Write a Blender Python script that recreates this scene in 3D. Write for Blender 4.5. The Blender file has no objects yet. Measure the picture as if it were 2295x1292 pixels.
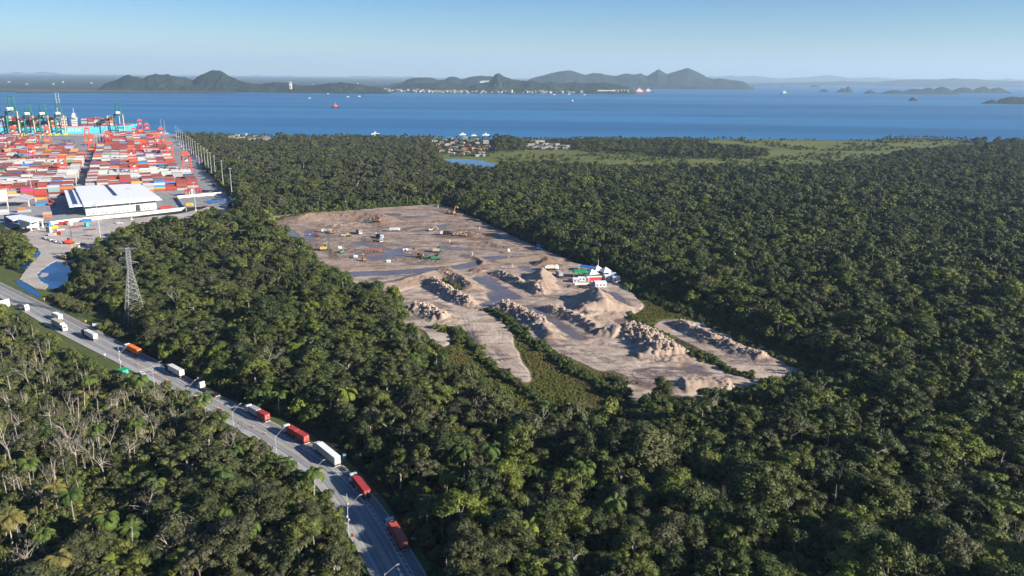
import bpy, math, random
import numpy as np
from mathutils import Vector, Matrix
sc = bpy.context.scene
R_ = math.radians
# ------------------------------------------------------------------ camera
FPX, CX, CY, CAMH = 1750.0, 1147.5, 646.0, 142.0
HY = 169.5
PITCH = math.atan((CY - HY) / FPX); ROLL = R_(0.6)
cam_d = bpy.data.cameras.new('Camera'); cam = bpy.data.objects.new('Camera', cam_d)
sc.collection.objects.link(cam); sc.camera = cam
cam_d.sensor_width = 36.0; cam_d.lens = 36.0 * FPX / 2295.0
cam_d.clip_start = 1.0; cam_d.clip_end = 120000.0
cam.matrix_world = (Matrix.Translation((0, 0, CAMH)) @ Matrix.Rotation(math.pi / 2 - PITCH, 4, 'X') @ Matrix.Rotation(ROLL, 4, 'Z'))
# ------------------------------------------------------------------ sky and sun
SUN_EL, SUN_AZ = 21.0, 114.0          # azimuth clockwise from +Y
w = bpy.data.worlds.new('World'); sc.world = w; w.use_nodes = True
nt = w.node_tree; bg = nt.nodes['Background']
sky = nt.nodes.new('ShaderNodeTexSky'); sky.sky_type = 'NISHITA'; sky.sun_disc = False
sky.sun_elevation = R_(SUN_EL); sky.sun_rotation = R_(SUN_AZ)
sky.altitude = 100; sky.air_density = 1.0; sky.dust_density = 0.1; sky.ozone_density = 2.0
tn = nt.nodes.new('ShaderNodeMix'); tn.data_type = 'RGBA'; tn.blend_type = 'MULTIPLY'; tn.inputs[0].default_value = 1
_tc = nt.nodes.new('ShaderNodeTexCoord'); _sx = nt.nodes.new('ShaderNodeSeparateXYZ'); _cr = nt.nodes.new('ShaderNodeValToRGB'); nt.links.new(_tc.outputs['Generated'], _sx.inputs[0]); nt.links.new(_sx.outputs[2], _cr.inputs[0]); nt.links.new(_cr.outputs[0], tn.inputs[7])
_e = _cr.color_ramp.elements; _e[0].position = 0.0; _e[0].color = (.80, .93, 1.02, 1); _e[1].position = .11; _e[1].color = (.25, .58, 1.04, 1)   # clear deep blue above, paler at the horizon
nt.links.new(sky.outputs[0], tn.inputs[6]); nt.links.new(tn.outputs[2], bg.inputs[0]); bg.inputs[1].default_value = 0.05
sd = bpy.data.lights.new('Sun', 'SUN'); sd.energy = 5.0; sd.angle = R_(0.5); sd.color = (1.0, 0.93, 0.82)
sun = bpy.data.objects.new('Sun', sd); sc.collection.objects.link(sun)
_sv = Vector((math.sin(R_(SUN_AZ)) * math.cos(R_(SUN_EL)), math.cos(R_(SUN_AZ)) * math.cos(R_(SUN_EL)), math.sin(R_(SUN_EL))))
sun.rotation_euler = _sv.to_track_quat('Z', 'Y').to_euler()
sun.location = (300, -200, 400)
sc.view_settings.view_transform = 'Standard'; sc.view_settings.look = 'None'
sc.view_settings.exposure = 1.3; sc.view_settings.gamma = 1.0
sc.cycles.max_bounces = 5; sc.cycles.diffuse_bounces = 2; sc.cycles.glossy_bounces = 2
sc.cycles.transmission_bounces = 2; sc.cycles.volume_bounces = 0; sc.cycles.transparent_max_bounces = 6
sc.cycles.use_adaptive_sampling = True; sc.cycles.adaptive_threshold = 0.02
HAZE = 4.2e-5

# ------------------------------------------------------------------ helpers
def un(x, y, z=0.0):
    """photo pixel -> world point at height z"""
    dx, dy = x - CX, y - CY
    X = dx * math.cos(ROLL) + dy * math.sin(ROLL); Y = -dx * math.sin(ROLL) + dy * math.cos(ROLL)
    d = (X, FPX * math.cos(PITCH) - Y * math.sin(PITCH), -FPX * math.sin(PITCH) - Y * math.cos(PITCH))
    t = (z - CAMH) / d[2]
    return (d[0] * t, d[1] * t)
def proj(x, y, z):
    """world arrays -> photo pixel arrays"""
    z = z - CAMH
    dep = y * math.cos(PITCH) - z * math.sin(PITCH)
    Yd = -(y * math.sin(PITCH) + z * math.cos(PITCH))
    X = x / dep * FPX; Y = Yd / dep * FPX
    return (X * math.cos(ROLL) - Y * math.sin(ROLL) + CX, X * math.sin(ROLL) + Y * math.cos(ROLL) + CY)
def xd(px, D): return (px - CX - 5.0)/FPX*(D*math.cos(PITCH) + CAMH*math.sin(PITCH))   # sideways offset of a far thing
FZ = FPX/math.cos(PITCH)**2
def hgt(b, ty):
    """height of a thing whose foot is at pixel b and whose top is at pixel row ty"""
    x, y = un(*b); lo, hi = 0.0, 141.0
    for _ in range(30):
        m = (lo + hi) / 2
        if proj(x, y, m)[1] > ty: lo = m
        else: hi = m
    return m
def P3(x, y, z=0.0):
    a = un(x, y); return Vector((a[0], a[1], z))
COL = sc.collection
def link(o, parent=None):
    COL.objects.link(o)
    if parent is not None: o.parent = parent
    return o
def tag(o, label=None, cat=None, group=None, kind=None):
    if label: o['label'] = label
    if cat: o['category'] = cat
    if group: o['group'] = group
    if kind: o['kind'] = kind
    return o
def thing(name, label, cat, loc=(0, 0, 0), rz=0.0, group=None):
    o = bpy.data.objects.new(name, None); COL.objects.link(o)
    o.location = loc; o.rotation_euler = (0, 0, rz); o.empty_display_size = 0.5
    return tag(o, label, cat, group)
def copy_tree(o, parent=None):
    c = o.copy(); COL.objects.link(c)
    if parent is not None: c.parent = parent
    for ch in list(o.children): copy_tree(ch, c)
    return c
class MB:
    """collects shapes and links them as ONE mesh object"""
    def __init__(s): s.v = []; s.f = []; s.m = []; s.cur = 0
    def add(s, vs, fs):
        n = len(s.v); s.v += [tuple(p) for p in vs]; s.f += [tuple(i + n for i in f) for f in fs]; s.m += [s.cur] * len(fs)
    def box(s, x0, y0, z0, x1, y1, z1):
        s.add([(x0,y0,z0),(x1,y0,z0),(x1,y1,z0),(x0,y1,z0),(x0,y0,z1),(x1,y0,z1),(x1,y1,z1),(x0,y1,z1)],
              [(0,3,2,1),(4,5,6,7),(0,1,5,4),(1,2,6,5),(2,3,7,6),(3,0,4,7)])
    def cbox(s, c, sz, rz=0.0):
        ca, sa = math.cos(rz), math.sin(rz); v = []
        for z in (-.5, .5):
            for a, b in ((-.5,-.5),(.5,-.5),(.5,.5),(-.5,.5)):
                x, y = a * sz[0], b * sz[1]; v.append((c[0]+x*ca-y*sa, c[1]+x*sa+y*ca, c[2]+z*sz[2]))
        s.add(v, [(0,3,2,1),(4,5,6,7),(0,1,5,4),(1,2,6,5),(2,3,7,6),(3,0,4,7)])
    def tube(s, p, q, r, r2=None, n=6, cap=True):
        p, q = Vector(p), Vector(q); r2 = r if r2 is None else r2
        d = (q - p); 
        if d.length < 1e-6: return
        d.normalize(); a = d.cross(Vector((0,0,1)) if abs(d.z) < .9 else Vector((1,0,0))).normalized(); b = d.cross(a)
        v = []
        for (c, rr) in ((p, r), (q, r2)):
            for i in range(n):
                t = 2*math.pi*i/n; v.append(c + a*(rr*math.cos(t)) + b*(rr*math.sin(t)))
        f = [(i, (i+1)%n, n+(i+1)%n, n+i) for i in range(n)]
        if cap: f += [tuple(range(n-1,-1,-1)), tuple(range(n, 2*n))]
        s.add(v, f)
    def cyl(s, c, axis, r, h, n=14):
        ax = Vector(axis).normalized(); c = Vector(c); s.tube(c - ax*h/2, c + ax*h/2, r, n=n)
    def prism(s, pts, y0, y1):
        """polygon in x,z extruded along y"""
        n = len(pts)
        s.add([(x, y0, z) for x, z in pts] + [(x, y1, z) for x, z in pts],
              [tuple(range(n)), tuple(range(2*n-1, n-1, -1))] + [(i, n+i, n+(i+1)%n, (i+1)%n) for i in range(n)])
    def quad(s, *p): s.add(p, [tuple(range(len(p)))])
    def ball(s, c, r, nu=10, nv=7, sz=1.0):
        v = []; f = []
        for j in range(nv + 1):
            t = math.pi*j/nv
            for i in range(nu):
                a = 2*math.pi*i/nu; v.append((c[0]+r*math.sin(t)*math.cos(a), c[1]+r*math.sin(t)*math.sin(a), c[2]+r*sz*math.cos(t)))
        for j in range(nv):
            for i in range(nu): f.append((j*nu+i, (j+1)*nu+i, (j+1)*nu+(i+1)%nu, j*nu+(i+1)%nu))
        s.add(v, f)
    def mesh(s, name, mats):
        me = bpy.data.meshes.new(name); me.from_pydata(s.v, [], s.f)
        for m in (mats if isinstance(mats, (list, tuple)) else [mats]): me.materials.append(m)
        if isinstance(mats, (list, tuple)) and len(mats) > 1: me.polygons.foreach_set('material_index', s.m)
        me.update(); return me
    def build(s, name, mats, parent=None):
        return link(bpy.data.objects.new(name, s.mesh(name, mats)), parent)
def mesh_quads(name, V, Q, m=None, smooth=False):
    me = bpy.data.meshes.new(name); V = np.asarray(V, np.float32); Q = np.asarray(Q, np.int32)
    me.vertices.add(len(V)); me.vertices.foreach_set('co', V.ravel())
    k = Q.shape[1]; me.loops.add(Q.size); me.loops.foreach_set('vertex_index', Q.ravel())
    me.polygons.add(len(Q)); me.polygons.foreach_set('loop_start', np.arange(0, Q.size, k, dtype=np.int32))
    me.polygons.foreach_set('loop_total', np.full(len(Q), k, np.int32))
    if smooth: me.polygons.foreach_set('use_smooth', np.ones(len(Q), bool))
    me.update(calc_edges=True)
    if m: me.materials.append(m)
    return me
def inpoly(px, py, poly):
    px = np.asarray(px, float); py = np.asarray(py, float); r = np.zeros(px.shape, bool); n = len(poly)
    for i in range(n):
        x0, y0 = poly[i]; x1, y1 = poly[(i+1) % n]
        if y0 == y1: continue
        c = ((y0 > py) != (y1 > py)) & (px < (x1-x0)*(py-y0)/(y1-y0)+x0); r ^= c
    return r
def vnoise(X, Y, scale, seed):
    g = np.random.default_rng(seed).random((256, 256)); x = np.asarray(X)/scale + 1000.37; y = np.asarray(Y)/scale + 1000.71
    xi = np.floor(x).astype(int); yi = np.floor(y).astype(int); fx = x-xi; fy = y-yi
    fx = fx*fx*(3-2*fx); fy = fy*fy*(3-2*fy); a, b, c, d = xi & 255, (xi+1) & 255, yi & 255, (yi+1) & 255
    return (g[a, c]*(1-fx)+g[b, c]*fx)*(1-fy)+(g[a, d]*(1-fx)+g[b, d]*fx)*fy - .5
def fbm(X, Y, scale, seed, o=4):
    s = 0; a = 1.0
    for i in range(o): s = s + a*vnoise(X, Y, scale/2**i, seed+i); a *= .5
    return s
def worley(X, Y, scale, seed):
    """distance to nearest random cell centre, in units of scale"""
    g = np.random.default_rng(seed).random((256, 256, 2)); x = np.asarray(X)/scale + 500.; y = np.asarray(Y)/scale + 500.
    xi = np.floor(x).astype(int); yi = np.floor(y).astype(int); best = np.full(x.shape, 9.)
    for dx in (-1, 0, 1):
        for dy in (-1, 0, 1):
            q = g[(xi+dx) & 255, (yi+dy) & 255]; best = np.minimum(best, np.hypot(xi+dx+q[..., 0]-x, yi+dy+q[..., 1]-y))
    return best
def ragged(poly, step, amp, seed=0, closed=True):
    """world polygon densified, with an uneven edge"""
    rng = random.Random(seed); out = []; n = len(poly)
    for i in range(n if closed else n-1):
        a, b = Vector(poly[i]), Vector(poly[(i+1) % n]); k = max(1, int((b-a).length/step)); nrm = Vector((-(b-a).y, (b-a).x)).normalized() if (b-a).length else Vector((0,0))
        for j in range(k): out.append(tuple(a.lerp(b, j/k) + nrm*rng.uniform(-amp, amp)))
    return out
def sheet(name, poly, z, m, thick=0.0, kind='structure', amp=0.0, step=8.0, seed=1):
    if amp: poly = ragged(poly, step, amp, seed)
    n = len(poly); ar = sum(poly[i][0]*poly[(i+1) % n][1]-poly[(i+1) % n][0]*poly[i][1] for i in range(n))
    if ar < 0: poly = poly[::-1]
    v = [(p[0], p[1], z) for p in poly]; f = [tuple(range(n))]
    if thick:
        v += [(p[0], p[1], z - thick) for p in poly]; f += [(i, (i+1) % n, n+(i+1) % n, n+i) for i in range(n)]
    me = bpy.data.meshes.new(name); me.from_pydata(v, [], f); me.materials.append(m); me.update()
    o = link(bpy.data.objects.new(name, me)); return tag(o, kind=kind)
def W(pts, z=0.0): return [un(x, y, z) for x, y in pts]

# ------------------------------------------------------------------ materials
def _nodes(name):
    m = bpy.data.materials.new(name); m.use_nodes = True; nt = m.node_tree
    return m, nt, nt.nodes['Principled BSDF'], (lambda t: nt.nodes.new(t)), nt.links.new
def ramp(n, stops):
    e = n.color_ramp.elements
    while len(e) < len(stops): e.new(.5)
    for i, (p, c) in enumerate(stops): e[i].position = p; e[i].color = (*c, 1)
def mat(name, col, rough=.65, spec=.3, metal=0.0, var=.18, scale=2.0, bump=0.0, rnd=0.0):
    """painted / built surface with uneven wear"""
    m, nt, b, N, L = _nodes(name)
    tc = N('ShaderNodeTexCoord'); no = N('ShaderNodeTexNoise'); no.inputs['Scale'].default_value = scale; no.inputs['Detail'].default_value = 4
    L(tc.outputs['Object'], no.inputs['Vector'])
    r = N('ShaderNodeValToRGB'); c = np.array(col)
    ramp(r, [(.3, tuple(np.clip(c*(1-var), 0, 1))), (.7, tuple(np.clip(c*(1+var*.6), 0, 1)))]); L(no.outputs[0], r.inputs[0])
    src = r.outputs[0]
    if rnd:
        oi = N('ShaderNodeObjectInfo'); hs = N('ShaderNodeHueSaturation'); mr = N('ShaderNodeMapRange')
        mr.inputs[3].default_value = 1-rnd; mr.inputs[4].default_value = 1+rnd; L(oi.outputs['Random'], mr.inputs[0]); L(mr.outputs[0], hs.inputs['Value']); L(src, hs.inputs['Color']); src = hs.outputs[0]
    L(src, b.inputs['Base Color']); b.inputs['Roughness'].default_value = rough; b.inputs['Metallic'].default_value = metal
    b.inputs['Specular IOR Level'].default_value = spec
    if bump:
        bp = N('ShaderNodeBump'); bp.inputs['Strength'].default_value = bump; L(no.outputs[0], bp.inputs['Height']); L(bp.outputs[0], b.inputs['Normal'])
    return m
def ground_mat(name, stops, scale, rough=.95, scale2=None, stops2=None, bump=.4, stretch=(1,1,1), rot=0.0):
    m, nt, b, N, L = _nodes(name)
    g = N('ShaderNodeNewGeometry'); mp = N('ShaderNodeMapping'); mp.inputs['Scale'].default_value = stretch; mp.inputs['Rotation'].default_value = (0, 0, rot)
    L(g.outputs['Position'], mp.inputs[0])
    no = N('ShaderNodeTexNoise'); no.inputs['Scale'].default_value = scale; no.inputs['Detail'].default_value = 6; no.inputs['Roughness'].default_value = .62
    L(mp.outputs[0], no.inputs['Vector']); r = N('ShaderNodeValToRGB'); ramp(r, stops); L(no.outputs[0], r.inputs[0]); src = r.outputs[0]
    n2 = N('ShaderNodeTexNoise'); n2.inputs['Scale'].default_value = scale2 or scale*9; n2.inputs['Detail'].default_value = 3; L(mp.outputs[0], n2.inputs['Vector'])
    mx = N('ShaderNodeMix'); mx.data_type = 'RGBA'; mx.blend_type = 'MULTIPLY'; mx.inputs[0].default_value = .8
    r2 = N('ShaderNodeValToRGB'); ramp(r2, stops2 or [(.35, (.62,.62,.62)), (.68, (1.1,1.1,1.1))]); L(n2.outputs[0], r2.inputs[0])
    L(src, mx.inputs[6]); L(r2.outputs[0], mx.inputs[7]); L(mx.outputs[2], b.inputs['Base Color'])
    b.inputs['Roughness'].default_value = rough; b.inputs['Specular IOR Level'].default_value = .2
    bp = N('ShaderNodeBump'); bp.inputs['Strength'].default_value = bump; bp.inputs['Distance'].default_value = .5; L(n2.outputs[0], bp.inputs['Height']); L(bp.outputs[0], b.inputs['Normal'])
    return m
def water_mat(name, c0, c1, rough, streak=(.00025, .0022), bump=.5, bscale=.05, bdist=1.0, spec=.5):
    m, nt, b, N, L = _nodes(name)
    g = N('ShaderNodeNewGeometry'); mp = N('ShaderNodeMapping'); mp.inputs['Scale'].default_value = (streak[0], streak[1], 1); mp.inputs['Rotation'].default_value = (0, 0, R_(-4)); L(g.outputs['Position'], mp.inputs[0])
    no = N('ShaderNodeTexNoise'); no.inputs['Scale'].default_value = 1; no.inputs['Detail'].default_value = 5; no.inputs['Distortion'].default_value = .6; L(mp.outputs[0], no.inputs['Vector'])
    r = N('ShaderNodeValToRGB'); ramp(r, [(.40, c0), (.60, c1)]); L(no.outputs[0], r.inputs[0]); L(r.outputs[0], b.inputs['Base Color'])
    b.inputs['Roughness'].default_value = rough; b.inputs['Specular IOR Level'].default_value = spec
    n2 = N('ShaderNodeTexNoise'); n2.inputs['Scale'].default_value = bscale; n2.inputs['Detail'].default_value = 8; n2.inputs['Roughness'].default_value = .65
    mp2 = N('ShaderNodeMapping'); mp2.inputs['Scale'].default_value = (.55, 1, 1); mp2.inputs['Rotation'].default_value = (0, 0, R_(12)); L(g.outputs['Position'], mp2.inputs[0]); L(mp2.outputs[0], n2.inputs['Vector'])
    bp = N('ShaderNodeBump'); bp.inputs['Strength'].default_value = bump; bp.inputs['Distance'].default_value = bdist; L(n2.outputs[0], bp.inputs['Height']); L(bp.outputs[0], b.inputs['Normal'])
    return m
def foliage_mat(name, dark, mid, light, grey, accent=(.17,.2,.03), leaf_noise=.8, transl=.22):
    """leaves: colour differs from tree to tree (random) and with the property tint (0 green .. 1 dry grey)"""
    m, nt, b, N, L = _nodes(name)
    oi = N('ShaderNodeObjectInfo'); r = N('ShaderNodeValToRGB')
    ramp(r, [(0, dark), (.45, mid), (.82, light), (.95, accent)]); L(oi.outputs['Random'], r.inputs[0])
    at = N('ShaderNodeAttribute'); at.attribute_type = 'INSTANCER'; at.attribute_name = 'tint'
    mx = N('ShaderNodeMix'); mx.data_type = 'RGBA'; L(at.outputs['Fac'], mx.inputs[0]); L(r.outputs[0], mx.inputs[6]); mx.inputs[7].default_value = (*grey, 1)
    tc = N('ShaderNodeTexCoord'); no = N('ShaderNodeTexNoise'); no.inputs['Scale'].default_value = leaf_noise; no.inputs['Detail'].default_value = 3; L(tc.outputs['Object'], no.inputs['Vector'])
    r2 = N('ShaderNodeValToRGB'); ramp(r2, [(.3, (.6,.66,.6)), (.7, (1.25,1.2,1.05))]); L(no.outputs[0], r2.inputs[0])
    mu = N('ShaderNodeMix'); mu.data_type = 'RGBA'; mu.blend_type = 'MULTIPLY'; mu.inputs[0].default_value = 1; L(mx.outputs[2], mu.inputs[6]); L(r2.outputs[0], mu.inputs[7])
    L(mu.outputs[2], b.inputs['Base Color']); b.inputs['Roughness'].default_value = .6; b.inputs['Specular IOR Level'].default_value = .25
    tr = N('ShaderNodeBsdfTranslucent'); L(mu.outputs[2], tr.inputs[0]); ms = N('ShaderNodeMixShader'); ms.inputs[0].default_value = transl
    out = nt.nodes['Material Output']; L(b.outputs[0], ms.inputs[1]); L(tr.outputs[0], ms.inputs[2]); L(ms.outputs[0], out.inputs[0])
    return m
M = {}
M['leaf'] = foliage_mat('leaf', (.030,.041,.013), (.054,.070,.019), (.088,.104,.026), (.092,.086,.052), accent=(.125,.15,.022), transl=.2)
M['palm'] = foliage_mat('palm_leaf', (.05,.085,.02), (.075,.12,.025), (.10,.14,.03), (.18,.15,.05), transl=.3)
M['bush'] = foliage_mat('bush_leaf', (.03,.055,.016), (.05,.082,.02), (.08,.11,.025), (.13,.115,.05))
M['tuft'] = foliage_mat('grass_tuft', (.075,.09,.018), (.115,.125,.026), (.16,.16,.036), (.17,.13,.05), accent=(.18,.17,.04), transl=.2)
M['bark'] = mat('bark', (.17,.14,.11), .9, .1, var=.4, scale=3, rnd=.3)
M['pale_bark'] = mat('pale_bark', (.33,.29,.24), .9, .1, var=.35, scale=3, rnd=.25)
M['twig'] = mat('twig', (.27,.235,.19), .95, .1, var=.3, scale=3, rnd=.2)
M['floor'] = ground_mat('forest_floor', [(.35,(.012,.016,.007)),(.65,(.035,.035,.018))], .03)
M['meadow'] = ground_mat('marsh_grass', [(.3,(.06,.075,.016)),(.5,(.105,.112,.025)),(.7,(.15,.125,.042))], .07, scale2=.6)
M['marsh'] = ground_mat('marsh_plain', [(.3,(.075,.095,.02)),(.5,(.125,.14,.03)),(.7,(.165,.155,.05))], .012, scale2=.12)
M['verge'] = ground_mat('verge_grass', [(.35,(.065,.10,.022)),(.6,(.10,.12,.035)),(.75,(.17,.14,.07))], .08, scale2=1.1)
M['asphalt'] = ground_mat('asphalt', [(.3,(.25,.247,.25)),(.7,(.33,.325,.32))], .04, rough=.85, scale2=.5, stops2=[(.35,(.86,.86,.86)),(.68,(1.05,1.05,1.05))], bump=.08)
M['worn'] = ground_mat('worn_asphalt', [(.35,(.19,.187,.19)),(.65,(.26,.255,.25))], .1, rough=.8, scale2=.5, stops2=[(.35,(.86,.86,.86)),(.68,(1.05,1.05,1.05))], bump=.08, stretch=(1,.5,1))
M['shoulder'] = ground_mat('shoulder_paving', [(.3,(.33,.31,.29)),(.7,(.42,.395,.365))], .06, rough=.9, scale2=.7, stops2=[(.35,(.8,.8,.8)),(.68,(1.05,1.05,1.05))], bump=.1)
M['concrete'] = ground_mat('yard_concrete', [(.3,(.24,.235,.235)),(.7,(.36,.35,.345))], .012, rough=.85, scale2=.2, bump=.1)
M['dirt'] = ground_mat('yard_dirt', [(.3,(.36,.30,.265)),(.7,(.56,.49,.44))], .035, rough=.95, scale2=.5, bump=.5)
M['gravel'] = ground_mat('gravel', [(.3,(.36,.32,.275)),(.7,(.52,.47,.41))], .08, rough=.95, scale2=1.2, bump=.5)
M['sea'] = water_mat('sea_water', (.010,.088,.200), (.028,.155,.315), .4, spec=.25)  # water's own blue with the sky's reflection put into the colour; specular lowered
M['pond'] = water_mat('pond_water', (.006,.035,.105), (.010,.05,.14), .06, bump=.03, bscale=.3)
M['puddle'] = water_mat('puddle_water', (.10,.078,.07), (.15,.115,.10), .22, streak=(.05,.05), bump=.03, bscale=.3)
def C(name, col, rough=.5, **k):
    M[name] = mat(name, col, rough, **k); return M[name]
C('white', (.62,.62,.60), var=.08); C('grey', (.35,.35,.35)); C('dark', (.03,.03,.035)); C('steel', (.42,.43,.44), .45, metal=.5)
C('galv', (.36,.365,.37), .5, metal=.3); C('red', (.50,.045,.03)); C('orange', (.75,.17,.03)); C('yellow', (.72,.42,.03)); C('green', (.03,.30,.10))
C('teal', (.05,.33,.33)); C('blue', (.03,.12,.38)); C('rust', (.26,.07,.045)); C('navy', (.03,.06,.14)); C('tyre', (.02,.02,.02), .9); C('crane_green', (.025,.145,.115))
C('crane_red', (.70,.07,.03)); C('tan', (.50,.40,.25)); C('glass', (.03,.04,.05), .1, spec=.6); C('paint_white', (.62,.62,.6), .7, var=.3, scale=6); C('paint_yellow', (.52,.42,.20), .7, var=.3, scale=6)
C('concrete_wall', (.62,.60,.57), .85, var=.1, scale=.4); C('tile', (.42,.15,.085), .8); C('beige', (.55,.48,.38)); C('hull', (.07,.38,.48), .5, var=.06, scale=.05)
C('roof_white', (.78,.78,.78), .5, var=.05, scale=.3); C('lamp_white', (.42,.42,.41)); C('pink', (.62,.05,.22)); C('trailer_grey', (.34,.35,.36)); C('cream', (.68,.62,.52))

# places a viewer can find, for telling look-alikes apart (photo column, row, words)
LMK = [(12,690,'the billboard'),(137,730,'the long tan trailer'),(218,745,'the white container truck'),(300,785,'the orange container truck'),(277,842,'the green booth'),(395,832,'the cream container truck'),(465,870,'the empty chassis truck'),(580,930,'the grey and red truck'),(665,970,'the double red truck'),(740,1020,'the curtain sided truck'),(815,1090,'the shaded red truck'),(892,1205,'the nearest red truck'),(782,1170,'the tall camera mast'),(303,650,'the pylon'),
 (1146,1180,'the left twin palm'),(1184,1180,'the right twin palm'),(1264,1270,'the bottom edge palm'),(1467,1109,'the lone palm'),(1376,1124,'the lower middle palm'),(1100,1010,'the three palms'),(1000,1070,'the truckside palm'),(1450,1000,'the sandside palms'),(1590,1150,'the lower right palm'),(1610,1160,'the white leafless tree'),(1195,860,'the sand tongue tip'),(1487,885,'the lone tree'),(1340,930,'the meadow end'),(1760,850,'the right sand tip'),
 (2260,1250,'the corner bare tree'),(1880,1090,'the grey tree'),(1755,950,'the pale trunk'),(217,957,'the swamp palm'),(160,1000,'the big forked tree'),(245,985,'the crooked arm tree'),(157,1109,'the left corner palm'),(297,1182,'the broad left palm'),(518,1090,'the drooping palm'),(473,1151,'the roadside palm'),(260,1255,'the bottom left palm'),(18,1162,'the yellowing palms'),(196,852,'the palm near the booth'),(20,1010,'the leaning tree'),
 (1985,1280,'the lower right edge'),(2290,1000,'the right picture edge'),(2290,1150,'the low right edge'),(1760,1290,'the lower edge')]
def near_mark(x, y):
    best = min(LMK, key=lambda l: (l[0]-x)**2 + 1.4*(l[1]-y)**2); dx, dy = x-best[0], y-best[1]; d = math.hypot(dx, dy)
    v_ = 'above' if dy < -abs(dx)*.45 else 'below' if dy > abs(dx)*.45 else ''; h_ = 'left of' if dx < -abs(dy)*.45 else 'right of' if dx > abs(dy)*.45 else ''
    w_ = (v_+' '+h_).strip() or 'beside'
    return ('just ' if d < 45 else '') + w_ + ' ' + best[2]
# ================================================================== SETTING
def yh(x): return HY + (x - CX) * math.sin(ROLL)
# sea
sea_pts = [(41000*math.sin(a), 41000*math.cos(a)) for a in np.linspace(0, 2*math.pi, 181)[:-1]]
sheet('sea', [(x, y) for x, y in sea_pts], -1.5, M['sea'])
# the near shore: one land sheet
SHORE = [(-900,318),(-300,309),(0,306),(200,304),(378,303),(392,303),(405,309),(450,309),(560,309.5),(700,311),(850,312),(950,312),(1060,313),(1150,313),(1300,313),(1500,313),(1600,313),(1700,312),(1800,314.5),(1900,315),(1955,315),(1990,310),(2060,309),(2130,312),(2190,317),(2212,322),(2200,326),(2222,327),(2236,319),(2295,315),(2600,312),(3200,318)]
shore_w = W(SHORE)
land = shore_w + [(4200, -600), (-4200, -600)]
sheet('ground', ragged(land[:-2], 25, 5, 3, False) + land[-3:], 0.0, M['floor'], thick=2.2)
# far shore
M['far_land'] = ground_mat('far_forest', [(.32,(.016,.026,.018)),(.52,(.028,.040,.024)),(.7,(.06,.065,.042))], .0022, scale2=.02, bump=1.0)
M['hill'] = ground_mat('hill_forest', [(.3,(.008,.017,.013)),(.55,(.018,.030,.019)),(.72,(.038,.046,.032))], .006, scale2=.045, bump=1.0)
M['mangrove'] = ground_mat('mangrove_fringe', [(.3,(.07,.075,.035)),(.7,(.13,.12,.06))], .004, scale2=.03)
FS = [(-500,201),(0,205.3),(30,205.5),(42,208),(130,207.6),(460,208.5),(560,207),(640,208),(690,209),(760,207.5),(860,207),(1000,209.5),(1150,211),(1250,210),(1400,211),(1440,209),(1452,206),(1425,201.5),(1500,198.5),(1600,198.5),(1675,198),(1700,193),(1900,191.5),(2295,195),(2600,199),
      (2600,190.5),(2295,187.5),(1500,180.5),(1200,177),(800,175.7),(460,172),(0,168),(-500,163)]
sheet('far_shore', W(FS), -0.2, M['far_land'], thick=1.6)
sheet('far_mangrove', W([(-500,196),(0,200.5),(140,202),(300,204.5),(470,206),(640,206.3),(690,207.2),(690,208.8),(640,207.8),(560,207),(460,208.3),(130,207.4),(42,207.8),(30,205.3),(0,205.1),(-500,200.8)]), 3.0, M['mangrove'], amp=15, step=120)

def hills(name, bumps, x0, x1, d0, d1, nx=300, nd=60, rough=.22, seed=0, m='hill', base=-.5, cell=220.):
    """terrain on a fan of bearings and distances; bump = (px, top row, half width px, distance[, sharpness])"""
    px = np.linspace(x0, x1, nx); D = np.linspace(d0, d1, nd); PX, DD = np.meshgrid(px, D)
    X = xd(PX, DD); Y = DD.copy(); Z = np.full(X.shape, -12.0)
    for b in bumps:
        bx, by, hw, bd = b[:4]; p = b[4] if len(b) > 4 else 1.7
        top = CAMH + (yh(bx) - by) / FZ * bd; rw = hw / FPX * bd
        cx = xd(bx, bd); rd = rw * (b[5] if len(b) > 5 else 1.3)
        d = np.sqrt(((X - cx) / rw) ** 2 + ((Y - bd) / rd) ** 2)
        Z = np.maximum(Z, (top + 12) * np.exp(-(d / .72) ** p) - 12)
    n = fbm(X, Y, cell, seed + 5, 5)
    rd = np.abs(fbm(X, Y, cell * 1.8, seed + 9, 4))
    Z = Z + np.clip(Z + 6, 0, None) * (rough * n - rough * 1.1 * rd + rough * .12) + fbm(X, Y, cell / 9, seed + 3, 2) * 7
    Z = np.where(Z < -6, -6, Z)
    idx = np.arange(nx * nd).reshape(nd, nx)
    Q = np.stack([idx[:-1, :-1], idx[:-1, 1:], idx[1:, 1:], idx[1:, :-1]], -1).reshape(-1, 4)
    keep = (Z.ravel()[Q] > -5.5).any(1)
    me = mesh_quads(name, np.stack([X, Y, Z], -1).reshape(-1, 3), Q[keep], M[m], smooth=True)
    return tag(link(bpy.data.objects.new(name, me)), kind='structure')
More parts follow.
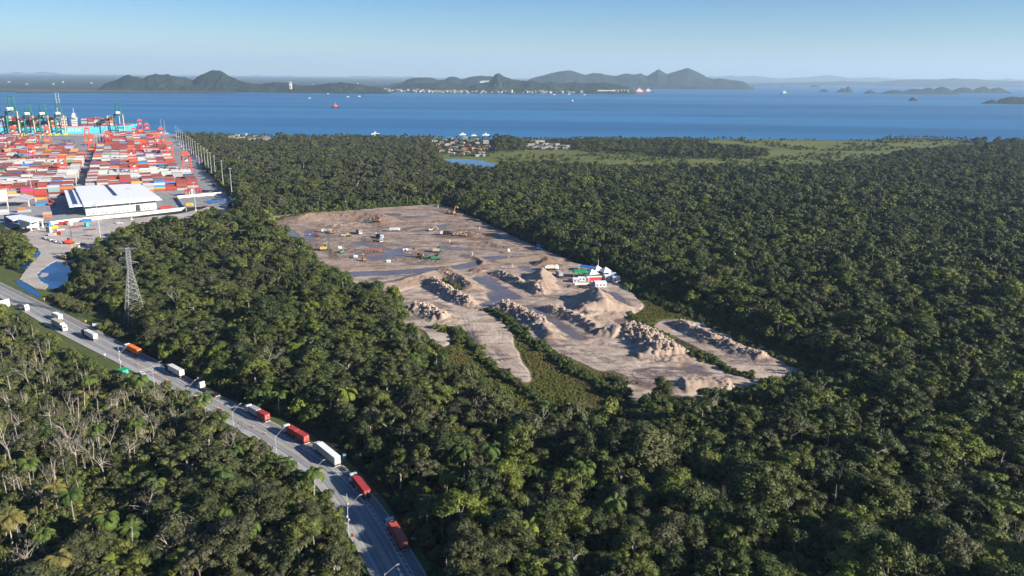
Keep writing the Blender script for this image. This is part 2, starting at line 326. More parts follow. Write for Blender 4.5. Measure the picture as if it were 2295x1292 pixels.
def hill_range(name, sil, D, depth, seed, cell, nd=46, rough=.34, wob=.25, step=1.6, m='hill'):
    """terrain whose skyline follows sil (px, row); falls away before and behind with spurs and gullies"""
    sx = np.array([p[0] for p in sil], float); sy = np.array([p[1] for p in sil], float)
    px = np.arange(sx[0], sx[-1], step); t = np.linspace(-1, 1, nd); PX, T = np.meshgrid(px, t)
    top = np.interp(px, sx, sy); k = np.ones(3)/3; top = np.convolve(np.pad(top, 1, 'edge'), k, 'valid')
    hz = CAMH + (yh(px) - top)/FZ*D
    Dr = D + wob*depth*fbm(px*D/FPX, px*0, cell*3, seed, 2)
    DD = Dr[None, :] + T*depth; X = xd(PX, DD); Y = DD
    sp = fbm(X, Y*.45, cell, seed+1, 4); gl = np.abs(fbm(X, Y*.5, cell*.8, seed+2, 4))
    a = np.abs(T); fall = np.clip(1-a, 0, 1)**1.25
    Z = hz[None, :]*np.clip(fall + (sp*.8 - gl*.6 + .08)*np.minimum(a*1.8, 1)*np.clip(1.2-a, 0, 1), -.2, 1.)
    Z += fbm(X, Y, cell*.16, seed+3, 3)*np.clip(hz, 8, 90)*.12
    edge = np.minimum(1, np.minimum(px-px[0], px[-1]-px)/ (12*step)); Z = Z*edge[None, :] - 4*(1-edge[None, :]) - np.clip(a-.9, 0, 1)*60
    nx = len(px); idx = np.arange(nx*nd).reshape(nd, nx)
    Q = np.stack([idx[:-1, :-1], idx[:-1, 1:], idx[1:, 1:], idx[1:, :-1]], -1).reshape(-1, 4)
    me = mesh_quads(name, np.stack([X, Y, Z], -1).reshape(-1, 3), Q, M[m], smooth=True)
    return tag(link(bpy.data.objects.new(name, me)), kind='structure')
hill_range('hills', [(215,196),(235,189),(265,178),(280,170),(292,168.5),(305,172),(325,176),(335,170),(352,166),(372,165.5),(395,169),(420,174),(435,178),(448,171),(463,164),(475,158.5),(487,156.5),(498,158),(508,164),(520,172),(535,180),(548,184),(575,190),(592,188),(610,185.5),(630,185),(650,187.5),(670,191),(700,192),(720,190),(745,186),(768,184.5),(790,186.5),(810,190),(835,194),(850,196),(880,200)], 6350, 330, 3, 200, 50)
hill_range('hills', [(820,200),(850,194),(880,188),(905,184),(915,178),(930,174),(948,173),(965,174),(985,179),(998,178),(1005,173),(1015,171.5),(1026,174),(1035,178),(1050,173),(1075,169.5),(1100,170),(1110,172),(1140,177),(1160,180),(1180,182),(1230,190)], 9300, 900, 8, 330)
hill_range('hills', [(860,199),(900,190),(940,187),(980,186),(1020,188),(1050,192),(1070,189),(1095,184),(1103,177),(1108,168),(1116,164),(1126,167),(1136,173),(1150,180),(1165,183),(1180,181),(1200,183),(1215,186),(1235,184),(1255,187),(1290,183),(1310,187),(1330,186),(1350,185),(1375,189),(1400,193),(1430,200)], 7250, 430, 5, 200, 46)
hill_range('bay_mountains', [(1165,186),(1180,180),(1195,174),(1215,170),(1235,164),(1255,160),(1274,157),(1290,161),(1312,168),(1330,164),(1345,164),(1362,168),(1380,170),(1400,165),(1415,167),(1425,165.5),(1435,164),(1442,168),(1450,170),(1462,162),(1474,154),(1484,160),(1493,165),(1510,160),(1528,154),(1540,152),(1552,156),(1570,166),(1585,174),(1598,178),(1610,176),(1625,178),(1640,181),(1652,180.5),(1665,183),(1678,190),(1695,198)], 11400, 1500, 14, 650, 60)
hill_range('distant_hills', [(1690,188),(1730,186),(1800,185),(1830,184),(1875,183),(1890,181),(1900,183),(1960,184),(2010,180),(2060,178),(2100,178),(2130,175.5),(2160,177),(2185,176.5),(2220,180),(2260,181),(2300,182),(2400,180),(2600,184)], 19500, 2500, 21, 1100)
hill_range('distant_mountains', [(1570,174),(1590,170),(1610,172),(1635,168.5),(1650,171),(1670,170),(1690,169),(1720,173),(1750,176),(1770,174),(1800,173.5),(1830,170),(1855,168),(1880,171),(1900,174.5),(1930,174),(1970,173.5),(2000,175.5),(2040,177),(2100,179),(2200,178.5),(2240,177.5),(2252,174.5),(2270,177.5),(2320,179),(2600,181)], 34000, 3000, 27, 2600, 26)
hill_range('distant_mountains', [(765,174),(790,171),(800,169.5),(806,171),(822,170),(835,172.5),(850,172),(870,171.5),(900,173),(918,171),(950,174)], 35500, 1500, 29, 1500, 20)
for i, (bx, by, hw, bd, ra) in enumerate([(95,161.5,30,36000,1.),(118,162.5,16,36000,1.),(40,161.8,22,36000,1.),(575,168.8,14,36500,1.),(648,169.5,17,36500,1.),
        (1888,196.5,14,9000,.6),(1900,194,12,9100,.6),(1846,199.4,12,9200,.5),(1752,192.4,8,13500,.5),(2046,217.5,13,5650,.5),(1826,190,16,14000,.5)]):
    hills('island', [(bx, by, hw, bd, 1.9, ra)], bx-hw*2, bx+hw*2, bd-hw/FPX*bd*2, bd+hw/FPX*bd*2, 60, 30, rough=.12, seed=40+i, cell=bd/60.)
hills('island', [(2005,202,40,8300,2.,.5),(2080,194.5,26,8350,2.,.6),(2110,196,40,8400,2.,.5),(2050,199,50,8350,2.,.5),(1950,203,20,8300,2.,.5)], 1900, 2180, 7700, 9000, 160, 40, rough=.16, seed=60, cell=150)
hills('island', [(2200,193,30,9400,2.,.5),(2160,196,40,9400,2.,.5),(2235,196,34,9400,2.,.5)], 2090, 2300, 8700, 10100, 120, 40, rough=.16, seed=63, cell=160)
hills('island', [(2270,215.5,50,5150,2.4,.4),(2225,221,30,5150,2.,.35),(2340,216,60,5150,2.4,.5),(2300,217,60,5150,2.4,.5)], 2150, 2460, 4700, 5700, 160, 40, rough=.16, seed=66, cell=90)

# ---- marsh, meadow, verges, ponds
sheet('marsh', W([(1500,312),(1700,313),(1850,316),(1960,316),(2060,311),(2150,316),(2195,324),(2120,331),(2020,340),(1980,354),(1900,365),(1790,376),(1700,377),(1600,378),(1500,376),(1400,378),(1300,373),(1200,368),(1110,372),(1070,380),(1030,376),(985,362),(985,345),(1060,342),(1130,338),(1280,336),(1420,340),(1460,325)]), .25, M['marsh'], amp=6, step=30)
sheet('lagoon', W([(993,357),(1040,357),(1085,362),(1112,370),(1116,376),(1085,376),(1040,370),(1005,364)]), .4, M['pond'], amp=2, step=12)
sheet('meadow', W([(930,740),(985,720),(1060,700),(1150,700),(1400,700),(1460,700),(1560,735),(1440,760),(1420,830),(1400,900),(1365,960),(1240,985),(1140,960),(1060,900),(980,820)]), .12, M['meadow'], amp=1.5, step=8, seed=5)
sheet('meadow', W([(1400,625),(1470,640),(1600,690),(1720,745),(1800,790),(1900,835),(1860,870),(1740,812),(1640,760),(1540,722),(1440,735),(1405,715),(1440,690)]), .1, M['meadow'], amp=1.5, step=8, seed=6)
sheet('verge', W([(595,497),(600,482),(700,472),(830,463),(930,458),(985,452),(990,463),(930,468),(850,472),(700,485),(640,500),(610,510)]), .15, M['verge'], amp=1.5, step=8, seed=7)
sheet('verge', W([(-60,560),(0,590),(40,612),(110,645),(150,680),(215,700),(285,745),(330,795),(440,858),(520,897),(600,930),(700,975),(800,1050),(860,1120),(930,1210),(990,1310),(830,1310),(700,1110),(560,1000),(330,880),(200,815),(60,740),(-60,690)]), .06, M['verge'], amp=.5, step=6, seed=8)
sheet('pond', W([(115,582),(132,577),(152,590),(160,610),(150,634),(132,645),(116,650),(106,645),(87,634),(78,618),(90,599)]), .16, M['pond'], amp=.5, step=4)
sheet('pond', W([(108,560),(90,572),(74,590),(58,608),(44,603),(57,585),(84,564)]), .16, M['pond'], amp=.5, step=4, seed=2)
sheet('ditch', W([(28,628),(50,631),(92,660),(88,668),(60,655)]), .16, M['pond'], amp=.3, step=3, seed=3)
sheet('mudflat', W([(98,612),(112,614),(106,620),(94,624),(86,620)]), .3, M['gravel'], amp=.8, step=2, seed=4)
sheet('dirt_track', W([(86,560),(106,553),(130,553),(170,560),(150,575),(128,584),(114,592),(95,605),(82,617),(90,631),(108,641),(100,650),(78,648),(60,638),(44,628),(55,611),(70,592),(92,570)]), .5, M['gravel'], thick=.7, amp=.5, step=4, seed=5)
# ---- haze: even, pale air over the whole scene
hb = MB(); hb.box(-46000, -4000, -4, 46000, 46000, 900)
hm = bpy.data.materials.new('haze'); hm.use_nodes = True; hn = hm.node_tree; hn.nodes.remove(hn.nodes['Principled BSDF'])
pv = hn.nodes.new('ShaderNodeVolumePrincipled'); pv.inputs['Color'].default_value = (.55, .76, .98, 1); pv.inputs['Density'].default_value = HAZE; pv.inputs['Anisotropy'].default_value = 0.1
hn.links.new(pv.outputs[0], hn.nodes['Material Output'].inputs['Volume'])
tag(hb.build('haze', hm), kind='stuff')
# ================================================================== TREES
rs = np.random.RandomState(11)
def ico_core(c, r, seed):
    """a small uneven closed lump (leaf mass in the middle of a clump)"""
    V = []; Q = []; nu, nv = 7, 4
    rr = random.Random(seed)
    for j in range(nv + 1):
        t = math.pi * j / nv
        for i in range(nu):
            a = 2*math.pi*i/nu; k = r * rr.uniform(.82, 1.1)
            V.append((c[0]+k*math.sin(t)*math.cos(a), c[1]+k*math.sin(t)*math.sin(a), c[2]+k*.75*math.cos(t)))
    for j in range(nv):
        for i in range(nu): Q.append((j*nu+i, (j+1)*nu+i, (j+1)*nu+(i+1) % nu, j*nu+(i+1) % nu))
    return V, Q
def leaves(rg, cs, rads, leaf, dens, flat=.75, up=-.35, jitter=.75):
    """leaf-clump quads over the shells of the lobes"""
    Vs = []; 
    for c, r in zip(cs, rads):
        n = max(8, int(dens * 4*math.pi*r*r / (leaf*leaf)))
        d = rg.normal(size=(n*2, 3)); d /= np.linalg.norm(d, axis=1)[:, None]; d = d[d[:, 2] > up][:n]; n = len(d)
        p = c + d * r * rg.uniform(.72, 1.12, (n, 1)) * np.array([1, 1, flat])
        nn = d + rg.normal(size=(n, 3)) * jitter * .6; nn[:, 2] += .35; nn /= np.linalg.norm(nn, axis=1)[:, None]
        a = np.cross(nn, rg.normal(size=(n, 3))); a /= np.linalg.norm(a, axis=1)[:, None]; b = np.cross(nn, a)
        s = leaf * rg.uniform(.45, 1.25, (n, 1)); k = rg.uniform(.5, 1.0, (n, 1))
        q = np.stack([p - a*s*.5 - b*s*k*.35, p + a*s*.45 - b*s*k*.5, p + a*s*.55 + b*s*k*.4, p - a*s*.35 + b*s*k*.5], 1)
        Vs.append(q.reshape(-1, 3))
    V = np.concatenate(Vs); Q = np.arange(len(V)).reshape(-1, 4); return V, Q
def crown_geo(seed, R, H, zb, kind, leaf, dens=.62):
    rg = np.random.RandomState(seed); cs = []; rads = []
    nl = {'dome': 22, 'round': 18, 'loose': 13, 'tall': 16, 'bush': 9, 'umbrella': 20}[kind]
    for i in range(nl):
        a = rg.uniform(0, 2*math.pi); u = math.sqrt((i + .5) / nl)
        if kind == 'dome': rho = R*.8*u; z = zb + (H-zb)*(.25 + .68*(1-u*u)) * rg.uniform(.85, 1.05); r = R*rg.uniform(.24, .38)
        elif kind == 'umbrella': rho = R*.85*u; z = zb + (H-zb)*(.55 + .35*(1-u*u)) * rg.uniform(.9, 1.08); r = R*rg.uniform(.18, .3)
        elif kind == 'round': rho = R*.72*u; z = zb + (H-zb)*rg.uniform(.15, .5+.45*(1-u*u)); r = R*rg.uniform(.28, .42)
        elif kind == 'loose': rho = R*.85*u; z = zb + (H-zb)*rg.uniform(.1, .95); r = R*rg.uniform(.16, .32)
        elif kind == 'tall': rho = R*.6*u; z = zb + (H-zb)*(i/nl*.85+.08); rho *= (1.15-i/nl*.6); r = R*rg.uniform(.3, .45)
        else: rho = R*.7*u; z = zb + (H-zb)*rg.uniform(.1, .7); r = R*rg.uniform(.3, .5)
        cs.append((rho*math.cos(a*1.0+i*2.4), rho*math.sin(a*1.0+i*2.4), z)); rads.append(r)
    cs = np.array(cs); V, Q = leaves(rg, cs, rads, leaf, dens, flat=.8 if kind != 'umbrella' else .6)
    Vl = [V]; Ql = [Q]; n = len(V)
    for i, (c, r) in enumerate(zip(cs, rads)):
        if kind == 'loose' and i % 2: continue
        v, q = ico_core(c, r*.74, seed*31+i); Vl.append(np.array(v)); Ql.append(np.array(q)+n); n += len(v)
    return np.concatenate(Vl), np.concatenate(Ql), cs, rads
def trunk_mb(cs, H, zb, r0, seed, nlimb=6, n=6):
    mb = MB(); rr = random.Random(seed); top = Vector((rr.uniform(-.4,.4), rr.uniform(-.4,.4), zb + (H-zb)*.35))
    k1 = Vector((rr.uniform(-.3,.3), rr.uniform(-.3,.3), zb*.5))
    mb.tube((0,0,-.5), k1, r0, r0*.8, n); mb.tube(k1, top, r0*.8, r0*.5, n)
    idx = list(range(len(cs))); rr.shuffle(idx)
    for i in idx[:nlimb]:
        c = Vector(cs[i]); s = k1.lerp(top, rr.uniform(.5, 1)); mid = s.lerp(c, .5) + Vector((0,0,rr.uniform(-.3,.5)))
        mb.tube(s, mid, r0*.38, r0*.24, 5, False); mb.tube(mid, c, r0*.24, r0*.08, 5, False)
    return mb
PROTO = []   # near prototypes: (crown mesh, trunk mesh, R, H, kind)
specs = [('dome',5.6,13.5),('dome',4.6,12),('round',4.2,12.5),('umbrella',6.2,14),('loose',4.4,13),('tall',3.2,14.5),('round',3.5,10.5),('dome',6.8,15.5),('umbrella',5.0,12.5),('tall',3.8,12.5),('loose',5.2,14.5),('round',5.0,14)]
FARP = []
hidden = bpy.data.collections.new('forest_tree_kinds'); hidden_b = bpy.data.collections.new('shrub_kinds')
for i, (k, R, H) in enumerate(specs):
    zb = H*(.45 if k in ('dome', 'umbrella', 'loose') else .3)
    V, Q, cs, rd = crown_geo(100+i, R, H, zb, k, .42, .6 if k != 'loose' else .5)
    cm = mesh_quads('crown', V, Q, M['leaf'])
    tm = trunk_mb(cs, H, zb, .16+R*.035, i).mesh('trunk', M['pale_bark'] if (i % 3 == 0 or k in ('tall','loose')) else M['bark'])
    PROTO.append((cm, tm, R, H, k))
    for lod, (lf, dn) in enumerate(((.55, .55), (1.0, .6))):
        V, Q, cs, rd = crown_geo(100+i, R, H, zb, k, lf, dn)
        tb = trunk_mb(cs, H, zb, .2+R*.04, i, 3, 4); nV = len(V)
        me = bpy.data.meshes.new('forest_tree'); me.from_pydata([tuple(p) for p in V] + tb.v, [], [tuple(q) for q in Q] + [tuple(a+nV for a in f) for f in tb.f])
        me.materials.append(M['leaf']); me.materials.append(M['bark'] if i % 3 else M['pale_bark'])
        me.polygons.foreach_set('material_index', [0]*len(Q) + [1]*len(tb.f)); me.update()
        FARP.append((lod, me))
colA = bpy.data.collections.new('kinds_mid'); colB = bpy.data.collections.new('kinds_far'); colS = bpy.data.collections.new('kinds_shrub')
for lod, me in FARP: (colA, colB)[lod].objects.link(bpy.data.objects.new('kind_%02d' % len((colA, colB)[lod].objects), me))
for i in range(5):
    V, Q, cs, rd = crown_geo(300+i, 1.7+.25*i, 2.6+.4*i, .2, 'bush', .36, .7)
    colS.objects.link(bpy.data.objects.new('kind_%02d' % i, mesh_quads('shrub', V, Q, M['bush'])))

def scatter(name, pts, coll, mats_, kind='stuff'):
    """pts: list/array rows x,y,z,rz,sx,sz,index,tint -> ONE object of instances"""
    a = np.array(pts, np.float32)
    me = bpy.data.meshes.new(name); me.vertices.add(len(a)); me.vertices.foreach_set('co', a[:, :3].ravel())
    for nm, arr, ty in (('rz', np.stack([a[:, 3]*0, a[:, 3]*0, a[:, 3]], 1), 'FLOAT_VECTOR'), ('scl', np.stack([a[:, 4], a[:, 4], a[:, 5]], 1), 'FLOAT_VECTOR')):
        at = me.attributes.new(nm, ty, 'POINT'); at.data.foreach_set('vector', arr.ravel())
    at = me.attributes.new('idx', 'INT', 'POINT'); at.data.foreach_set('value', a[:, 6].astype(np.int32))
    at = me.attributes.new('tint', 'FLOAT', 'POINT'); at.data.foreach_set('value', a[:, 7])
    for m in mats_: me.materials.append(m)
    o = link(bpy.data.objects.new(name, me)); tag(o, kind=kind)
    g = bpy.data.node_groups.new(name, 'GeometryNodeTree')
    g.interface.new_socket('Geometry', in_out='INPUT', socket_type='NodeSocketGeometry'); g.interface.new_socket('Geometry', in_out='OUTPUT', socket_type='NodeSocketGeometry')
    N = lambda t: g.nodes.new(t); gi, go, ip, ci = N('NodeGroupInput'), N('NodeGroupOutput'), N('GeometryNodeInstanceOnPoints'), N('GeometryNodeCollectionInfo')
    ci.inputs['Collection'].default_value = coll; ci.inputs['Separate Children'].default_value = True; ci.inputs['Reset Children'].default_value = True
    ip.inputs['Pick Instance'].default_value = True
    def attr(nm, ty):
        n = N('GeometryNodeInputNamedAttribute'); n.data_type = ty; n.inputs['Name'].default_value = nm; return n.outputs['Attribute']
    L = g.links.new; L(gi.outputs[0], ip.inputs['Points']); L(ci.outputs[0], ip.inputs['Instance'])
    L(attr('idx', 'INT'), ip.inputs['Instance Index']); L(attr('rz', 'FLOAT_VECTOR'), ip.inputs['Rotation']); L(attr('scl', 'FLOAT_VECTOR'), ip.inputs['Scale'])
    L(ip.outputs[0], go.inputs[0]); md = o.modifiers.new('scatter', 'NODES'); md.node_group = g
    return o

# ---- where the forest stands: everywhere on land except the open ground (outlines in the photograph, unprojected)
OPEN = [
 # work site, its meadows and the shaded strip at its right
 [(598,480),(700,474),(850,462),(975,455),(1000,452),(1015,462),(1075,488),(1110,505),(1160,525),(1230,556),(1300,582),(1380,604),(1440,640),(1500,665),(1600,703),(1700,752),(1790,792),(1880,832),(1850,850),(1800,852),(1740,862),(1660,884),(1640,893),(1540,905),(1470,905),(1430,915),(1365,925),(1340,938),(1240,935),(1165,930),(1130,900),(1060,850),(1000,818),(965,795),(940,758),(896,718),(895,672),(850,655),(830,648),(790,640),(755,610),(715,592),(695,560),(655,535),(635,520),(605,492)],
 # road with its verges and the pond in front of the yard
 [(-400,560),(0,590),(45,602),(60,585),(85,560),(160,572),(174,588),(168,632),(158,652),(205,672),(240,690),(290,735),(330,785),(447,843),(532,884),(614,914),(716,958),(806,1030),(845,1082),(890,1133),(932,1198),(965,1300),(985,1420),(860,1420),(828,1292),(795,1230),(788,1190),(755,1140),(728,1100),(700,1072),(655,1042),(605,1008),(540,964),(478,930),(425,898),(372,887),(330,876),(262,852),(235,840),(210,820),(165,802),(135,787),(115,768),(70,738),(23,708),(0,692),(-400,600)],
 # container yard and the building yard before it
 [(-900,290),(378,293),(400,310),(524,450),(527,462),(515,472),(485,478),(455,480),(440,487),(330,500),(270,522),(240,545),(190,568),(160,578),(110,585),(80,560),(40,530),(0,508),(-900,600)],
 # marsh, lagoon and village clearings
 [(1590,310),(1700,311),(1850,314),(1955,314),(2000,312),(2060,310),(2150,316),(2195,324),(2120,328),(2020,337),(1980,350),(1900,360),(1790,370),(1700,371),(1600,372),(1500,370),(1400,371),(1300,366),(1200,362),(1110,366),(1118,378),(1085,378),(1010,366),(985,358),(990,350),(975,340),(968,318),(985,308),(1100,308),(1110,350),(1130,342),(1280,337),(1420,348),(1560,358),(1720,358),(1740,350),(1720,336),(1660,326),(1590,322)],
 [(1178,318),(1230,316),(1280,326),(1282,336),(1200,334),(1178,328)],
 [(512,302),(560,300),(615,306),(610,316),(560,315),(512,310)],
]
T2 = W([(0,0),(1,0)]) if False else None
def is_open(x, y, z, rad=0.0):
    px, py = proj(x, y, z); o = np.zeros(np.shape(px), bool)
    for poly in OPEN:
        o |= inpoly(px, py, poly)
    return o
SHW = np.array(shore_w)
land_poly = [tuple(p) for p in shore_w] + [(4200, -600), (-4200, -600)]
def candidates(ymin, ymax, sp, margin, rg):
    ys = np.arange(ymin, ymax, sp); out = []
    for y in ys:
        hw = y*.70 + margin; xs = np.arange(-hw, hw + margin*1.2, sp); out.append(np.stack([xs, np.full(len(xs), y)], 1))
    p = np.concatenate(out); p += rg.uniform(-.42*sp, .42*sp, p.shape); return p
rg = np.random.RandomState(5)
ss_ = lambda a: np.clip(a*2, 0, 1)
pts = np.concatenate([candidates(150, 520, 6.6, 60, rg), candidates(520, 1000, 7.2, 60, rg), candidates(1000, 2150, 8.2, 60, rg)])
keep = inpoly(pts[:, 0], pts[:, 1], land_poly); pts = pts[keep]
n = len(pts); kind = rg.randint(0, 12, n); Hs = np.array([s[2] for s in specs])[kind]
X, Y = pts[:, 0], pts[:, 1]; ppx, ppy = proj(X, Y, 0)
# stature: lower by the shore and in the swamp left of the road
big = fbm(X, Y, 140, 3, 3); scl = .84 + .28*big + rg.uniform(-.22, .28, n) + np.where(rg.random_sample(n) < .05, .32, 0)
swamp = inpoly(ppx, ppy, [(-400,640),(0,690),(140,760),(330,890),(430,960),(420,1110),(300,1250),(-500,1500)])
wide = np.where((ppx > 1000) | (ppy > 560), 1.18, 1.08)*rg.uniform(.8, 1.3, n); wide = np.where(swamp, .95, wide)
scl = np.where(swamp, scl*.62, scl); scl = np.where(ppy < 345, scl*.8, scl); scl = np.where((ppy < 322) & (ppx > 1150), scl*.6, scl)
# dry, greyish stands
tint = np.clip(.06 + .42*fbm(X, Y, 55, 9, 3) + rg.uniform(-.12, .2, n), 0, .8)
grey = inpoly(ppx, ppy, [(400,300),(700,310),(960,330),(1000,380),(1000,460),(900,450),(650,430),(480,360)])
tint = np.where(grey, np.clip(tint + .22 + .5*ss_(fbm(X, Y, 90, 12, 3)), 0, 1), tint); tint = np.where(swamp | (inpoly(ppx, ppy, [(-400,640),(500,930),(800,1250),(800,1500),(-500,1500)])), np.clip(tint+.25, 0, 1), tint)
tint = np.where((ppx > 1350) & (ppy > 380), tint*.55, tint); tint = np.where(rg.random_sample(n) < .09, np.clip(tint+.55, 0, .95), tint)
rough_h = Hs*scl
op = is_open(X, Y, 0) | is_open(X, Y, rough_h*.8) | is_open(X, Y, rough_h*.45)
Rc = np.array([s_[1] for s_ in specs])[kind]*scl*wide
for a in range(8):
    q = a*math.pi/4
    op |= is_open(X + .72*Rc*math.cos(q), Y + .72*Rc*math.sin(q), 1.0) | is_open(X + .75*Rc*math.cos(q), Y + .75*Rc*math.sin(q), rough_h*.62)
sel = ~op; keepn = rg.random_sample(n) > np.where(swamp, .66, .03); sel &= keepn
X, Y, kind, scl, tint, ppx, ppy, swamp, grey, wide = (a[sel] for a in (X, Y, kind, scl, tint, ppx, ppy, swamp, grey, wide)); n = len(X)
rz = rg.uniform(0, 6.283, n); szz = scl*rg.uniform(.88, 1.16, n)
# in view: the nearest 300 become objects, the rest one forest
tx, ty = proj(X, Y, Hs[kind]*scl*.7)
inview = (tx > -10) & (tx < 2305) & (ty < 1300) & (ty > 200)
dist = np.hypot(X, Y) + np.where(inview, 0, 1e6)
order = np.argsort(dist); near = np.zeros(n, bool); near[order[:292]] = True
rest = ~near
wid = scl*wide; rows = np.stack([X, Y, X*0, rz, wid, szz, kind, tint], 1)
mid = rest & (np.hypot(X, Y) < 620); far = rest & ~mid
rank = ppy
scatter('forest', rows[mid], colA, [M['leaf']]); scatter('distant_forest', rows[far], colB, [M['leaf']])
print('TREES', n, mid.sum(), far.sum())
KN = {'dome': 'dome crowned', 'round': 'round crowned', 'umbrella': 'flat topped', 'loose': 'open', 'tall': 'narrow'}
def where_tree(px, py):
    if px < 830 and py > 700:
        return 'in the stand left of the road'
    if px < 1150: return 'in the wood right of the road'
    if px < 1700: return 'in the lower middle of the forest'
    return 'in the lower right of the forest'
for i in np.where(near)[0]:
    cm, tm, Rr, Hh, kk = PROTO[kind[i]]
    hue = 'grey green' if tint[i] > .5 else 'olive green' if tint[i] > .3 else 'dark green'
    size = 'tall' if scl[i]*Hh > 13.5 else 'low' if scl[i]*Hh < 9 else 'mid sized'
    wh = where_tree(tx[i], ty[i])
    t = thing('broadleaf_tree', '%s %s %s tree %s' % (size.replace('mid sized', 'middling'), hue, KN[kk], near_mark(tx[i], ty[i])), 'tree', (X[i], Y[i], 0), rz[i], 'broadleaf trees ' + wh)
    t.scale = (wid[i], wid[i], szz[i])
    c = link(bpy.data.objects.new('crown', cm), t); c['tint'] = float(tint[i]); link(bpy.data.objects.new('trunk', tm), t)
# undergrowth near the camera and at the edges of the clearings
p2 = np.concatenate([candidates(170, 560, 4.2, 20, rg)]); Xs, Ys = p2[:, 0], p2[:, 1]
o2 = is_open(Xs, Ys, 1.0) | is_open(Xs, Ys, 3.0); Xs, Ys = Xs[~o2], Ys[~o2]; px2, py2 = proj(Xs, Ys, 0); k = len(Xs)
sw2 = inpoly(px2, py2, [(-400,640),(0,690),(140,760),(330,890),(430,960),(420,1110),(300,1250),(-500,1500)])
sc2 = rg.uniform(.7, 1.5, k)*np.where(sw2, 1.35, 1); t2 = np.clip(np.where(sw2, .45, .15) + .4*fbm(Xs, Ys, 25, 4, 3) + rg.uniform(-.2, .2, k), 0, 1)
scatter('undergrowth', np.stack([Xs, Ys, Xs*0, rg.uniform(0, 6.28, k), sc2, sc2*rg.uniform(.7, 1.2, k), rg.randint(0, 5, k), t2], 1), colS, [M['bush']])
# low leaves closing the edge of the forest
p3 = candidates(300, 1250, 5.0, 20, rg); Xs, Ys = p3[:, 0], p3[:, 1]; o3 = is_open(Xs, Ys, 2.0); e3 = np.zeros(len(Xs), bool)
for a in range(8): e3 |= is_open(Xs+9*math.cos(a*.785), Ys+9*math.sin(a*.785), 1.0)
e3 &= ~o3; Xs, Ys = Xs[e3], Ys[e3]; k = len(Xs); s3 = rg.uniform(1.0, 2.3, k)
scatter('edge_growth', np.stack([Xs, Ys, Xs*0, rg.uniform(0, 6.28, k), s3, s3*rg.uniform(.9, 1.5, k), rg.randint(0, 5, k), np.clip(.15+rg.uniform(-.2, .3, k), 0, 1)], 1), colS, [M['bush']])
# scrub strips between the sand tongues and along the verges (outline px, width m, tint)
strips = [([(1095,695),(1130,715),(1165,745),(1200,770),(1240,800),(1290,835),(1340,865),(1400,905),(1430,935)],5.5,.05,.95),([(1025,752),(1060,780),(1100,820),(1150,858),(1200,895),(1260,930),(1300,950)],5,.1,.85),
 ([(985,735),(1010,745),(1035,752),(1030,775)],6,.05,.9),([(1400,705),(1440,730),(1480,755),(1530,785),(1590,812),(1640,835),(1690,852)],6,.2,.9),([(1390,630),(1430,650),(1480,680),(1520,695),(1540,705)],7,.05,1.1),([(1550,705),(1600,735),(1660,765),(1720,795),(1780,822),(1830,845)],5,.25,.8),
 ([(970,632),(1010,640),(1025,655)],7,.05,.9),([(905,740),(960,770),(1010,800)],5,.2,.8),([(125,665),(165,690),(205,700)],8,.5,1.1),([(235,735),(260,745),(285,760)],6,.35,1.2),([(615,497),(700,479),(850,466),(960,458)],7,.1,.9),([(1560,880),(1640,893),(1740,868)],6,.1,.9),([(1370,850),(1400,880),(1390,900)],5,.05,.9)]
rows = []
for line, wd, tn, s0 in strips:
    w_ = W(line)
    for a, b in zip(w_, w_[1:]):
        a, b = Vector(a), Vector(b); L_ = (b-a).length; nr = Vector((-(b-a).y, (b-a).x)).normalized(); cnt = int(L_*wd/2.6)
        for _ in range(cnt):
            p = a.lerp(b, rg.random_sample()) + nr*rg.normal()*wd*.3; s = s0*rg.uniform(.45, 1.15)
            rows.append((p.x, p.y, .1, rg.uniform(0, 6.28), s, s*rg.uniform(.7, 1.1), rg.randint(0, 5), max(0, tn+rg.uniform(-.1, .25))))
scatter('scrub', rows, colS, [M['bush']])
# sparse shrubs over the marsh
pm = np.stack([rg.uniform(-150, 1500, 9000), rg.uniform(1150, 1950, 9000)], 1); a, b = proj(pm[:, 0], pm[:, 1], 0)
ok = inpoly(a, b, OPEN[3]) & ~inpoly(a, b, [(960,300),(1110,300),(1112,352),(1122,385),(980,372)]) & (fbm(pm[:, 0], pm[:, 1], 60, 31, 3) > .05); pm = pm[ok]; k = len(pm)
s = rg.uniform(.6, 1.7, k); scatter('marsh_scrub', np.stack([pm[:, 0], pm[:, 1], s*0, s*3, s, s, rg.randint(0, 5, k), rg.uniform(0, .5, k)], 1), colS, [M['bush']])
pv_ = np.array([un(rg.uniform(965,1100), rg.uniform(308,352)) for _ in range(420)] + [un(rg.uniform(1178,1282), rg.uniform(316,336)) for _ in range(110)] + [un(rg.uniform(512,615), rg.uniform(303,316)) for _ in range(200)]); k = len(pv_)
s = rg.uniform(.5, 1.5, k); scatter('village_greenery', np.stack([pv_[:, 0], pv_[:, 1], s*0, s*3, s, s*1.2, rg.randint(0, 5, k), rg.uniform(0, .4, k)], 1), colS, [M['bush']])
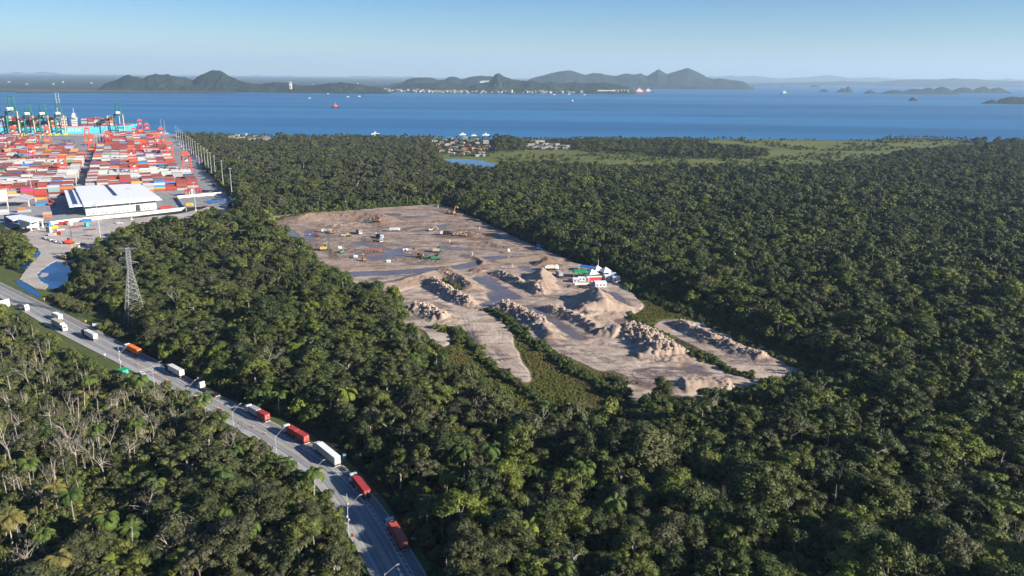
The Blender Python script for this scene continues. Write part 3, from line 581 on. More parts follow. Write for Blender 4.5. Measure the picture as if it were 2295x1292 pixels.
# ================================================================== WORK SITE: sand, mounds, puddles
SITE = [
 [(605,487),(640,482),(700,480),(850,467),(975,459),(1010,466),(1075,495),(1150,531),(1190,549),(1290,590),(1385,620),(1397,645),(1420,662),(1443,688),(1425,702),(1395,716),(1330,722),(1200,702),(1100,694),(1040,707),(1000,697),(905,692),(890,670),(840,660),(800,668),(745,640),(700,600),(690,560),(650,535),(620,520)],
 [(905,683),(900,712),(912,733),(948,740),(962,760),(975,776),(995,781),(1011,773),(1006,755),(988,738),(1005,736),(1045,722),(1060,700),(1000,685)],
 [(1000,690),(1030,722),(1040,745),(1075,790),(1110,820),(1160,853),(1180,864),(1196,856),(1190,838),(1172,815),(1148,775),(1152,765),(1138,735),(1122,715),(1092,692)],
 [(1108,690),(1150,713),(1175,745),(1200,772),(1232,780),(1250,795),(1300,815),(1335,832),(1370,832),(1410,850),(1398,880),(1408,895),(1450,900),(1500,884),(1530,890),(1600,888),(1640,883),(1700,866),(1735,860),(1690,846),(1640,826),(1580,800),(1530,778),(1480,750),(1440,727),(1400,700),(1330,700)],
 [(1462,730),(1490,717),(1530,718),(1580,728),(1640,750),(1700,775),(1760,803),(1803,828),(1800,846),(1740,860),(1695,845),(1640,818),(1590,795),(1545,772),(1500,752)],
]
RES = .7
gx = np.arange(-262, 178, RES); gy = np.arange(318, 885, RES); GX, GY = np.meshgrid(gx, gy)
wx = GX + 2.2*fbm(GX, GY, 9, 71, 3); wy = GY + 2.2*fbm(GX, GY, 9, 72, 3)
mask = np.zeros(GX.shape, bool)
for poly in SITE: mask |= inpoly(wx, wy, W(poly))
def blur(a, k):
    for ax in (0, 1):
        for _ in range(2):
            c = np.cumsum(np.insert(a, 0, 0, axis=ax), axis=ax); n_ = a.shape[ax]
            hi = np.minimum(np.arange(n_)+k+1, n_); lo = np.maximum(np.arange(n_)-k, 0)
            a = (np.take(c, hi, ax) - np.take(c, lo, ax)) / (2*k+1)
    return a
mb_ = blur(mask.astype(float), 4); mwide = blur(mask.astype(float), 11)
ss = lambda t: np.clip(t, 0, 1)**2*(3-2*np.clip(t, 0, 1))
GZ = -.9 + 1.45*ss((mb_-.12)/.45) + .12*fbm(GX, GY, 13, 73, 4) + .42*fbm(GX, GY, 55, 74, 3)*ss(mwide*2-1)
GZ += .30*fbm(GX, GY, 3.6, 75, 3)*ss(mwide*2-1)
def seg_dist(line):
    best = np.full(GX.shape, 1e9); al = np.zeros(GX.shape); tot = 0; w_ = line
    L_ = [math.dist(w_[i], w_[i+1]) for i in range(len(w_)-1)]; T = sum(L_) or 1
    for i in range(len(w_)-1):
        (ax, ay), (bx, by) = w_[i], w_[i+1]; dx, dy = bx-ax, by-ay; q = dx*dx+dy*dy or 1
        t = np.clip(((GX-ax)*dx+(GY-ay)*dy)/q, 0, 1); d = np.hypot(GX-ax-t*dx, GY-ay-t*dy); m = d < best
        best = np.where(m, d, best); al = np.where(m, (tot+t*L_[i])/T, al); tot += L_[i]
    return best, al
brown = .42*ss((GY-470)/140)+.12*fbm(GX, GY, 45, 76, 3); grass_a = np.zeros(GX.shape)
def mound(line, w_, h, lump=0.0, br=0.0, ends=.12, pw=1.0, sd_=0, lscale=3.2, flat=0.):
    global GZ, brown
    d, al = seg_dist(W(line)); near_ = d < w_*1.8
    dn = d + 1.1*fbm(GX, GY, 7, 80+sd_, 3)*min(1, w_/6)
    e = ss(np.minimum(al, 1-al)/ends*.8+.35) if len(line) > 1 else 1
    prof = np.clip(1-dn/w_, 0, 1)
    if flat: prof = np.minimum(prof, 1-flat)/(1-flat)
    z = .85*h*e*prof**pw
    if lump:
        wl = worley(GX, GY, lscale, 90+sd_); wl2 = worley(GX+9, GY+4, lscale*.45, 95+sd_)
        z = z*(1-lump) + np.minimum(z*1.3, h)*lump*np.clip(1.15-wl*1.25, 0, 1)*1.15 + lump*.35*(np.clip(.6-wl2, 0, 1))*(prof > .08)
    else: z = z*(1+.22*fbm(GX, GY, 6, 84+sd_, 4)) - np.minimum(prof*4, 1)*np.abs(fbm(GX, GY, 3.4, 88+sd_, 3))*min(.9, h*.12)
    GZ = np.where(near_, GZ + np.clip(z, 0, None), GZ); brown = np.where(near_ & (prof > 0), brown*(1-np.minimum(prof*3, 1)) + (.40+.60*br)*np.minimum(prof*3, 1), brown)
mound([(962,634),(1000,658),(1035,678),(1070,690)], 8.5, 6.0, .55, .1, sd_=1)
mound([(850,652),(900,640),(960,622),(1000,612)], 13, 4.2, 0, .3, sd_=2, pw=.8)
mound([(1000,612),(1035,632),(1062,655)], 9, 5.0, .15, .35, sd_=3)
mound([(922,692),(955,700),(1000,722)], 10, 5.0, .65, .12, sd_=4)
mound([(1119,688),(1150,700),(1185,716),(1222,738)], 10, 5.4, .7, .05, sd_=5)
mound([(1215,738),(1240,765)], 7, 3.6, .1, 0, sd_=6)
mound([(1220,694),(1262,705),(1300,722),(1345,745)], 7.5, 4.6, .3, .12, sd_=7)
mound([(1330,672),(1345,690),(1358,706)], 21, 11.5, 0, .05, sd_=8, pw=1.05)
mound([(1296,700),(1330,716)], 8, 3, .4, .1, sd_=9)
mound([(1112,614),(1150,630),(1168,640)], 7, 4.6, .35, .15, sd_=10)
mound([(1170,640),(1200,652),(1218,664)], 7.5, 3.6, .6, .15, sd_=11)
mound([(1215,618),(1212,640),(1222,655)], 11, 7.5, .1, .1, sd_=12)
mound([(1222,593),(1232,597)], 13, 6.5, .1, .95, sd_=13)
mound([(1400,742),(1450,765),(1505,803)], 14, 6.2, .7, .05, sd_=14, flat=.25)
mound([(1345,748),(1385,757)], 8, 4.2, .3, .1, sd_=15)
mound([(1425,805),(1465,800)], 7, 3, .4, .1, sd_=30)
mound([(1516,727),(1560,748),(1606,771)], 8, 4.8, .35, .1, sd_=16)
mound([(1616,772),(1660,791),(1716,808)], 8, 4.4, .35, .1, sd_=17)
mound([(1520,872),(1580,868),(1642,874)], 9, 5.2, .15, 0, sd_=18, flat=.3)
mound([(650,497),(700,489),(760,487),(815,489),(850,493),(868,507)], 19, 6.0, 0, .55, sd_=19, ends=.2, flat=.2)
mound([(720,507),(760,512),(800,502)], 12, 2.6, .5, .5, sd_=20, lscale=7)
mound([(1012,530),(1045,526),(1075,534)], 18, 2.8, .3, .95, sd_=21, lscale=6)
mound([(1100,590),(1150,584),(1210,578),(1262,588)], 9, 1.7, .1, .2, sd_=22)
mound([(770,606),(870,601),(960,598),(1060,590)], 7, 1.2, .1, .3, sd_=23)
mound([(1010,548),(1060,550),(1100,552)], 8, 1.8, .3, .6, sd_=24, lscale=5)
mound([(690,545),(740,560),(760,580)], 8, 1.6, .4, .6, sd_=40, lscale=4)
mound([(1090,545),(1120,556),(1150,560)], 7, 1.8, .4, .7, sd_=41, lscale=4)
mound([(900,505),(950,500),(1000,498)], 9, 1.5, .5, .7, sd_=42, lscale=5)
mound([(820,540),(850,548)], 6, 1.2, .5, .6, sd_=43, lscale=4)
mound([(1040,575),(1070,583),(1085,596)], 6, 2.4, .4, .4, sd_=44, lscale=4)
mound([(1060,608),(1085,612)], 6, 2.6, .3, .3, sd_=45)
mound([(870,586),(930,582),(990,590)], 5, 1.0, .6, .4, sd_=46, lscale=3)
mound([(1135,708),(1110,700)], 4, 1.2, .3, .1, sd_=47)
mound([(610,492),(640,490)], 10, 2.4, .2, .2, sd_=25)
mound([(905,517),(950,514),(985,513)], 10, 1.2, .4, .7, sd_=26, lscale=5)
mound([(1275,645),(1305,648)], 5, 1.6, .3, .3, sd_=27)
mound([(985,472),(1015,480)], 9, 2.4, .2, .5, sd_=28)
mound([(840,665),(880,668),(905,672)], 6, 1.6, .3, .3, sd_=29)
mound([(1385,700),(1420,704)], 5, 1.4, .3, .2, sd_=31)
mound([(1400,855),(1470,872),(1500,878)], 5, .9, .2, .6, sd_=32)
def channel(line, w_, dep, br=.4):
    global GZ, brown
    d, al = seg_dist(W(line)); dn = d + 1.6*fbm(GX, GY, 8, 120+len(line), 3); p = ss(1.4*(1-dn/w_)); GZ = GZ*(1-p) + (GZ.clip(None, .5)-dep)*p; brown = np.maximum(brown, p*br)
channel([(690,606),(775,616),(870,613),(960,606),(1020,600),(1060,592)], 9, 1.0, .8); channel([(645,489),(700,484),(770,479),(812,478)], 7, 1.2, .6)
channel([(700,600),(740,640),(790,650)], 14, .9); channel([(640,520),(660,540)], 9, 1.); channel([(865,482),(885,482)], 9, .8, .8); channel([(915,488),(945,486)], 9, .35, .3)
channel([(1085,579),(1135,577)], 6, .8, .5); channel([(690,520),(700,530)], 8, .3); channel([(800,545),(830,552),(860,560)], 9, .3, .5); channel([(840,580),(880,570),(900,560)], 10, .34, .4)
channel([(1080,625),(1110,645),(1150,668)], 9, .42, .3); channel([(1105,660),(1120,680),(1085,685)], 9, .42, .3); channel([(1195,695),(1225,710),(1270,742),(1300,760)], 7, .3, .2)
channel([(1370,660),(1400,685)], 9, .33, .2); channel([(1390,722),(1420,735)], 8, .25, .2); channel([(1045,750),(1065,775)], 6, .25, .2); channel([(1540,820),(1580,840)], 7, .2, .2); channel([(930,520),(1000,505)], 7, .3,.4); channel([(1170,600),(1200,610)], 9, .3,.3); channel([(990,555),(1040,560)], 8, .3, .3)
# wheel tracks: pressed into the sand, damp and dark
wet = np.zeros(GX.shape); rt = np.random.RandomState(9)
flows = [([(1035,700),(1080,770),(1180,855)],14,26),([(1130,700),(1280,790),(1400,840),(1600,870)],26,40),([(1500,730),(1650,810),(1780,840)],14,26),([(1000,690),(1150,688),(1270,665),(1300,640),(1240,600)],12,26),([(880,665),(1000,700),(1100,695)],10,16),
 ([(1100,620),(1200,690),(1280,740)],14,18),([(700,520),(830,560),(1000,560),(1150,570)],55,60),([(720,560),(780,590),(900,590)],40,30),([(880,520),(1020,505),(1100,530)],30,26),([(640,500),(760,540),(900,540)],30,26),([(900,700),(960,750),(1000,775)],8,12),([(1190,560),(1260,600),(1290,640)],10,14)]
for line, spread, cnt in flows:
    base = W(line); pts_ = []
    for i in range(len(base)-1):
        for j in range(14): pts_.append(np.array(base[i])*(1-j/14)+np.array(base[i+1])*j/14)
    pts_ = np.array(pts_); dr = np.gradient(pts_, axis=0); nr = np.stack([-dr[:, 1], dr[:, 0]], 1); nr /= np.linalg.norm(nr, axis=1)[:, None]
    for c in range(int(cnt*.62)):
        s0, s1 = sorted(rt.randint(0, len(pts_), 2)); 
        if s1-s0 < 6: s1 = min(len(pts_), s0+10)
        off = rt.normal()*spread*.45; k_ = rt.uniform(.5, 1); seg_ = pts_[s0:s1] + nr[s0:s1]*(off + spread*.15*np.sin(np.linspace(0, rt.uniform(1, 5), s1-s0)+rt.uniform(0, 6)))[:, None]
        for side in (-1.05, 1.05):
            sg = seg_ + nr[s0:s1]*side
            for a_, b_ in zip(sg, sg[1:]):
                m_ = max(2, int(np.hypot(*(b_-a_))/.6)); t_ = np.linspace(0, 1, m_)[:, None]; q = a_*(1-t_)+b_*t_
                ix = ((q[:, 0]-gx[0])/RES).round().astype(int); iy = ((q[:, 1]-gy[0])/RES).round().astype(int); ok = (ix >= 0) & (ix < len(gx)) & (iy >= 0) & (iy < len(gy)); wet[iy[ok], ix[ok]] = np.maximum(wet[iy[ok], ix[ok]], k_)
GZ = GZ - .14*wet + .03*blur(wet, 1)
WL = .23
keep_c = blur(mask.astype(float), 2) > .02
idx = np.arange(GX.size).reshape(GX.shape); Q = np.stack([idx[:-1, :-1], idx[:-1, 1:], idx[1:, 1:], idx[1:, :-1]], -1).reshape(-1, 4)
Qk = Q[keep_c.ravel()[Q].any(1)]
used = np.unique(Qk); remap = np.full(GX.size, -1); remap[used] = np.arange(len(used))
me = mesh_quads('sand', np.stack([GX.ravel()[used], GY.ravel()[used], GZ.ravel()[used]], -1), remap[Qk], None, smooth=True)
at = me.attributes.new('soil', 'FLOAT_VECTOR', 'POINT')
soil = np.stack([np.clip(brown, 0, 1).ravel()[used], np.clip(wet, 0, 1).ravel()[used], used*0.], 1).astype(np.float32); at.data.foreach_set('vector', soil.ravel())
m, nt, b, N, L = _nodes('sand')
a = N('ShaderNodeAttribute'); a.attribute_name = 'soil'; sx = N('ShaderNodeSeparateXYZ'); L(a.outputs['Vector'], sx.inputs[0])
g = N('ShaderNodeNewGeometry'); sp = N('ShaderNodeSeparateXYZ'); L(g.outputs['Position'], sp.inputs[0])
no = N('ShaderNodeTexNoise'); no.inputs['Scale'].default_value = .06; no.inputs['Detail'].default_value = 7; L(g.outputs['Position'], no.inputs['Vector'])
nf = N('ShaderNodeTexNoise'); nf.inputs['Scale'].default_value = 1.4; nf.inputs['Detail'].default_value = 5; L(g.outputs['Position'], nf.inputs['Vector'])
r = N('ShaderNodeValToRGB'); ramp(r, [(.3, (.32,.235,.175)), (.52, (.43,.335,.26)), (.7, (.52,.42,.335))]); L(no.outputs[0], r.inputs[0])
mxb = N('ShaderNodeMix'); mxb.data_type = 'RGBA'; L(sx.outputs[0], mxb.inputs[0]); L(r.outputs[0], mxb.inputs[6]); mxb.inputs[7].default_value = (.15,.09,.06,1)
# dampness: low ground near the water table and in the tracks
mr = N('ShaderNodeMapRange'); mr.inputs[1].default_value = WL+.25; mr.inputs[2].default_value = WL+.02; mr.inputs[3].default_value = 0; mr.inputs[4].default_value = .85; L(sp.outputs[2], mr.inputs[0])
nw = N('ShaderNodeMath'); nw.operation = 'MULTIPLY_ADD'; L(sx.outputs[1], nw.inputs[0]); nw.inputs[1].default_value = .62; L(mr.outputs[0], nw.inputs[2])
n3 = N('ShaderNodeTexNoise'); n3.inputs['Scale'].default_value = .085; n3.inputs['Detail'].default_value = 6; n3.inputs['Roughness'].default_value = .6; n3.inputs['Distortion'].default_value = 1.2
mp3 = N('ShaderNodeMapping'); mp3.inputs['Rotation'].default_value = (0, 0, R_(62)); mp3.inputs['Scale'].default_value = (.45, 1.5, 1); mp3.inputs['Location'].default_value = (31, 7, 0); L(g.outputs['Position'], mp3.inputs[0]); L(mp3.outputs[0], n3.inputs['Vector'])
mr3 = N('ShaderNodeMapRange'); mr3.inputs[1].default_value = .50; mr3.inputs[2].default_value = .60; mr3.inputs[3].default_value = 0; mr3.inputs[4].default_value = .75; L(n3.outputs[0], mr3.inputs[0])
hz_ = N('ShaderNodeMapRange'); hz_.inputs[1].default_value = 2.2; hz_.inputs[2].default_value = 1.0; L(sp.outputs[2], hz_.inputs[0]); m3 = N('ShaderNodeMath'); m3.operation = 'MULTIPLY'; L(mr3.outputs[0], m3.inputs[0]); L(hz_.outputs[0], m3.inputs[1])
ad3 = N('ShaderNodeMath'); ad3.operation = 'ADD'; L(nw.outputs[0], ad3.inputs[0]); L(m3.outputs[0], ad3.inputs[1]); nw = ad3
nn = N('ShaderNodeMath'); nn.operation = 'MULTIPLY'; nn.use_clamp = True; L(nw.outputs[0], nn.inputs[0]); mr2 = N('ShaderNodeMapRange'); mr2.inputs[1].default_value = .3; mr2.inputs[2].default_value = .62; mr2.inputs[3].default_value = .35; mr2.inputs[4].default_value = 1.25; L(nf.outputs[0], mr2.inputs[0]); L(mr2.outputs[0], nn.inputs[1])
mxw = N('ShaderNodeMix'); mxw.data_type = 'RGBA'; L(nn.outputs[0], mxw.inputs[0]); L(mxb.outputs[2], mxw.inputs[6]); mxw.inputs[7].default_value = (.125,.092,.078,1)
L(mxw.outputs[2], b.inputs['Base Color']); rr_ = N('ShaderNodeMapRange'); rr_.inputs[3].default_value = .95; rr_.inputs[4].default_value = .5; L(nn.outputs[0], rr_.inputs[0]); L(rr_.outputs[0], b.inputs['Roughness'])
b.inputs['Specular IOR Level'].default_value = .3
bp = N('ShaderNodeBump'); bp.inputs['Strength'].default_value = .55; bp.inputs['Distance'].default_value = .35; L(nf.outputs[0], bp.inputs['Height']); L(bp.outputs[0], b.inputs['Normal'])
me.materials.append(m); M['sand'] = m
tag(link(bpy.data.objects.new('sand', me)), kind='structure')
# standing water lies in the hollows
cell = (blur(mask.astype(float), 3) > .62); st = 5
cw = cell[::st, ::st]; gx2, gy2 = gx[::st], gy[::st]; i2 = np.arange(cw.size).reshape(cw.shape); Q2 = np.stack([i2[:-1, :-1], i2[:-1, 1:], i2[1:, 1:], i2[1:, :-1]], -1).reshape(-1, 4); Q2 = Q2[cw.ravel()[Q2].all(1)]
A2, B2 = np.meshgrid(gx2, gy2); u2 = np.unique(Q2); rm = np.full(cw.size, -1); rm[u2] = np.arange(len(u2))
tag(link(bpy.data.objects.new('puddle_water', mesh_quads('puddle_water', np.stack([A2.ravel()[u2], B2.ravel()[u2], u2*0+WL], -1), rm[Q2], M['puddle']))), kind='structure')
def sand_z(x, y):
    i = int(round((y-gy[0])/RES)); j = int(round((x-gx[0])/RES))
    return max(float(GZ[i, j]), WL) if 0 <= i < len(gy) and 0 <= j < len(gx) else 0.0
sheet('dirt_path', W([(1188,551),(1230,570),(1290,591),(1312,600),(1305,602),(1262,588),(1210,567),(1184,556)]), .35, M['gravel'], thick=.4, amp=.3, step=5)
# ================================================================== ROAD
RL = [(-60,638),(0,667),(60,704),(139,751),(200,782),(262,813),(320,845),(367,869),(425,901),(481,934),(550,974),(620,1022),(660,1046),(692,1068),(724.5,1104),(757,1156),(786,1207),(812,1252),(834,1295),(856,1345),(880,1400)]
RR = [(-60,606),(0,633.7),(79,672),(130,697),(186,725),(276,772),(330,799),(371.6,819),(425,850),(480,884),(543.5,912),(611,948),(660,974),(706,1001),(750,1029),(786,1060),(843,1116),(868.5,1153),(895,1192),(917,1228),(958,1296),(1000,1370),(1020,1405)]
def resample(pts, n):
    p = np.array(pts); d = np.r_[0, np.cumsum(np.hypot(*np.diff(p, axis=0).T))]; t = np.linspace(0, d[-1], n)
    q = np.stack([np.interp(t, d, p[:, 0]), np.interp(t, d, p[:, 1])], 1)
    k = np.array([1, 2, 3, 2, 1])/9.
    for _ in range(3): q = np.stack([np.convolve(np.pad(q[:, j], 2, 'reflect', reflect_type='odd'), k, 'valid') for j in (0, 1)], 1)
    return q
RR_w = resample(W(RR), 160); RL_w = resample(W(RL), 160)
# match stations on both edges by nearest normal
cl = (RR_w + RL_w)/2
for _ in range(3):
    tg = np.gradient(cl, axis=0); tg /= np.linalg.norm(tg, axis=1)[:, None]; nr_ = np.stack([tg[:, 1], -tg[:, 0]], 1)
def side_off(edge, i):
    d = edge - cl[i]; al = np.abs(d @ tg[i]); j = np.argsort(al)[:2]; return float(np.mean(d[j] @ nr_[i]))
offR = np.array([side_off(RR_w, i) for i in range(160)]); offL = np.array([side_off(RL_w, i) for i in range(160)])
ks = np.ones(9)/9; offR = np.convolve(np.pad(offR, 4, 'edge'), ks, 'valid'); offL = np.convolve(np.pad(offL, 4, 'edge'), ks, 'valid')
print('ROADW', (offL-offR)[::20].round(1))
def rp(i, f):
    """point at station i (float), fraction f from the right-hand (far) verge 1 to the near verge 0"""
    i = min(max(i, 0), 158.999); a = int(i); t = i-a
    c = cl[a]*(1-t)+cl[a+1]*t; nn = nr_[a]*(1-t)+nr_[a+1]*t; o = (offL[a]*(1-f)+offR[a]*f)*(1-t)+(offL[a+1]*(1-f)+offR[a+1]*f)*t
    return c + nn*o
def ribbon(name, f0, f1, z, m, i0=0, i1=158.9, step=1.0, kind='structure', thick=0):
    mbb = MB(); ii = np.arange(i0, i1, step); a = [rp(i, f0) for i in ii]; b_ = [rp(i, f1) for i in ii]; n = len(ii)
    mbb.v = [(p[0], p[1], z) for p in a] + [(p[0], p[1], z) for p in b_]; mbb.f = [(i, i+1, n+i+1, n+i) for i in range(n-1)]
    P = [Vector(mbb.v[k]) for k in mbb.f[0]]
    if (P[1]-P[0]).cross(P[2]-P[0]).z < 0: mbb.f = [q[::-1] for q in mbb.f]
    if thick:
        k = len(mbb.v); mbb.v += [(x, y, z-thick) for x, y, _ in mbb.v]; mbb.f += [(i, k+i, k+i+1, i+1) for i in range(n-1)] + [(n+i, n+i+1, k+n+i+1, k+n+i) for i in range(n-1)]
    mbb.m = [0]*len(mbb.f); return tag(mbb.build(name, m), kind=kind)
RZ = .30
ribbon('road_shoulder', -.015, 1.015, RZ, M['shoulder'], thick=.4)
ribbon('road', .135, .715, RZ+.03, M['asphalt']); 
M['lane2'] = ground_mat('parking_lane', [(.3,(.20,.19,.185)),(.7,(.26,.245,.235))], .05, rough=.88, scale2=1.6, bump=.15)
ribbon('parking_lane', .715, .97, RZ+.03, M['lane2'])
def stat(px, py):
    q = np.array(un(px, py)); return float(np.argmin(np.hypot(*(cl-q).T)))
for f_ in (.20, .29, .49, .60): ribbon('road_wear', f_, f_+.05, RZ+.045, M['worn'])
mk = MB()
def line_mark(f, w_, i0, i1, dash=None, step=.5):
    i = i0; on = True
    while i < i1:
        j = min(i+step, i1); a, b_ = rp(i, f), rp(j, f); d = (b_-a); L_ = math.hypot(*d)
        nn = np.array([-d[1], d[0]])/(L_ or 1)*w_/2
        if dash is None or (i % dash[0]) < dash[1]:
            mk.quad(*[(p[0], p[1], RZ+.06) for p in (a+nn, a-nn, b_-nn, b_+nn)])
        i = j
line_mark(.15, .22, 0, 158); line_mark(.70, .2, 0, 158); tag(mk.build('road_marking', M['paint_white']), kind='structure')
mk = MB(); line_mark(.405, .16, 0, 158); line_mark(.43, .16, 0, 158); tag(mk.build('road_marking', M['paint_yellow']), kind='structure')
mk = MB(); line_mark(.775, .14, 58, 158)
i = 60.
while i < 158:
    a, b_ = rp(i, .705), rp(i+.35, .772); d = (b_-a); L_ = math.hypot(*d); nn = np.array([-d[1], d[0]])/L_*.15; mk.quad(*[(p[0], p[1], RZ+.06) for p in (a+nn, b_+nn, b_-nn, a-nn)]); i += .95
i0c = stat(355, 820)
for f0 in np.arange(.2, .95, .055):
    a, b_ = rp(i0c-.6, f0), rp(i0c+.9, f0); nn = (rp(i0c, f0+.022)-rp(i0c, f0)); mk.quad(*[(p[0], p[1], RZ+.065) for p in (a, b_, b_+nn, a+nn)])
a, b_ = rp(i0c+2.2, .18), rp(i0c+2.2, .98); d = (b_-a); nn = np.array([-d[1], d[0]])/math.hypot(*d)*.2; mk.quad(*[(p[0], p[1], RZ+.065) for p in (a+nn, b_+nn, b_-nn, a-nn)])
tag(mk.build('road_marking', M['paint_white']), kind='structure')
# ================================================================== TRUCKS
TZ = RZ+.04
def wheel(parent, x, y, r=.5, wd=.3, z=None):
    mb = MB(); mb.cyl((x, y, r if z is None else z), (0, 1, 0), r, wd, 14); w_ = mb.build('wheel', M['tyre'], parent)
    s = 1 if y > 0 else -1; m2 = MB(); m2.cyl((x, y+s*wd*.46, r), (0, 1, 0), r*.52, .06, 10); m2.build('rim', M['steel'], w_); return w_
def ribs_box(mb, x0, x1, y0, y1, z0, z1, n=26, d=.04):
    mb.box(x0, y0+d, z0, x1, y1-d, z1)
    for k in range(n):
        a = x0 + (x1-x0)*(k+.2)/n; b_ = x0+(x1-x0)*(k+.7)/n; mb.box(a, y0, z0+.12, b_, y0+d, z1-.12); mb.box(a, y1-d, z0+.12, b_, y1, z1-.12)
    for yy in (y0, y1-d):
        mb.box(x0, yy-.012, z0, x1, yy+d+.012, z0+.115); mb.box(x0, yy-.012, z1-.115, x1, yy+d+.012, z1+.004)
def tractor(t, fx, col, dark_cab=False, high=True):
    """cab whose nose is at x = fx"""
    m = M['dark'] if dark_cab else M['white']
    mb = MB(); h = 3.65 if high else 3.0
    mb.prism([(fx-2.15, .95), (fx-.06, .95), (fx, 1.3), (fx-.02, 1.9), (fx-.3, h-.55), (fx-.75, h-.1), (fx-1.9, h), (fx-2.15, h-.05)], -1.22, 1.22); cab = mb.build('cab', m, t)
    g_ = MB(); g_.quad((fx+.0, -1.05, 1.92), (fx+.0, 1.05, 1.92), (fx-.27, 1.05, h-.72), (fx-.27, -1.05, h-.72)); g_.box(fx-1.35, -1.235, 1.9, fx-.55, -1.222, 2.6); g_.box(fx-1.35, 1.222, 1.9, fx-.55, 1.235, 2.6); g_.build('windshield', M['glass'], cab)
    b_ = MB(); b_.box(fx-.5, -1.24, .35, fx+.04, 1.24, .93); b_.build('bumper', M['white'] if not dark_cab else M['grey'], t)
    mi = MB(); 
    for s in (-1, 1): mi.box(fx-.35, s*1.38-.1, 1.9, fx-.2, s*1.38+.1, 2.6)
    mi.build('mirror', M['dark'], cab)
    c = MB(); c.box(fx-6.2, -.42, .75, fx-2.1, .42, 1.0); c.cyl((fx-3.1, -.95, .75), (1, 0, 0), .3, 1.2, 10); c.cyl((fx-3.1, .95, .75), (1, 0, 0), .3, 1.2, 10); c.build('chassis', M['dark'], t)
    for x in (fx-1.35, fx-4.4, fx-5.55):
        for s in (-1, 1): wheel(t, x, s*1.02, .5, .32 if x > fx-2 else .5)
def trailer(t, L_, m=None, split=False, axles=3, x0=0.):
    c = MB()
    for s in (-.5, .5): c.box(x0, s-.08, 1.0, x0+L_, s+.08, 1.25)
    for k in range(int(L_/1.4)+1): c.box(x0+k*1.4, -1.2, 1.1, x0+k*1.4+.16, 1.2, 1.22)
    c.box(x0, -1.22, 1.05, x0+.14, 1.22, 1.27)
    c.build('trailer_frame', m or M['dark'], t)
    b_ = MB(); b_.box(x0-.05, -1.15, .55, x0+.03, 1.15, .72); b_.build('bumper', M['white'], t)
    l_ = MB(); 
    for s in (-1, 1): l_.box(x0-.07, s*.85-.2, .76, x0-.02, s*.85+.2, .92)
    l_.build('tail_light', M['red'], t)
    for k in range(axles):
        for s in (-1, 1): wheel(t, x0+1.2+k*1.25, s*1.0, .5, .5)
TRUCKS = []
def place_truck(t, rear_px, flip=False, f=None):
    """rear (or nose for oncoming) centre on the road at a photo point"""
    q = np.array(un(*rear_px, TZ)); i = int(np.argmin(np.hypot(*(cl-q).T))); i = min(max(i, 2), 157)
    hd = cl[i-2]-cl[i+1]
    a = math.atan2(hd[1], hd[0]) + (math.pi if flip else 0); t.location = (q[0], q[1], TZ); t.rotation_euler = (0, 0, a); return q, a
def container(name, L_, col, label, q, a, off, z, group, doors='cream_rods', scale_h=2.6):
    t = thing('shipping_container', label, 'container', (q[0]+off*math.cos(a), q[1]+off*math.sin(a), z), a, group)
    mb = MB(); ribs_box(mb, .06, L_, -1.22, 1.22, 0, scale_h, int(L_*2.1)); mb.build('body', col, t)
    d = MB()
    for s in (-1, 1): d.box(0, min(0, s*1.2)+.02, .1, .055, max(0, s*1.2)-.02, scale_h-.08)
    dr = d.build('door', col, t); r_ = MB()
    for y in (-.95, -.4, .4, .95): r_.tube((-.03, y, .15), (-.03, y, scale_h-.15), .03, n=5)
    r_.box(-.012, -.75, 1.6, -.001, -.3, 1.95); r_.box(-.012, .3, 1.2, -.001, .8, 1.5)
    r_.build('lock_rod', M['lamp_white'], dr); return t
C('red_box', (.47,.085,.06), .55, var=.14, scale=.8); C('red_box2', (.36,.045,.04), .55, var=.14, scale=.8); C('orange_box', (.85,.20,.03), .5, var=.1, scale=.8); C('white_box', (.66,.63,.58), .55, var=.12, scale=.8); C('rust_box', (.30,.06,.05), .6, var=.2, scale=.8); C('tarp', (.45,.42,.36), .7, var=.1, scale=.7)
def container_truck(px, col, clabel, tlabel, dark_cab=False, L_=12.19):
    t = thing('container_truck', tlabel, 'truck', group='trucks queued along the road'); tractor(t, L_+3.6, None, dark_cab); trailer(t, L_+.1)
    q, a = place_truck(t, px); container('shipping_container', L_, col, clabel, q, a, .06, TZ+1.28, 'containers carried on trucks'); return t
container_truck((906.5,1236.5), M['red_box'], 'bright orange red container on the lowest truck in the queue', 'white cab truck carrying an orange red container, nearest of the queue')
container_truck((824.5,1122), M['red_box2'], 'brick red container half in tree shade on a queued truck', 'white cab truck with brick red container half in tree shade')
container_truck((409,847.5), M['white_box'], 'cream white container on a truck with a dark cab', 'dark cab truck carrying a cream container beside the traffic cones', True)
container_truck((314,799.5), M['orange_box'], 'vivid orange container on a truck beside the green booth', 'white cab truck carrying the vivid orange container')
container_truck((215.5,764.5), M['white_box'], 'white container on the truck uphill of the orange one', 'dark cab truck carrying a white container above the orange one', True)
def double_truck(px, colR, colF, labels, tl):
    t = thing('container_truck', tl, 'truck', group='trucks queued along the road'); tractor(t, 16.6, None); trailer(t, 6.6); trailer(t, 6.4, x0=6.9, axles=2)
    q, a = place_truck(t, px); container('c', 6.06, colR, labels[0], q, a, .1, TZ+1.28, 'containers carried on trucks'); container('c', 6.06, colF, labels[1], q, a, 6.95, TZ+1.28, 'containers carried on trucks'); return t
double_truck((688,997), M['red_box2'], M['red_box2'], ('short red container at the back of the double red truck', 'short red container behind the cab of the double red truck'), 'white cab truck hauling two short red containers')
tg_ = double_truck((600.5,948), M['red_box2'], M['trailer_grey'], ('short red container behind the grey one on a queued truck', 'short open grey container next to a white cab'), 'white cab truck hauling a grey and a red container')
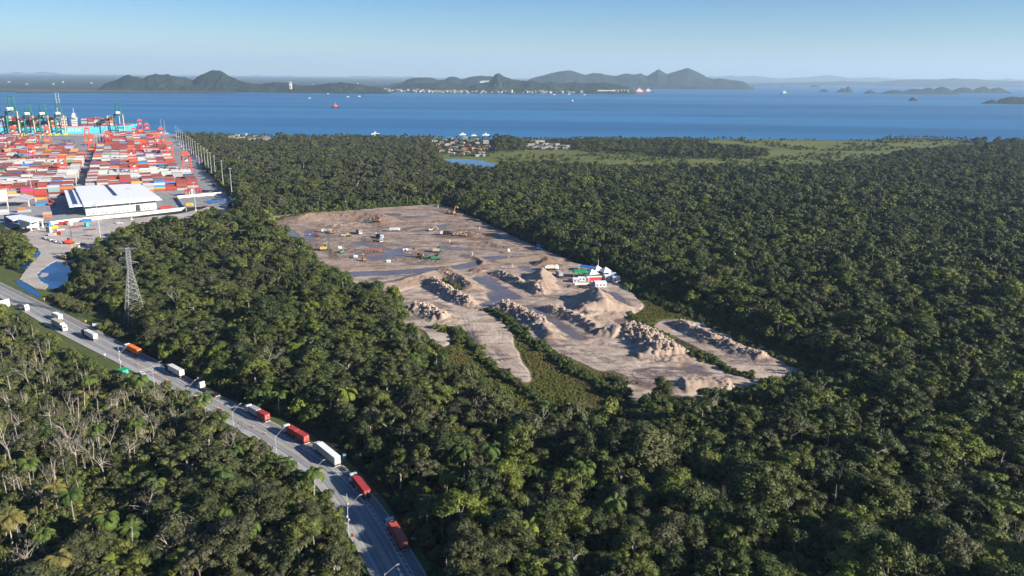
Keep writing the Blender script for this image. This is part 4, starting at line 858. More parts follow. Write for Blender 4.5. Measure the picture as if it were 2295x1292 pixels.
def box_trailer_truck(px, L_, body, roof, label, flip=False, dark_cab=False, group='trucks queued along the road', H_=3.0):
    t = thing('box_truck', label, 'truck', group=group); fx = L_+3.3; off = 0
    e = t
    tractor(t, fx, None, dark_cab); trailer(t, L_)
    mb = MB(); mb.box(0, -1.27, 1.28, L_, 1.27, 1.28+H_)
    for k in range(int(L_/1.2)): 
        for s in (-1, 1): mb.box(.5+k*1.2, s*1.285-.015, 1.3, .56+k*1.2, s*1.285+.015, 1.26+H_)
    mb.build('cargo_body', body, t); r_ = MB(); r_.box(-.01, -1.29, 1.28+H_, L_+.02, 1.29, 1.34+H_); r_.build('roof', roof, t)
    d = MB(); d.box(-.05, -1.2, 1.34, -.012, -.02, 1.24+H_); d.box(-.05, .02, 1.34, -.012, 1.2, 1.24+H_); d.build('rear_door', M['trailer_grey'] if L_ > 13 else M['white_box'], t)
    if flip:
        for ch in t.children: ch.location.x -= fx
    place_truck(t, px, flip); return t
box_trailer_truck((757.5,1048), 15.2, M['tarp'], M['roof_white'], 'long curtain sided truck with pale roof and grey rear doors')
box_trailer_truck((147,743), 13.0, M['tarp'], M['tan'], 'oncoming white cab truck with long tan trailer', True, group='moving trucks')
box_trailer_truck((137,720), 7.0, M['white_box'], M['roof_white'], 'small white box truck driving beside the long tan trailer', group='moving trucks', H_=2.4)
t = thing('flatbed_truck', 'white cab truck towing an empty black container chassis', 'truck', group='trucks queued along the road'); tractor(t, 15.8, None); trailer(t, 12.3); place_truck(t, (488.5,891))
t = thing('flatbed_truck', 'oncoming truck with an empty dark chassis near the billboard', 'truck', group='moving trucks'); tractor(t, 15.8, None); trailer(t, 12.3)
for ch in t.children: ch.location.x -= 15.8
place_truck(t, (62,697), True)
def car(label, loc, rz, m, group=None, s=1.0):
    t = thing('parked_car', label, 'car', loc, rz, group); t.scale = (s, s, s)
    b_ = MB(); b_.prism([(-2.1,.35),(2.1,.35),(2.15,.75),(1.2,.95),(-2.1,.98)], -.85, .85); b_.build('body', m, t)
    c = MB(); c.prism([(-1.9,.97),(1.15,.95),(.55,1.48),(-1.5,1.5)], -.76, .76); c.build('cabin', m, t)
    g_ = MB(); g_.quad((1.16,-.66,.98),(1.16,.66,.98),(.6,.62,1.44),(.6,-.62,1.44)); g_.box(-1.4,-.775,1.05,.6,-.765,1.4); g_.box(-1.4,.765,1.05,.6,.775,1.4); g_.build('window', M['glass'], t)
    for x in (-1.35, 1.35):
        for s_ in (-1, 1): w_ = MB(); w_.cyl((x, s_*.8, .33), (0,1,0), .33, .2, 10); w_.build('wheel', M['tyre'], t)
    return t
q = un(318,842); car('white car parked next to the green booth', (q[0], q[1], TZ), R_(-35), M['white'])
# booth of green panels and its blue base
q = un(277,840); t = thing('guard_booth', 'green shaded guard booth beside the road', 'booth', (q[0], q[1], RZ), R_(-30))
b_ = MB(); b_.box(-1.8,-1.5,0,1.8,1.5,2.4); b_.build('wall', M['teal'], t); b_ = MB(); b_.box(-2.4,-2.1,2.5,2.4,2.1,2.62); 
for x in (-2.3,2.3):
    for y in (-2,2): b_.tube((x,y,0),(x,y,2.5),.06)
b_.build('roof', M['green'], t); b_ = MB(); b_.box(-1.0,-1.53,.1,-.2,-1.505,2.1); b_.build('door', M['white'], t)
for lab, p_, z_ in (('turquoise portable toilet on the verge beside the long curtain sided truck', (772,1031), 0),):
    q = un(*p_); t = thing('portable_toilet', lab, 'portable toilet', (q[0], q[1], .1), R_(20)); b_ = MB(); b_.box(-.6,-.6,.1,.6,.6,2.2); b_.build('wall', M['teal'], t); b_ = MB(); b_.prism([(-.66,2.2),(.66,2.2),(.4,2.42),(-.4,2.42)], -.66, .66); b_.build('roof', M['lamp_white'], t); b_ = MB(); b_.box(-.4,-.63,.2,.4,-.605,2.0); b_.build('door', M['blue'], t)
# signs
def sign(label, px, w_, h_, z0, rz, m, group=None, posts=2, back=None, rows=0):
    q = un(*px); t = thing('road_sign', label, 'sign', (q[0], q[1], .1), rz, group); b_ = MB(); b_.box(-w_/2, -.04, z0, w_/2, .04, z0+h_); p_ = b_.build('panel', m, t)
    if rows:
        r_ = MB()
        for k in range(rows): r_.box(-w_*.38, -.052, z0+h_*(k+.35)/rows, w_*(.1+.25*((k*7) % 3)/3), -.041, z0+h_*(k+.35)/rows+h_*.28/rows)
        r_.build('lettering', M['dark'] if m is not M['green'] else M['white'], p_)
    for k in range(posts):
        x = 0 if posts == 1 else (-.36+.72*k/(posts-1))*w_; b_ = MB(); b_.tube((x,.08,0),(x,.08,z0+h_*.9),.07); b_.build('post', M['galv'], t)
sign('large blank white billboard at the left edge of the road', (12,700), 6.8, 4.6, 3.0, R_(62), M['white'], posts=3)
sign('white roadside sign standing left of the green one', (214.5,737), 2.9, 1.9, 1.2, R_(8), M['white'], rows=3)
sign('green direction sign right of the white one', (223.5,737), 2.6, 1.9, 1.2, R_(8), M['green'], rows=2)
sign('small white and green sign beside the empty chassis truck', (450,862), 2.6, 1.3, 2.4, R_(20), M['white'], posts=1, rows=2)
sign('low white sign behind the nearest truck', (930,1216), 2.2, .9, .8, R_(2), M['white'], rows=0)
sign('small yellow warning sign by the ditch', (100,676), .8, .8, 1.2, R_(20), M['yellow'], posts=1); sign('small yellow warning sign on the grass verge by the truck pair', (193,726), .8, .8, 1.2, R_(20), M['yellow'], posts=1)
sign('round white sign on the near verge opposite the orange truck', (236,803), .8, .8, 1.4, R_(30), M['white'], posts=1); sign('small orange marker board beside the tall camera mast', (790,1206), 1.0, 1.1, .4, R_(-20), M['orange'], posts=1); sign('small orange marker board beside the lamp near the cones', (351,864), 1.0, 1.1, .4, R_(-20), M['orange'], posts=1)
# lamps
def lamp(label, px, h, arm=3.4, camera_mast=False):
    q = un(*px); i = min(max(int(np.argmin(np.hypot(*(cl-np.array(q)).T))), 0), 158); n_ = -nr_[i] if False else nr_[i]*np.sign(offR[i]); a = math.atan2(n_[1], n_[0])
    t = thing('street_lamp', label, 'street lamp', (q[0], q[1], .1), a, 'street lamps on the near verge'); b_ = MB(); b_.tube((0,0,0),(0,0,h*.72 if not camera_mast else h),.11,.07,8); b_.build('pole', M['lamp_white'], t)
    b_ = MB(); b_.tube((0,0,h*.66),(arm,0,h*.9),.05,.035,6); ar = b_.build('arm', M['lamp_white'], t); b_ = MB(); b_.prism([(arm-.1,h*.9-.05),(arm+.9,h*.9+.12),(arm+.9,h*.9+.2),(arm-.1,h*.9+.1)], -.16, .16); b_.build('lamp_head', M['lamp_white'], ar)
    if camera_mast:
        for zz, s in ((h*.78,1),(h*.5,-1),(h*.42,1)): b_ = MB(); b_.cbox((.25*s,-.2,zz),(.5,.45,.55)); b_.build('camera_box', M['lamp_white'], t)
lamp('tall white lamp mast with camera boxes at the road bend', (782,1206), 15.5, 4.0, True); lamp('white lamp mast with camera boxes behind the green booth', (272,838), 14.5, 3.6, True)
for lb, px_, h in (('street lamp standing beside the cones and white car', (346,865), 12.), ('street lamp rising from the trees below the empty chassis truck', (424,905), 11.), ('street lamp by the palm and the grey container truck', (524,962), 11.), ('street lamp opposite the double red container truck', (620,1022), 11.5), ('street lamp over the treetops opposite the curtain sided truck', (706,1093), 10.5), ('street lamp at the bottom edge of the frame', (864,1330), 9.)): lamp(lb, px_, h)
# cones and small barriers
for k, (px_, lb) in enumerate([((339,836),'left red cone of the pair beside the lamp'),((349.5,841.5),'right red cone of the pair beside the lamp'),((374,855),'lone red cone opposite the cream container truck'),((438.8,891),'red cone beside the empty chassis truck'),((469.5,906.5),'upper red cone of the two by the palm top'),((489.5,918),'lower red cone of the two by the palm top'),((567.5,960),'red cone opposite the grey and red containers'),((594.5,975),'red cone opposite the double red truck'),((308,820),'red cone on the zebra crossing')]):
    q = un(*px_); t = thing('traffic_cone', lb, 'cone', (q[0], q[1], TZ), 0, 'red cones along the middle of the road'); b_ = MB(); b_.tube((0,0,.06),(0,0,1.0),.34,.07,8); b_.build('body', M['red'], t); b_ = MB(); b_.box(-.45,-.45,0,.45,.45,.06); b_.build('base', M['dark'], t); b_ = MB(); b_.tube((0,0,.5),(0,0,.68),.235,.19,8); b_.build('stripe', M['white'], t)
# ================================================================== TRANSMISSION TOWER
q = un(306,728); TH = hgt((306,728), 557)
t = thing('transmission_tower', 'tall lattice steel power pylon among the trees', 'pylon', (q[0], q[1], 0), R_(38))
def hw(z): 
    f = z/TH; return 5.6*(1-f/.74)+1.0*(f/.74) if f < .74 else 1.0
lev = [0, .12, .22, .31, .39, .46, .52, .58, .63, .68, .72, .76, .80, .84, .88, .92, .96, 1.0]; lev = [l*TH for l in lev]
for sx_, sy_ in ((-1,-1),(1,-1),(1,1),(-1,1)):
    b_ = MB()
    for a, c in zip(lev, lev[1:]): b_.tube((sx_*hw(a), sy_*hw(a), a), (sx_*hw(c), sy_*hw(c), c), .15 if a < TH*.6 else .11, n=4)
    b_.build('leg', M['galv'], t)
b_ = MB()
for a, c in zip(lev, lev[1:]):
    ha, hc = hw(a), hw(c)
    for k in range(4):
        (x0, y0), (x1, y1) = ((-1,-1),(1,-1),(1,1),(-1,1))[k], ((1,-1),(1,1),(-1,1),(-1,-1))[k]
        b_.tube((x0*ha,y0*ha,a),(x1*hc,y1*hc,c),.075,n=3); b_.tube((x1*ha,y1*ha,a),(x0*hc,y0*hc,c),.075,n=3); b_.tube((x0*hc,y0*hc,c),(x1*hc,y1*hc,c),.07,n=3)
b_.build('bracing', M['galv'], t)
RA = R_(-38)
def arm_(z, x1, z1):
    b_ = MB(); ca, sa = math.cos(RA), math.sin(RA); tip = (x1*ca, x1*sa, z1)
    for dx, dy in ((-1,-1),(1,-1),(1,1),(-1,1)): b_.tube((dx, dy, z+ (.0 if abs(z1-z) < .1 else 0)), tip, .09, n=3); b_.tube((dx, dy, z-1.6), tip, .075, n=3)
    b_.tube(tip, (tip[0], tip[1], z1-1.5), .07, n=4); b_.build('cross_arm', M['galv'], t); return tip
tips = [arm_(TH-.2, -5.2, TH+.2), arm_(TH-.2, 5.2, TH+.3), arm_(TH-5.2, -5.2, TH-5.6), arm_(TH-7.6, 5.4, TH-8.0), arm_(TH-10.5, -4.6, TH-10.8)]
# cables with marker balls, running towards the yard and towards the camera's left
base = np.array(q); dirs = [np.array([-130., 210.]), np.array([30., -330.])]
cab = 0
for tip in tips:
    c0, s0 = math.cos(R_(38)), math.sin(R_(38)); tw = np.array([tip[0]*c0-tip[1]*s0, tip[0]*s0+tip[1]*c0])+base
    b_ = MB()
    for dv in dirs:
        pr = None
        for k in range(13):
            s = k/12; p_ = (tw[0]+dv[0]*s, tw[1]+dv[1]*s, tip[2]-1.5-34*s*(1-s)*.9-(10*s if dv[1] > 0 else 6*s))
            if pr: b_.tube(pr, p_, .014, n=3, cap=False)
            pr = p_
    tag(b_.build('power_cable', M['steel']), 'thin steel power cable hung from the %s pylon arm' % ('top left','top right','second left','lower right','lower left')[cab], 'cable', 'power cables of the pylon'); cab += 1
# ================================================================== CONTAINER PORT
PA = R_(26); PU = np.array([math.cos(PA), math.sin(PA)]); PV = np.array([-math.sin(PA), math.cos(PA)]); PO = np.array([-322., 891.])
def uv(u, v): return PO + PU*u + PV*v
def to_uv(x, y): d = np.array([x, y]) - PO; return float(d @ PU), float(d @ PV)
def on_v(px, v, z=0., ):
    """u of the point on line v=const that shows at photo column px"""
    lo, hi = -900., 300.
    for _ in range(40):
        m_ = (lo+hi)/2; p_ = uv(m_, v)
        if proj(p_[0], p_[1], z)[0] < px: lo = m_
        else: hi = m_
    return m_
GRD = .35
sheet('port_pavement', [tuple(uv(*p_)) for p_ in [(12,-30),(12,1095),(-1500,1095),(-1500,-250),(-330,-250),(-190,-75),(-105,-75),(-60,-30)]], GRD, M['concrete'], thick=.6)
sheet('yard_dirt', W([(60,522),(110,500),(200,494),(300,490),(400,480),(450,470),(470,462),(520,452),(528,462),(500,480),(440,492),(330,515),(262,528),(232,552),(190,575),(160,590),(128,588),(95,565),(55,542),(35,528)]), .22, M['dirt'], thick=.4, amp=1, step=8)
PAL = {'rust': (.20,.045,.035), 'red': (.36,.04,.03), 'white': (.44,.43,.41), 'grey': (.30,.31,.32), 'navy': (.045,.08,.17), 'blue': (.03,.20,.50), 'orange': (.55,.14,.03), 'yellow': (.46,.28,.06), 'green': (.10,.28,.14), 'pink': (.48,.05,.18), 'brown': (.24,.075,.045), 'teal': (.18,.34,.36)}
for k_, c_ in PAL.items(): C('box_'+k_, c_, .55, var=.12, scale=.15, rnd=.12)
cr = np.random.RandomState(77); KEYS = list(PAL)
def pick(v, u):
    reefer = (190 < v < 285 and u > -190) or (150 < v < 240 and u <= -190) or (400 < v < 455)
    if reefer and cr.random_sample() < .86: return 'white'
    return KEYS[cr.choice(len(KEYS), p=[.36,.14,.09,.12,.06,.03,.04,.04,.01,.01,.09,.01])]
NEAR = []; FAR = {k_: MB() for k_ in KEYS}; allc = []
ROWW, GAPU = 2.62, .35
blocks = []
v = 86.
bi = 0
while v < 1040:
    rows_ = 6; blocks.append((v, rows_)); v += rows_*ROWW + (9.5 if bi % 2 else 5.0); bi += 1
def yard_open(u, v_):
    """lanes and roads inside the yard, the warehouse and the apron before it"""
    if v_ < (84 if u < -186 else 106): return True
    if v_ > 560:
        uc = -150 - (v_-560)*.075
        if uc-22 < u < uc+12: return True
    if v_ > 760 and -255 < u < -140: return True
    if u > -26 - max(0, (v_-60))*.012: return True
    return False
for (v0, nr) in blocks:
    hmap = cr.randint(2, 6, 60)
    for iu in range(46):
        u0 = -28 - iu*(12.19+GAPU)
        if iu % 11 == 10: continue
        hb_ = cr.randint(3, 6) if cr.random_sample() < .88 else cr.randint(1, 3)
        c_run = pick(v0, u0)
        for r_i in range(nr):
            vv = v0 + r_i*ROWW
            if yard_open(u0, vv): continue
            h_ = int(np.clip(hb_ + cr.randint(-1, 2), 0, 5))
            if 190 < v0 < 285: h_ = max(h_, 4) if cr.random_sample() < .9 else 2
            for k_ in range(h_): allc.append((u0, vv, k_, c_run if cr.random_sample() < .35 else pick(v0, u0), k_ == h_-1))
# only those in or beside the view
sel_c = []
for (u0, vv, k_, col, top) in allc:
    p_ = uv(u0-6, vv+1.2); a_, b_ = proj(p_[0], p_[1], 2.6*k_+1)
    if a_ > -60: sel_c.append((math.hypot(*p_)-(9 if top else 0), u0, vv, k_, col, top, float(a_), float(b_)))
sel_c.sort()
print('CONTAINERS', len(sel_c))
cmesh = {}
def cont_mesh(col, L_=12.19):
    key = (col, L_)
    if key not in cmesh:
        mb = MB(); ribs_box(mb, -L_, 0, 0, 2.44, 0, 2.58, 14, .05); cmesh[key] = mb.mesh('shipping_container', M['box_'+col])
    return cmesh[key]
CW = {'rust': 'rust red', 'red': 'bright red', 'white': 'white', 'grey': 'light grey', 'navy': 'navy blue', 'blue': 'bright blue', 'orange': 'orange', 'yellow': 'mustard yellow', 'green': 'green', 'pink': 'magenta', 'brown': 'brown', 'teal': 'pale teal'}
LV = ['bottom', 'second', 'third', 'fourth', 'top fifth']
LCNT = {}
def put_container(u0, vv, k_, col, lab, L_=12.19, rz=PA, grp=None):
    p_ = uv(u0, vv); o = link(bpy.data.objects.new('shipping_container', cont_mesh(col, L_))); o.location = (p_[0], p_[1], GRD+.02+k_*2.6); o.rotation_euler = (0, 0, rz)
    tag(o, lab, 'container', grp or 'stacked containers in the port yard'); return o
ORD = ['first','second','third','fourth','fifth','sixth','seventh','eighth','ninth','tenth','eleventh','twelfth','thirteenth','fourteenth','fifteenth','sixteenth','seventeenth','eighteenth','nineteenth','twentieth']; ORD += ['twenty '+o for o in ORD[:9]] + ['thirtieth'] + ['thirty '+o for o in ORD[:9]] + ['fortieth']
nnear = 0
def occl(c): return False
top_at = {}
for c in sel_c: top_at[(round(c[1], 1), round(c[2], 1))] = max(top_at.get((round(c[1], 1), round(c[2], 1)), -1), c[3])
for c in sel_c:
    d_, u0, vv, k_, col, top, a_, b_ = c
    front = top_at.get((round(u0, 1), round(vv-ROWW, 1)), -1)
    vis = top or k_ > front
    if not vis: continue
    if nnear < 262 and a_ > 2:
        nnear += 1
        zone = 'behind the white warehouse' if 160 < a_ < 350 else 'left of the white warehouse' if a_ <= 160 else 'right of the warehouse near the lamp masts'
        lab = '%s container, %s tier, %s block, stack %s from the right' % (CW[col], LV[k_].replace('top ', ''), ORD[min(range(len(blocks)), key=lambda b: abs(blocks[b][0]+6.6-vv))], ORD[min(39, int(round((-28-u0)/12.54)))])
        put_container(u0, vv, k_, col, lab)
    else:
        p_ = uv(u0, vv); q_ = uv(u0-12.19, vv); r_ = uv(u0-12.19, vv+2.44); s_ = uv(u0, vv+2.44); z0 = GRD+k_*2.6+.02; z1 = z0+2.56
        vs = [(q_[0],q_[1],z0),(p_[0],p_[1],z0),(s_[0],s_[1],z0),(r_[0],r_[1],z0),(q_[0],q_[1],z1),(p_[0],p_[1],z1),(s_[0],s_[1],z1),(r_[0],r_[1],z1)]
        FAR[col].add(vs, [(0,3,2,1),(4,5,6,7),(0,1,5,4),(1,2,6,5),(2,3,7,6),(3,0,4,7)])
allm = MB(); mats_ = []
for i_, k_ in enumerate(KEYS):
    n0 = len(allm.v); allm.v += FAR[k_].v; allm.f += [tuple(j+n0 for j in f) for f in FAR[k_].f]; allm.m += [i_]*len(FAR[k_].f); mats_.append(M['box_'+k_])
# ship cargo joins the same mass of far containers
SV = 1215.; SU1 = on_v(311, SV, 6); SU0 = -1000.
# ---- warehouse
t = thing('warehouse', 'long low warehouse with a broad white roof and dark skylight strips', 'warehouse', (0, 0, GRD))
WC = [np.array(un(188,463.5,11)), np.array(un(363.5,448,11)), np.array(un(313,413,12.5)), np.array(un(167,419,12.5))]
eu = (WC[1]-WC[0]); Lw = math.hypot(*eu); eu = eu/Lw; ev = np.array([-eu[1], eu[0]]); ev = (WC[3]-WC[0])/math.hypot(*(WC[3]-WC[0])); Dw = math.hypot(*(WC[3]-WC[0])); RW = WC[1]; Lf = math.hypot(*(WC[2]-WC[3]))
def wp(a_, b_, z): 
    p_ = WC[0]*(1-a_)*(1-b_)+WC[1]*a_*(1-b_)+WC[2]*a_*b_+WC[3]*(1-a_)*b_; return (p_[0], p_[1], z)
mb = MB()
def slab(mb, a0, b0, a1, b1, z00, z10, th=.35):
    """sloping roof slab between fractions; z at b0 and b1"""
    P_ = [wp(a0,b0,z00), wp(a1,b0,z00), wp(a1,b1,z10), wp(a0,b1,z10)]; Q_ = [(x,y,z-th) for x,y,z in P_]
    mb.add(P_+Q_, [(0,1,2,3),(7,6,5,4),(0,4,5,1),(1,5,6,2),(2,6,7,3),(3,7,4,0)])
slab(mb, 0, 0, 1, .12, 10.6, 11.6); slab(mb, 0, .12, .44, .985, 11.75, 13.0); slab(mb, .50, .12, 1, .985, 11.75, 13.0); slab(mb, .44, .12, .50, .35, 11.75, 12.1)
mb.build('roof', M['roof_white'], t)
mb = MB(); slab(mb, .44, .35, .485, .985, 12.0, 12.7, .2); mb.build('skylight', M['navy'], t)
mb = MB(); slab(mb, -.17, .04, -.12, .86, 10.4, 11.4); slab(mb, -.12, .04, -.01, .14, 10.5, 10.7); slab(mb, -.055, .14, -.01, .86, 10.6, 11.4); mb.build('side_canopy', M['roof_white'], t)
mb = MB(); slab(mb, -.12, .14, -.055, .86, 10.3, 11.1, .2); mb.build('skylight', M['navy'], t)
mb = MB()
for a0, b0, a1, b1 in ((.02,.06,.93,.06),(.93,.06,.95,.95),(.02,.95,.95,.95),(.02,.06,.02,.95)):
    P_ = [wp(a0,b0,0), wp(a1,b1,0), wp(a1,b1,10.2), wp(a0,b0,10.2)]; mb.add(P_, [(0,1,2,3)])
mb.build('wall', M['white'], t)
mb = MB(); 
for f in np.arange(.05, .93, .055): p0 = wp(f, .055, 1); p1 = wp(f+.012, .055, 2.4); mb.add([(p0[0],p0[1],1.0),(p1[0],p1[1],1.0),(p1[0],p1[1],2.3),(p0[0],p0[1],2.3)], [(0,1,2,3)])
p0 = wp(.02,.054,9.2); p1 = wp(.93,.054,9.2); mb.add([(p0[0],p0[1],8.2),(p1[0],p1[1],8.2),(p1[0],p1[1],9.5),(p0[0],p0[1],9.5)], [(0,1,2,3)]); mb.build('window', M['glass'], t)
mb = MB(); p0 = wp(.66,.053,0); p1 = wp(.71,.053,0); mb.add([(p0[0],p0[1],0),(p1[0],p1[1],0),(p1[0],p1[1],6.5),(p0[0],p0[1],6.5)], [(0,1,2,3)]); mb.build('door', M['dark'], t)
# ---- grey open shed with gable roof
q = un(50,462); t = thing('open_shed', 'grey gabled open shed standing before the tall container stacks', 'shed', (q[0], q[1], GRD), R_(8))
mb = MB(); Wd, Dp, Ht = 11.5, 18., 7.2
for y0_, y1_ in ((-Dp/2, Dp/2),): mb.prism([(-Wd,Ht),(0,Ht+4),(Wd,Ht),(Wd,Ht+.3),(0,Ht+4.4),(-Wd,Ht+.3)], y0_, y1_)
mb.build('roof', M['trailer_grey'], t); mb = MB(); mb.prism([(-Wd+.6,Ht),(0,Ht+3.8),(Wd-.6,Ht),(Wd-.6,5.6),(-Wd+.6,5.6)], -Dp/2+.3, -Dp/2+.7); mb.build('gable', M['grey'], t)
for sx_ in (-1, 1):
    for y_ in (-Dp/2+.6, Dp/2-.6): mb = MB(); mb.box(sx_*(Wd-.9)-.5, y_-.5, 0, sx_*(Wd-.9)+.5, y_+.5, Ht); mb.build('post', M['beige'], t)
# ---- canopy building at the near gate
t = thing('gate_canopy', 'flat white canopy roof on pillars over the port gate building', 'canopy', (0, 0, GRD))
PG = [np.array(un(*p_, 9.)) for p_ in ((14,487),(48,484),(98,491),(67,500))]
mb = MB(); P_ = [(p_[0],p_[1],9.) for p_ in (np.array(un(12,486,9)), np.array(un(47,482,9)), np.array(un(98,492,9)), np.array(un(68,500,9)), np.array(un(40,492,9)), np.array(un(29,496,9)))]; n_ = len(P_)
mb.add(P_+[(x,y,8.4) for x,y,z in P_], [tuple(range(n_-1,-1,-1)), tuple(range(n_, 2*n_))]+[(i,(i+1)%n_,n_+(i+1)%n_,n_+i) for i in range(n_)]); mb.build('roof', M['roof_white'], t)
for px_ in ((92,492),(82,497),(66,499)): p_ = un(*px_, 8.4); mb = MB(); mb.box(p_[0]-.5,p_[1]-.5+1,0,p_[0]+.5,p_[1]+.5+1,8.4); mb.build('pillar', M['white'], t)
p_ = un(60,513); mb = MB(); mb.cbox((p_[0],p_[1]+5,3.6),(14,9,7.2),R_(20)); mb.build('wall', M['white'], t); p_ = un(30,500); mb = MB(); mb.cbox((p_[0],p_[1]+4,3.2),(20,9,6.4),R_(-25)); mb.build('wall', M['navy'], t)
# ---- walls
def wall(label, line, h=3.2, seg=11.):
    w_ = W(line); t = thing('concrete_wall', label, 'wall', (0, 0, .2)); 
    for a_, b_ in zip(w_, w_[1:]):
        a_, b_ = Vector(a_), Vector(b_); n_ = max(1, int((b_-a_).length/seg)); an = math.atan2((b_-a_).y, (b_-a_).x); mb = MB()
        for k_ in range(n_): 
            c_ = a_.lerp(b_, (k_+.5)/n_); mb.cbox((c_.x, c_.y, h/2), ((b_-a_).length/n_-.15, .35, h), an)
        mb.build('wall_panel', M['concrete_wall'], t)
wall('long white concrete wall running in front of the warehouse', [(113,505),(160,499),(240,491),(330,482),(415,472)])
wall('white concrete wall behind the small flooded basin', [(397,446),(440,442),(511,436)])
wall('dark sided wall down to the flooded basin', [(397,446),(412,466),(418,474)], 3.0)
wall('low concrete wall closing the flooded basin at the masts', [(511,440),(524,455)], 2.6)
sheet('basin_water', W([(455,452),(508,446),(514,452),(470,459)]), .5, M['pond'], amp=.8, step=5)
# ---- high masts
def mast(label, base, h, rz=0.):
    q = un(*base); t = thing('light_mast', label, 'light mast', (q[0], q[1], GRD), rz, 'high light masts around the port'); mb = MB(); mb.tube((0,0,0),(0,0,h),.42,.22,8); mb.build('pole', M['lamp_white'], t); mb = MB(); mb.cyl((0,0,h),(0,0,1),1.3,.2,10)
    for k_ in range(6): a_ = k_*math.pi/3; mb.cbox((1.5*math.cos(a_),1.5*math.sin(a_),h-.3),(.6,.6,.5),a_)
    mb.build('lamp_ring', M['galv'], t); mb = MB(); mb.cbox((0,0,.5),(1.6,1.6,1.0)); mb.build('base', M['concrete_wall'], t)
mbases = [(521,450),(501,423),(484,405),(475,396),(468,388),(461,382),(454,376),(447,370),(441,364),(435,358),(430,353),(425,348),(419,342),(412,336),(407,330),(402,325),(397,320)]
for k_, b_ in enumerate(mbases): mast('tall light mast, number %s of the row along the forest counted from the nearest' % ['one','two','three','four','five','six','seven','eight','nine','ten','eleven','twelve','thirteen','fourteen','fifteen','sixteen','seventeen'][k_], b_, hgt(b_, b_[1]-(72 if k_ == 0 else 62 if k_ == 1 else 60*(905./math.hypot(*un(*b_))))) if k_ < 2 else 33)
for lb, b_, top in (('light mast before the warehouse front wall',(295,494),424),('light mast left of the one before the warehouse',(226,540),455),('light mast in the shadow left of the grey shed',(21,486),423),('light mast rising before the blue container stack',(74,447),386),('light mast at the small basin, yellow machine beside it',(439,473),410),('leftmost of three masts by the port inner road',(218,325),297),('middle of three masts by the port inner road',(226,331),298),('rightmost of three masts by the port inner road',(233,332),299),('light mast on the quay end, left of its pair',(362,291),269),('light mast on the quay end, right of its pair',(370,296),272)):
    mast(lb, b_, min(42, hgt(b_, top)))
# ---- yard gantry cranes
def rtg(label, base, s=1.1, big=False):
    q = un(*base); rz = PA; t = thing('yard_crane', label, 'gantry crane', (q[0], q[1], GRD), rz, 'red gantry cranes over the container yard'); t.scale = (s, s, s); L_, S_, Hh = 8.5, 23.5, 21.5
    for sx_ in (-1, 1):
        for sy_ in (0, 1): mb = MB(); mb.tube((sx_*L_/2, sy_*S_, 0),(sx_*L_/2*.9, sy_*S_, Hh),.42,.38,4); mb.build('leg', M['crane_red'], t)
    for sy_ in (0, 1): mb = MB(); mb.box(-L_/2-1.5, sy_*S_-.6, .9, L_/2+1.5, sy_*S_+.6, 2.2); mb.box(-L_/2, sy_*S_-.4, Hh-6, L_/2, sy_*S_+.4, Hh-5.2); mb.build('sill_beam', M['crane_red'], t)
    for sx_ in (-1, 1): mb = MB(); mb.box(sx_*L_*.42-.4, -2.5, Hh, sx_*L_*.42+.4, S_+2.5, Hh+1.3); mb.build('girder', M['crane_red'], t)
    mb = MB(); mb.box(-L_/2, S_*.55, Hh+1.75, L_/2, S_*.75, Hh+4.2); mb.box(-L_*.3, S_*.58, Hh+4.2, L_*.3, S_*.7, Hh+6); tr_ = mb.build('trolley', M['crane_red'], t); mb = MB(); mb.box(-1.3, S_*.4, Hh-4, 1.3, S_*.5, Hh-1.2); mb.build('cabin', M['white'], t)
    mb = MB(); mb.box(-4.5, -1.9, 2.3, 3.0, -.7, 5.4); mb.build('power_box', M['orange'], t)
    for sx_ in (-1, 1):
        for sy_ in (0, 1): mb = MB(); mb.cyl((sx_*(L_/2+.8), sy_*S_, .75), (0,1,0), .75, .6, 10); mb.build('wheel', M['tyre'], t)
for lb, b_, *s_ in (('nearest right red yard crane standing clear of the stacks by the masts',(423,402),1.3),('red yard crane over the left stacks above the blue container',(72,372)),('bright red yard crane before the white reefer stacks',(142,402)),('far orange red yard crane near the quay, middle of the left yard',(107,320)),('far red yard crane at the left quay side',(30,317)),('red yard crane at the left yard edge by the inner road',(197,321)),('second red yard crane down the left yard edge',(206,341)),('lone far red yard crane before the quay at the ship bow',(316,297)),
    ('red yard crane beside the three inner road masts',(243,330)),('red yard crane over the white stacks right of centre',(297,376)),('orange red yard crane just behind the warehouse roof',(305,410)),('red yard crane in the right yard over yellow boxes',(356,343)),('red yard crane at the right yard edge',(383,361)),('red yard crane in the right yard centre',(325,357)),('red yard crane at the far right corner',(364,320)),('red yard crane amid the far right stacks',(332,308)),('small far red yard crane left in the right yard',(303,321))): rtg(lb, b_, *s_)
